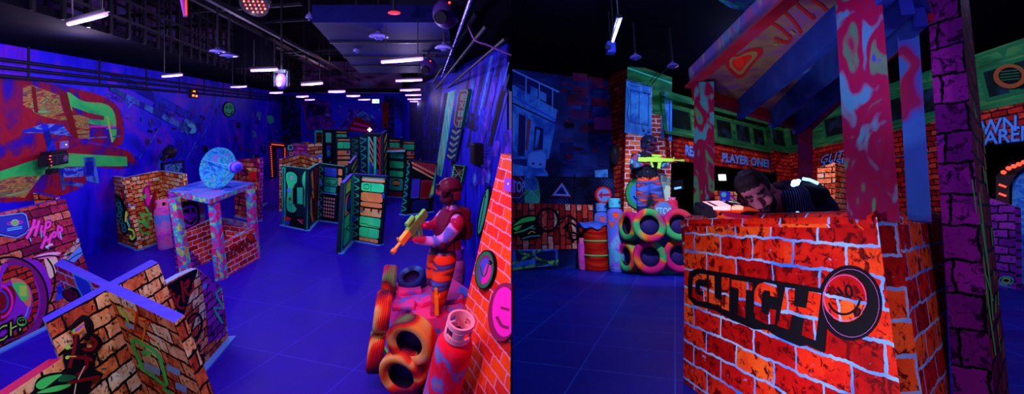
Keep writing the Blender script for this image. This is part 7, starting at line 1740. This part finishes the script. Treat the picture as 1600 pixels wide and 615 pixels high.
# ---- left soldier
SP = zl(684, 487, PZ); kk = F / SP.y
JL = dict(pel=(692, 396), spi=(696, 368), che=(707, 343), nek=(706, 321), hed=(703, 302), hpa=(698, 400), kna=(690, 441), ana=(684, 480), toa=(676, 487), hpb=(684, 399), knb=(677, 437), anb=(688, 470), tob=(680, 476), sha=(721, 341), ela=(696, 369), wra=(653, 362), shb=(692, 338), elb=(680, 352), wrb=(664, 345))
DLd = dict(hpa=-.05, kna=-.06, ana=-.04, toa=-.12, hpb=.1, knb=.1, anb=.14, tob=.06, sha=-.2, ela=-.26, wra=-.36, shb=.17, elb=-.02, wrb=-.22)
GY, GG, GO = mat('yellow toy plastic', (.95, .7, .08), .4), mat('green toy plastic', (.15, .8, .12), .4), mat('orange toy plastic', (1, .4, .03), .4)
def gunL(M, P, root):
    rifle('green and yellow toy rifle held by the left soldier', M, ((668 - 684) / kk, -.14, (487 - 326) / kk), ((634 - 684) / kk, -.66, (487 - 371) / kk), (GG, GY, GO), NL, 0, 1.25)
rs, Ms, Ps = soldier('soldier mannequin in maroon vest and tiger-stripe trousers, seen from above on the pink plinth', SP, kk, 684, 487, JL, DLd, NL, Matrix(), '', gunL, V((-.82, -.5, -.06)), CAMO_B, CAMO_R, VEST, HELM, GLOVE, mat('magenta red boot', (.5, .02, .12)))
HO = thing('toy_pistol', 'orange toy pistol on the left soldier lower leg', 'toy gun', at(685, 490, SP.y - .16))
m = MB(); q0_, q1_ = at(683.5, 490, SP.y - .15), at(683, 461, SP.y - .15)
m.bar(q0_, q1_, .10, .05, GO); m.build('holster_body', HO); m = MB(); m.bar(at(683, 463, SP.y - .15), at(682, 449, SP.y - .17), .045, .05, GO); m.bar(at(679, 462, SP.y - .15), at(688, 462, SP.y - .15), .04, .06, GO); m.build('grip', HO)

# ---- right soldier on the tyre stack
SR = frY(1026, 8.66) + NR * PH; kR = F / SR.y; v0R = HZ + F * (H - SR.z) / SR.y
TT = RR
JR = dict(pel=(1023, 281), spi=(1022, 266), che=(1022, 252), nek=(1025, 239), hed=(1028, 228), hpa=(1015, 284), kna=(1012, 309), ana=(1009, 331), toa=(1010, 335), hpb=(1031, 284), knb=(1037, 309), anb=(1040, 331), tob=(1044, 335), sha=(1006, 247), ela=(997, 262), wra=(1013, 260), shb=(1038, 247), elb=(1044, 261), wrb=(1054, 258))
JR = {n: (x, v0R - (v0R - y) * 1.02) for n, (x, y) in JR.items()}
DRd = dict(toa=-.1, tob=-.1, ela=-.08, wra=-.24, elb=-.14, wrb=-.24, sha=-.02, shb=.05)
GL2 = mat('lime toy plastic', (.45, .9, .08), .4)
def gunR(M, P, root):
    rifle('lime green toy rifle held by the right soldier', M, ((1005 - 1026) / kR, -.20, (v0R - 250) / kR), ((1074 - 1026) / kR, -.30, (v0R - 254.5) / kR), (GL2, GL2, GL2), NR, 0, .95)
soldier('soldier mannequin in blue camouflage and black vest standing on the tyre stack', SR, kR, 1026, v0R, JR, DRd, NR, TT, '', gunR, V((.62, -.75, -.02)), CAMO_T, CAMO_R, VESTK, HELMK, mat('crimson glove', (.6, .01, .1)), mat('navy boot', (.02, .02, .12)))

# ---- the man aiming over the barricade
MY = 2.42; km = F / MY
def mp(x, y, dy=0.0): return V(((x - 1230) / km, dy, (340 - y) / km))
MB0 = at(1230, 340, MY); MM = Matrix.Translation(MB0) @ RR
SKIN = mat('skin', (.30, .085, .14), .5); HAIR = mat('dark hair', (.012, .006, .012), .7)
def stripes():
    m_, nt, b = _new('dark pinstripe cloth'); L = nt.links
    mp_ = mapping(nt, 'Object', (1, 1, 1), (0, .0, .25)); w = nt.nodes.new('ShaderNodeTexWave'); w.bands_direction = 'X'; w.inputs['Scale'].default_value = 30; w.inputs['Distortion'].default_value = 2.5; w.inputs['Detail'].default_value = 1; w.inputs['Detail Scale'].default_value = .25
    L.new(mp_.outputs[0], w.inputs[0]); r = ramp(nt, [(0, (.004, .004, .012)), (.90, (.005, .005, .016)), (.965, (.05, .09, .4)), (1, (.12, .18, .65))]); L.new(w.outputs['Fac'], r.inputs[0]); L.new(r.outputs[0], b.inputs['Base Color']); b.inputs['Roughness'].default_value = .7
    return m_
PIN = stripes()
MAN = thing('person', 'dark-haired bearded man in a dark pinstripe jacket crouching over an orange blaster', 'person', frY(1262, 2.75))
hc = mp(1184, 304, -.02)
hu = V((-.50, -.12, .84)).normalized(); hf = V((-.46, -.84, -.30)); hf = (hf - hu * hf.dot(hu)).normalized(); hs = hu.cross(hf) * -1     # up, face, the head's own side
def hp_(a, b_, c_): return hc + hs * a + hf * b_ + hu * c_
HM = Matrix((hs, hf, hu)).transposed().to_4x4()
hb_ = [ball_bm(hc + hu * .025 - hf * .01, (.078, .098, .095), HM, 28), ball_bm(hp_(0, .03, -.045), (.062, .068, .075), HM, 24), ball_bm(hp_(0, .062, -.092), (.034, .034, .026), HM), ball_bm(hp_(0, .088, .028), (.052, .014, .012), HM)]
hb_ += [skin([(*hp_(0, .092, .02), .010), (*hp_(0, .108, -.012), .013), (*hp_(0, .116, -.03), .016), (*hp_(0, .096, -.042), .012)], [(0, 1), (1, 2), (2, 3)])]
for s in (-1, 1):
    hb_ += [ball_bm(hp_(s * .046, .07, -.02), (.022, .022, .022), HM), ball_bm(hp_(s * .08, -.012, -.005), (.012, .024, .036), HM)]
hb_ += [ball_bm(hp_(0, .096, -.062), (.026, .012, .007), HM), ball_bm(hp_(0, .093, -.073), (.024, .012, .008), HM)]
neck = mp(1214, 312, .05); chest = mp(1258, 318, .14); belly = mp(1300, 332, .22); hip = mp(1335, 352, .30)
def chain_bm(*q): return skin(list(q), [(i, i + 1) for i in range(len(q) - 1)], 0, 2)
hb_ += [chain_bm((*hip, .13), (*belly, .13), (*chest, .14), (*neck, .068), (*hp_(0, -.03, -.05), .06)), chain_bm((*chest, .1), (*mp(1232, 306, .0), .07), (*mp(1246, 352, -.03), .052), (*mp(1200, 350, -.04), .038)),
    chain_bm((*chest, .1), (*mp(1240, 312, .3), .07), (*mp(1230, 360, .32), .052), (*mp(1188, 354, .16), .038)), chain_bm((*hip, .12), (*mp(1352, 452, .05), .085), (*mp(1360, 560, .22), .06), (*mp(1340, 560, .12), .05)), chain_bm((*hip, .12), (*mp(1362, 452, .5), .085), (*mp(1372, 560, .6), .06), (*mp(1350, 562, .52), .05))]
hand(hb_, mp(1200, 350, -.04), V((-.9, -.2, .25)), V((0, 0, 1)), .085, .7, 1); hand(hb_, mp(1188, 354, .16), V((-.9, -.35, .2)), V((0, 0, 1)), .085, .7, -1)
bm_ = fuse(hb_, .0075, 5)
def mz(c_):
    q = c_ - hc; a, b_, z = q.dot(hs), q.dot(hf), q.dot(hu)
    if q.length < .16:
        if b_ > .02 and z < -.045 and not (abs(a) < .028 and -.082 < z < -.055 and b_ > .09) and b_ > -.02: return HAIR if b_ < .12 else HAIR
        for s in (-1, 1):
            if b_ > .06 and abs(a - s * .033) < .022 and .022 < z < .036: return HAIR
        return SKIN
    if min((c_ - mp(1200, 350, -.04)).length, (c_ - mp(1188, 354, .16)).length) < .2 and c_.x < mp(1204, 0).x: return SKIN
    if c_.x > mp(1300, 0).x and c_.z < -.08: return mat('dark trousers', (.01, .01, .04))
    return PIN if q.length > .19 else SKIN
m = MB(); zone(m, bm_, mz, MM); m.build('body', MAN, None, NR)
# eyes
for s in (-1, 1):
    m = MB(); p_ = hp_(s * .033, .083, .008); m.ball(MM @ p_, .0115, mat('eye white', (.14, .06, .10), .3), seg=12); m.ball(MM @ (p_ + hf * .0068 - hu * .002), .0072, mat('dark iris', (.03, .01, .02), .3), seg=10); m.build('eye', MAN, None, NR)
# hair and beard
hl = fuse([ball_bm(hc + hu * .042 - hf * .022, (.088, .108, .095), HM, 28), ball_bm(hp_(0, .045, .105), (.066, .05, .034), HM), ball_bm(hp_(0, -.06, .0), (.075, .055, .08), HM)], .009, 3)
nz = random.Random(3)
for v in hl.verts: v.co += v.normal * nz.uniform(-.003, .004)
# keep the hair off the face
dead = [v for v in hl.verts if (v.co - hc).dot(hf) > .05 and (v.co - hc).dot(hu) < .055]
bmesh.ops.delete(hl, geom=dead, context='VERTS'); hl.verts.index_update()
m = MB(); zone(m, hl, lambda c_: HAIR, MM); m.build('hair', MAN, None, NR)
br = fuse([ball_bm(hp_(0, .052, -.088), (.047, .046, .040), HM), ball_bm(hp_(-.05, .018, -.05), (.02, .032, .045), HM), ball_bm(hp_(.05, .018, -.05), (.02, .032, .045), HM), ball_bm(hp_(0, .096, -.05), (.030, .012, .007), HM)], .007, 2)
m = MB(); zone(m, br, lambda c_: HAIR, MM); m.build('beard', MAN, None, NR)
# jacket over the back and arms
jb = fuse([skin([(*mp(1345, 352, .30), .15), (*mp(1306, 322, .22), .155), (*mp(1266, 312, .15), .15), (*mp(1236, 312, .10), .10)], [(0, 1), (1, 2), (2, 3)]),
    skin([(*mp(1262, 305, .06), .09), (*mp(1236, 306, -.03), .085), (*mp(1246, 338, -.05), .078), (*mp(1252, 372, -.04), .065), (*mp(1216, 364, -.04), .05)], [(0, 1), (1, 2), (2, 3), (3, 4)]),
    skin([(*mp(1268, 310, .22), .09), (*mp(1242, 312, .32), .08), (*mp(1236, 360, .34), .062), (*mp(1204, 358, .2), .05)], [(0, 1), (1, 2), (2, 3)])], .012, 6)
m = MB(); zone(m, jb, lambda c_: PIN, MM); m.build('jacket', MAN, None, NR)
m = MB(); vb = fuse([ball_bm(mp(1272, 303, .12), (.17, .15, .085)), ball_bm(mp(1240, 298, .06), (.06, .12, .06))], .014, 5); zone(m, vb, lambda c_: mat('black sensor vest', (.01, .01, .03), .6), MM); m.build('sensor_vest', MAN, None, NR)
SEN = glow('pale blue sensor light', (.35, .65, 1), 1.8); SENW = glow('white sensor light', (.7, .85, 1), 2.2)
for (x, y, dy, r1, r2, mm) in [(1233, 288, -.10, .022, .017, SENW), (1229, 291, -.10, .012, .012, SEN), (1238, 285, -.10, .012, .010, SEN), (1215, 337, -.14, .022, .014, SENW), (1222, 334, -.14, .012, .012, SEN)]:
    m = MB(); m.ball(MM @ mp(x, y, dy), (r1, .012, r2), mm, RR, 12); m.build('sensor_light', MAN, None, NR)
m = MB(); m.ball(MM @ mp(1217, 336, -.12), (.045, .025, .035), mat('black sensor vest', (.01, .01, .03), .6), RR); m.build('sensor_pod', MAN, None, NR)
m = MB(); m.tube([MM @ mp(1267, 279, .02), MM @ mp(1276, 281, .01), MM @ mp(1287, 287, .0)], .009, SEN, 8); m.build('sensor_strip', MAN, None, NR)
# ---- orange blaster lying on the wall top
def gp(x, y, dy=0.0): return at(x, y, 2.36 + dy)
GN = thing('laser_blaster', 'glowing orange laser blaster with black muzzle resting on the barricade top', 'toy gun', gp(1150, 341))
GOR = mat('orange blaster shell', (1, .09, .02), .35)
GT = V((0, .11, 0))
def gslab(nm, pts, mm, dy=0, th_=.11, label=None):
    m = MB(); q = [gp(x, y, dy) for x, y in pts]; m.slab(q, V((0, th_, 0)), mm); return m.build(nm, GN, None, NR, None, label)
gslab('shell', [(1114, 340), (1113, 324), (1118, 321.5), (1146, 321.5), (1170, 323), (1186, 328), (1195, 333), (1196, 339), (1186, 341), (1140, 341)], GOR)
gslab('muzzle', [(1102, 338), (1100, 327), (1102, 324), (1113, 322.5), (1116, 326), (1120, 339.5), (1108, 341)], BLK2, -.01, .13)
gslab('lit_cover', [(1115, 327.5), (1114, 323), (1142, 321), (1141, 328), (1130, 328.5)], glow('pale pink lit cover', (1, .55, .6), 1.0), -.012, .134)
for k in range(3): gslab('lit_window', [(1144 + k * 6, 327.5), (1146 + k * 6, 322.3), (1150 + k * 6, 322.5), (1148.5 + k * 6, 328)], glow('orange lit window', (1, .4, .3), 1.1), -.012, .134)
gslab('side_grip', [(1128, 331), (1150, 334), (1172, 336), (1186, 338), (1186, 341), (1150, 340.5), (1134, 338)], mat('crimson grip', (.35, .01, .08)), -.008, .126)
gslab('trigger_slot', [(1158, 333), (1166, 331), (1184, 332), (1178, 334.5), (1164, 335.5)], K, -.009, .128)
gslab('rear_cap', [(1186, 329), (1196, 331), (1196, 338), (1188, 336)], mat('pink cap', (.9, .06, .25)), -.01, .12)
gslab('top_sight', [(1138, 321.5), (1141, 316), (1146, 318), (1158, 320), (1172, 322), (1160, 324)], mat('dark sight', (.03, .01, .03)), .03, .05)
m = MB(); m.tube([gp(1125, 334, -.012), gp(1125, 334, .0)], .008, K, 10); m.build('screw', GN, None, NR)
# ================================================================ light: the tubes and stage lamps of the place, with added fill spots
LAV = (.60, .44, 1.0); VIOL = (.40, .25, 1.0)
for p, e in zip(TL, [360, 420, 380, 280, 170, 260, 130, 100, 260, 200, 160, 260, 200, 130, 80, 50, 40]):
    point('tube and fill glow', p - V((0, 0, .12)), LAV, e * LK, .10)
# unseen fill points over the viewer's end, added to light the near panels
for x, y in ((-2.2, 3.4), (-4.6, 4.2), (-6.6, 2.6), (-7.2, 7.5)): point('tube and fill glow', V((x, y, 4.6)), (.72, .55, 1), 330 * LK, .1)
# red and magenta stage lamps
spot('red stage and fill spot', V((-1.0, 3.2, 4.6)), V((-1.15, 6.0, .6)), (1, .04, .07), 1500 * LK, 62, .7)
spot('red stage and fill spot', V((-9.2, 4.2, 4.5)), fL.px(80, 220), (1, .05, .06), 700 * LK, 70, .9)
spot('red stage and fill spot', V((-7.5, 7.2, 4.4)), fL.px(160, 240), (1, .10, .35), 300 * LK, 55, .8)
spot('red stage and fill spot', V((-5.2, 5.2, 4.0)), f.px(600, 400) if False else at(85, 335, 9.2), (1, .04, .08), 320 * LK, 26, .8)
spot('magenta stage lamp', V((-4.6, 7.0, 4.4)), at(330, 380, 10.3), (1, .12, .55), 420 * LK, 40, .8)
spot('red stage and fill spot', V((-5.2, 9.4, 4.2)), at(396, 275, 14), (1, .06, .12), 320 * LK, 18, .8)
point('void lamp', V((-12.0, 12, 6.6)), (.6, .45, 1), 200 * LK, .1); point('void lamp', V((-14, 19, 6.4)), (.6, .4, 1), 330 * LK, .1); point('void lamp', V((-9, 26, 6.6)), (.8, .4, .7), 420 * LK, .1)
# right arena: a slanting blue tube, tubes over the viewer, red stage lamps and added spots on the barricade, green light on the cornice
BLU = (.30, .38, 1.0)
point('tube and fill glow', TUBE2 - NR * .1, (.2, .25, 1), 60, .08)
def ro(x, y, h): return onfl(x, y) + NR * h
point('tube and fill glow', ro(1.0, 4.6, 3.9), BLU, 90, .08); point('tube and fill glow', ro(4.5, 7.5, 3.9), BLU, 90, .08); point('tube and fill glow', ro(5.8, 4.0, 3.9), BLU, 70, .08)
spot('unseen white spot', ro(.25, 1.5, .40), fF1.st(.65, .45), (.95, .75, 1.0), 52, 120, .7)  # added low spot that brightens the barricade bricks and spares the man
spot('red stage and fill spot', ro(3.6, 8.2, 3.7), ro(1.7, 2.6, 1.4), (1, .03, .2), 60, 60, .7)
spot('red stage and fill spot', ro(.25, 3.2, 1.9), ro(1.35, 2.9, 1.5), (1, .05, .25), 12, 60, .7)
spot('unseen white spot', ro(1.5, 5.0, 3.8), ro(2.6, 8.5, .9), (.8, .75, 1.0), 620, 55, .7)
spot('unseen white spot', ro(4.4, 7.0, 3.6), fb.px(1160, 245), (.9, .6, .8), 220, 85, .8)
spot('unseen white spot', ro(5.0, 5.2, 3.7), fb2.px(1420, 190), (.9, .6, .8), 200, 95, .8)

spot('added pale spot', ro(.9, 1.9, 1.25), cL.lerp(cR, .45), (.75, .6, 1.0), 10, 110, .8)  # added up-light for the dark underside of the roof
spot('magenta stage lamp', ro(1.15, .9, 1.7), ro(2.05, 1.9, 1.6), (.75, .25, 1), 13, 80, .8)
spot('red stage and fill spot', ro(1.75, .7, .7), fF2.st(.5, .55), (1, .5, .6), 9, 100, .7)  # added spot to brighten the barricade's side wall
spot('green stage lamp', ro(3.2, 7.4, 2.0), fP.px(1012, 110), (.6, .9, .8), 60, 60, .8)
spot('red stage and fill spot', ro(5.2, 6.2, 3.6), ro(6.0, 10.8, 1.8), (1, .25, .2), 200, 80, .8)  # added red spot to brighten the beam wall's bricks
for t_ in ((-7.6, 12.5), (-4.6, 14.5)): spot('added pale spot', V((t_[0], t_[1] - 6, 4.6)), V((t_[0], t_[1] + 1, .8)), (.7, .85, 1), 1250 * LK, 60, .8)  # added spots to brighten the robot panels
spot('red stage and fill spot', V((-3.2, 1.2, 4.7)), V((-3.0, 3.0, 1.6)), (1, .75, .75), 260 * LK, 100, .8)  # added spot near the eye to brighten the crossed panels

# repeats share a group
GR = dict(gas_bottle='sprayed gas bottles', robot_panel='machine-printed panels of the maze', brick_panel='brick-printed panels', zigzag_panel='zigzag brick panels', corner_panel='plum corner panels', smiley_sign='smiley signs', projector='ceiling projectors', toy_rifle='toy rifles', soldier_mannequin='soldier mannequins', sprayed_plinth='sprayed plinths', lookout_tower='look-out towers', satellite_dish='dishes on the towers', led_portal='led portals', stop_sign='stop signs', exit_lamp='exit lamps')
for o in list(SC.objects):
    n_ = o.name.split('.')[0]
    if o.parent is None and n_ in GR and not o.get('group'): o['group'] = GR[n_]
    if o.parent is None and n_ == 'tube_light': o['group'] = 'violet tube lights under the ceilings'
spot('unseen white spot', ro(1.9, 6.3, 2.6), ro(2.75, 8.7, 1.9), (.75, .85, 1.0), 90, 40, .8)  # added spot to brighten the right soldier
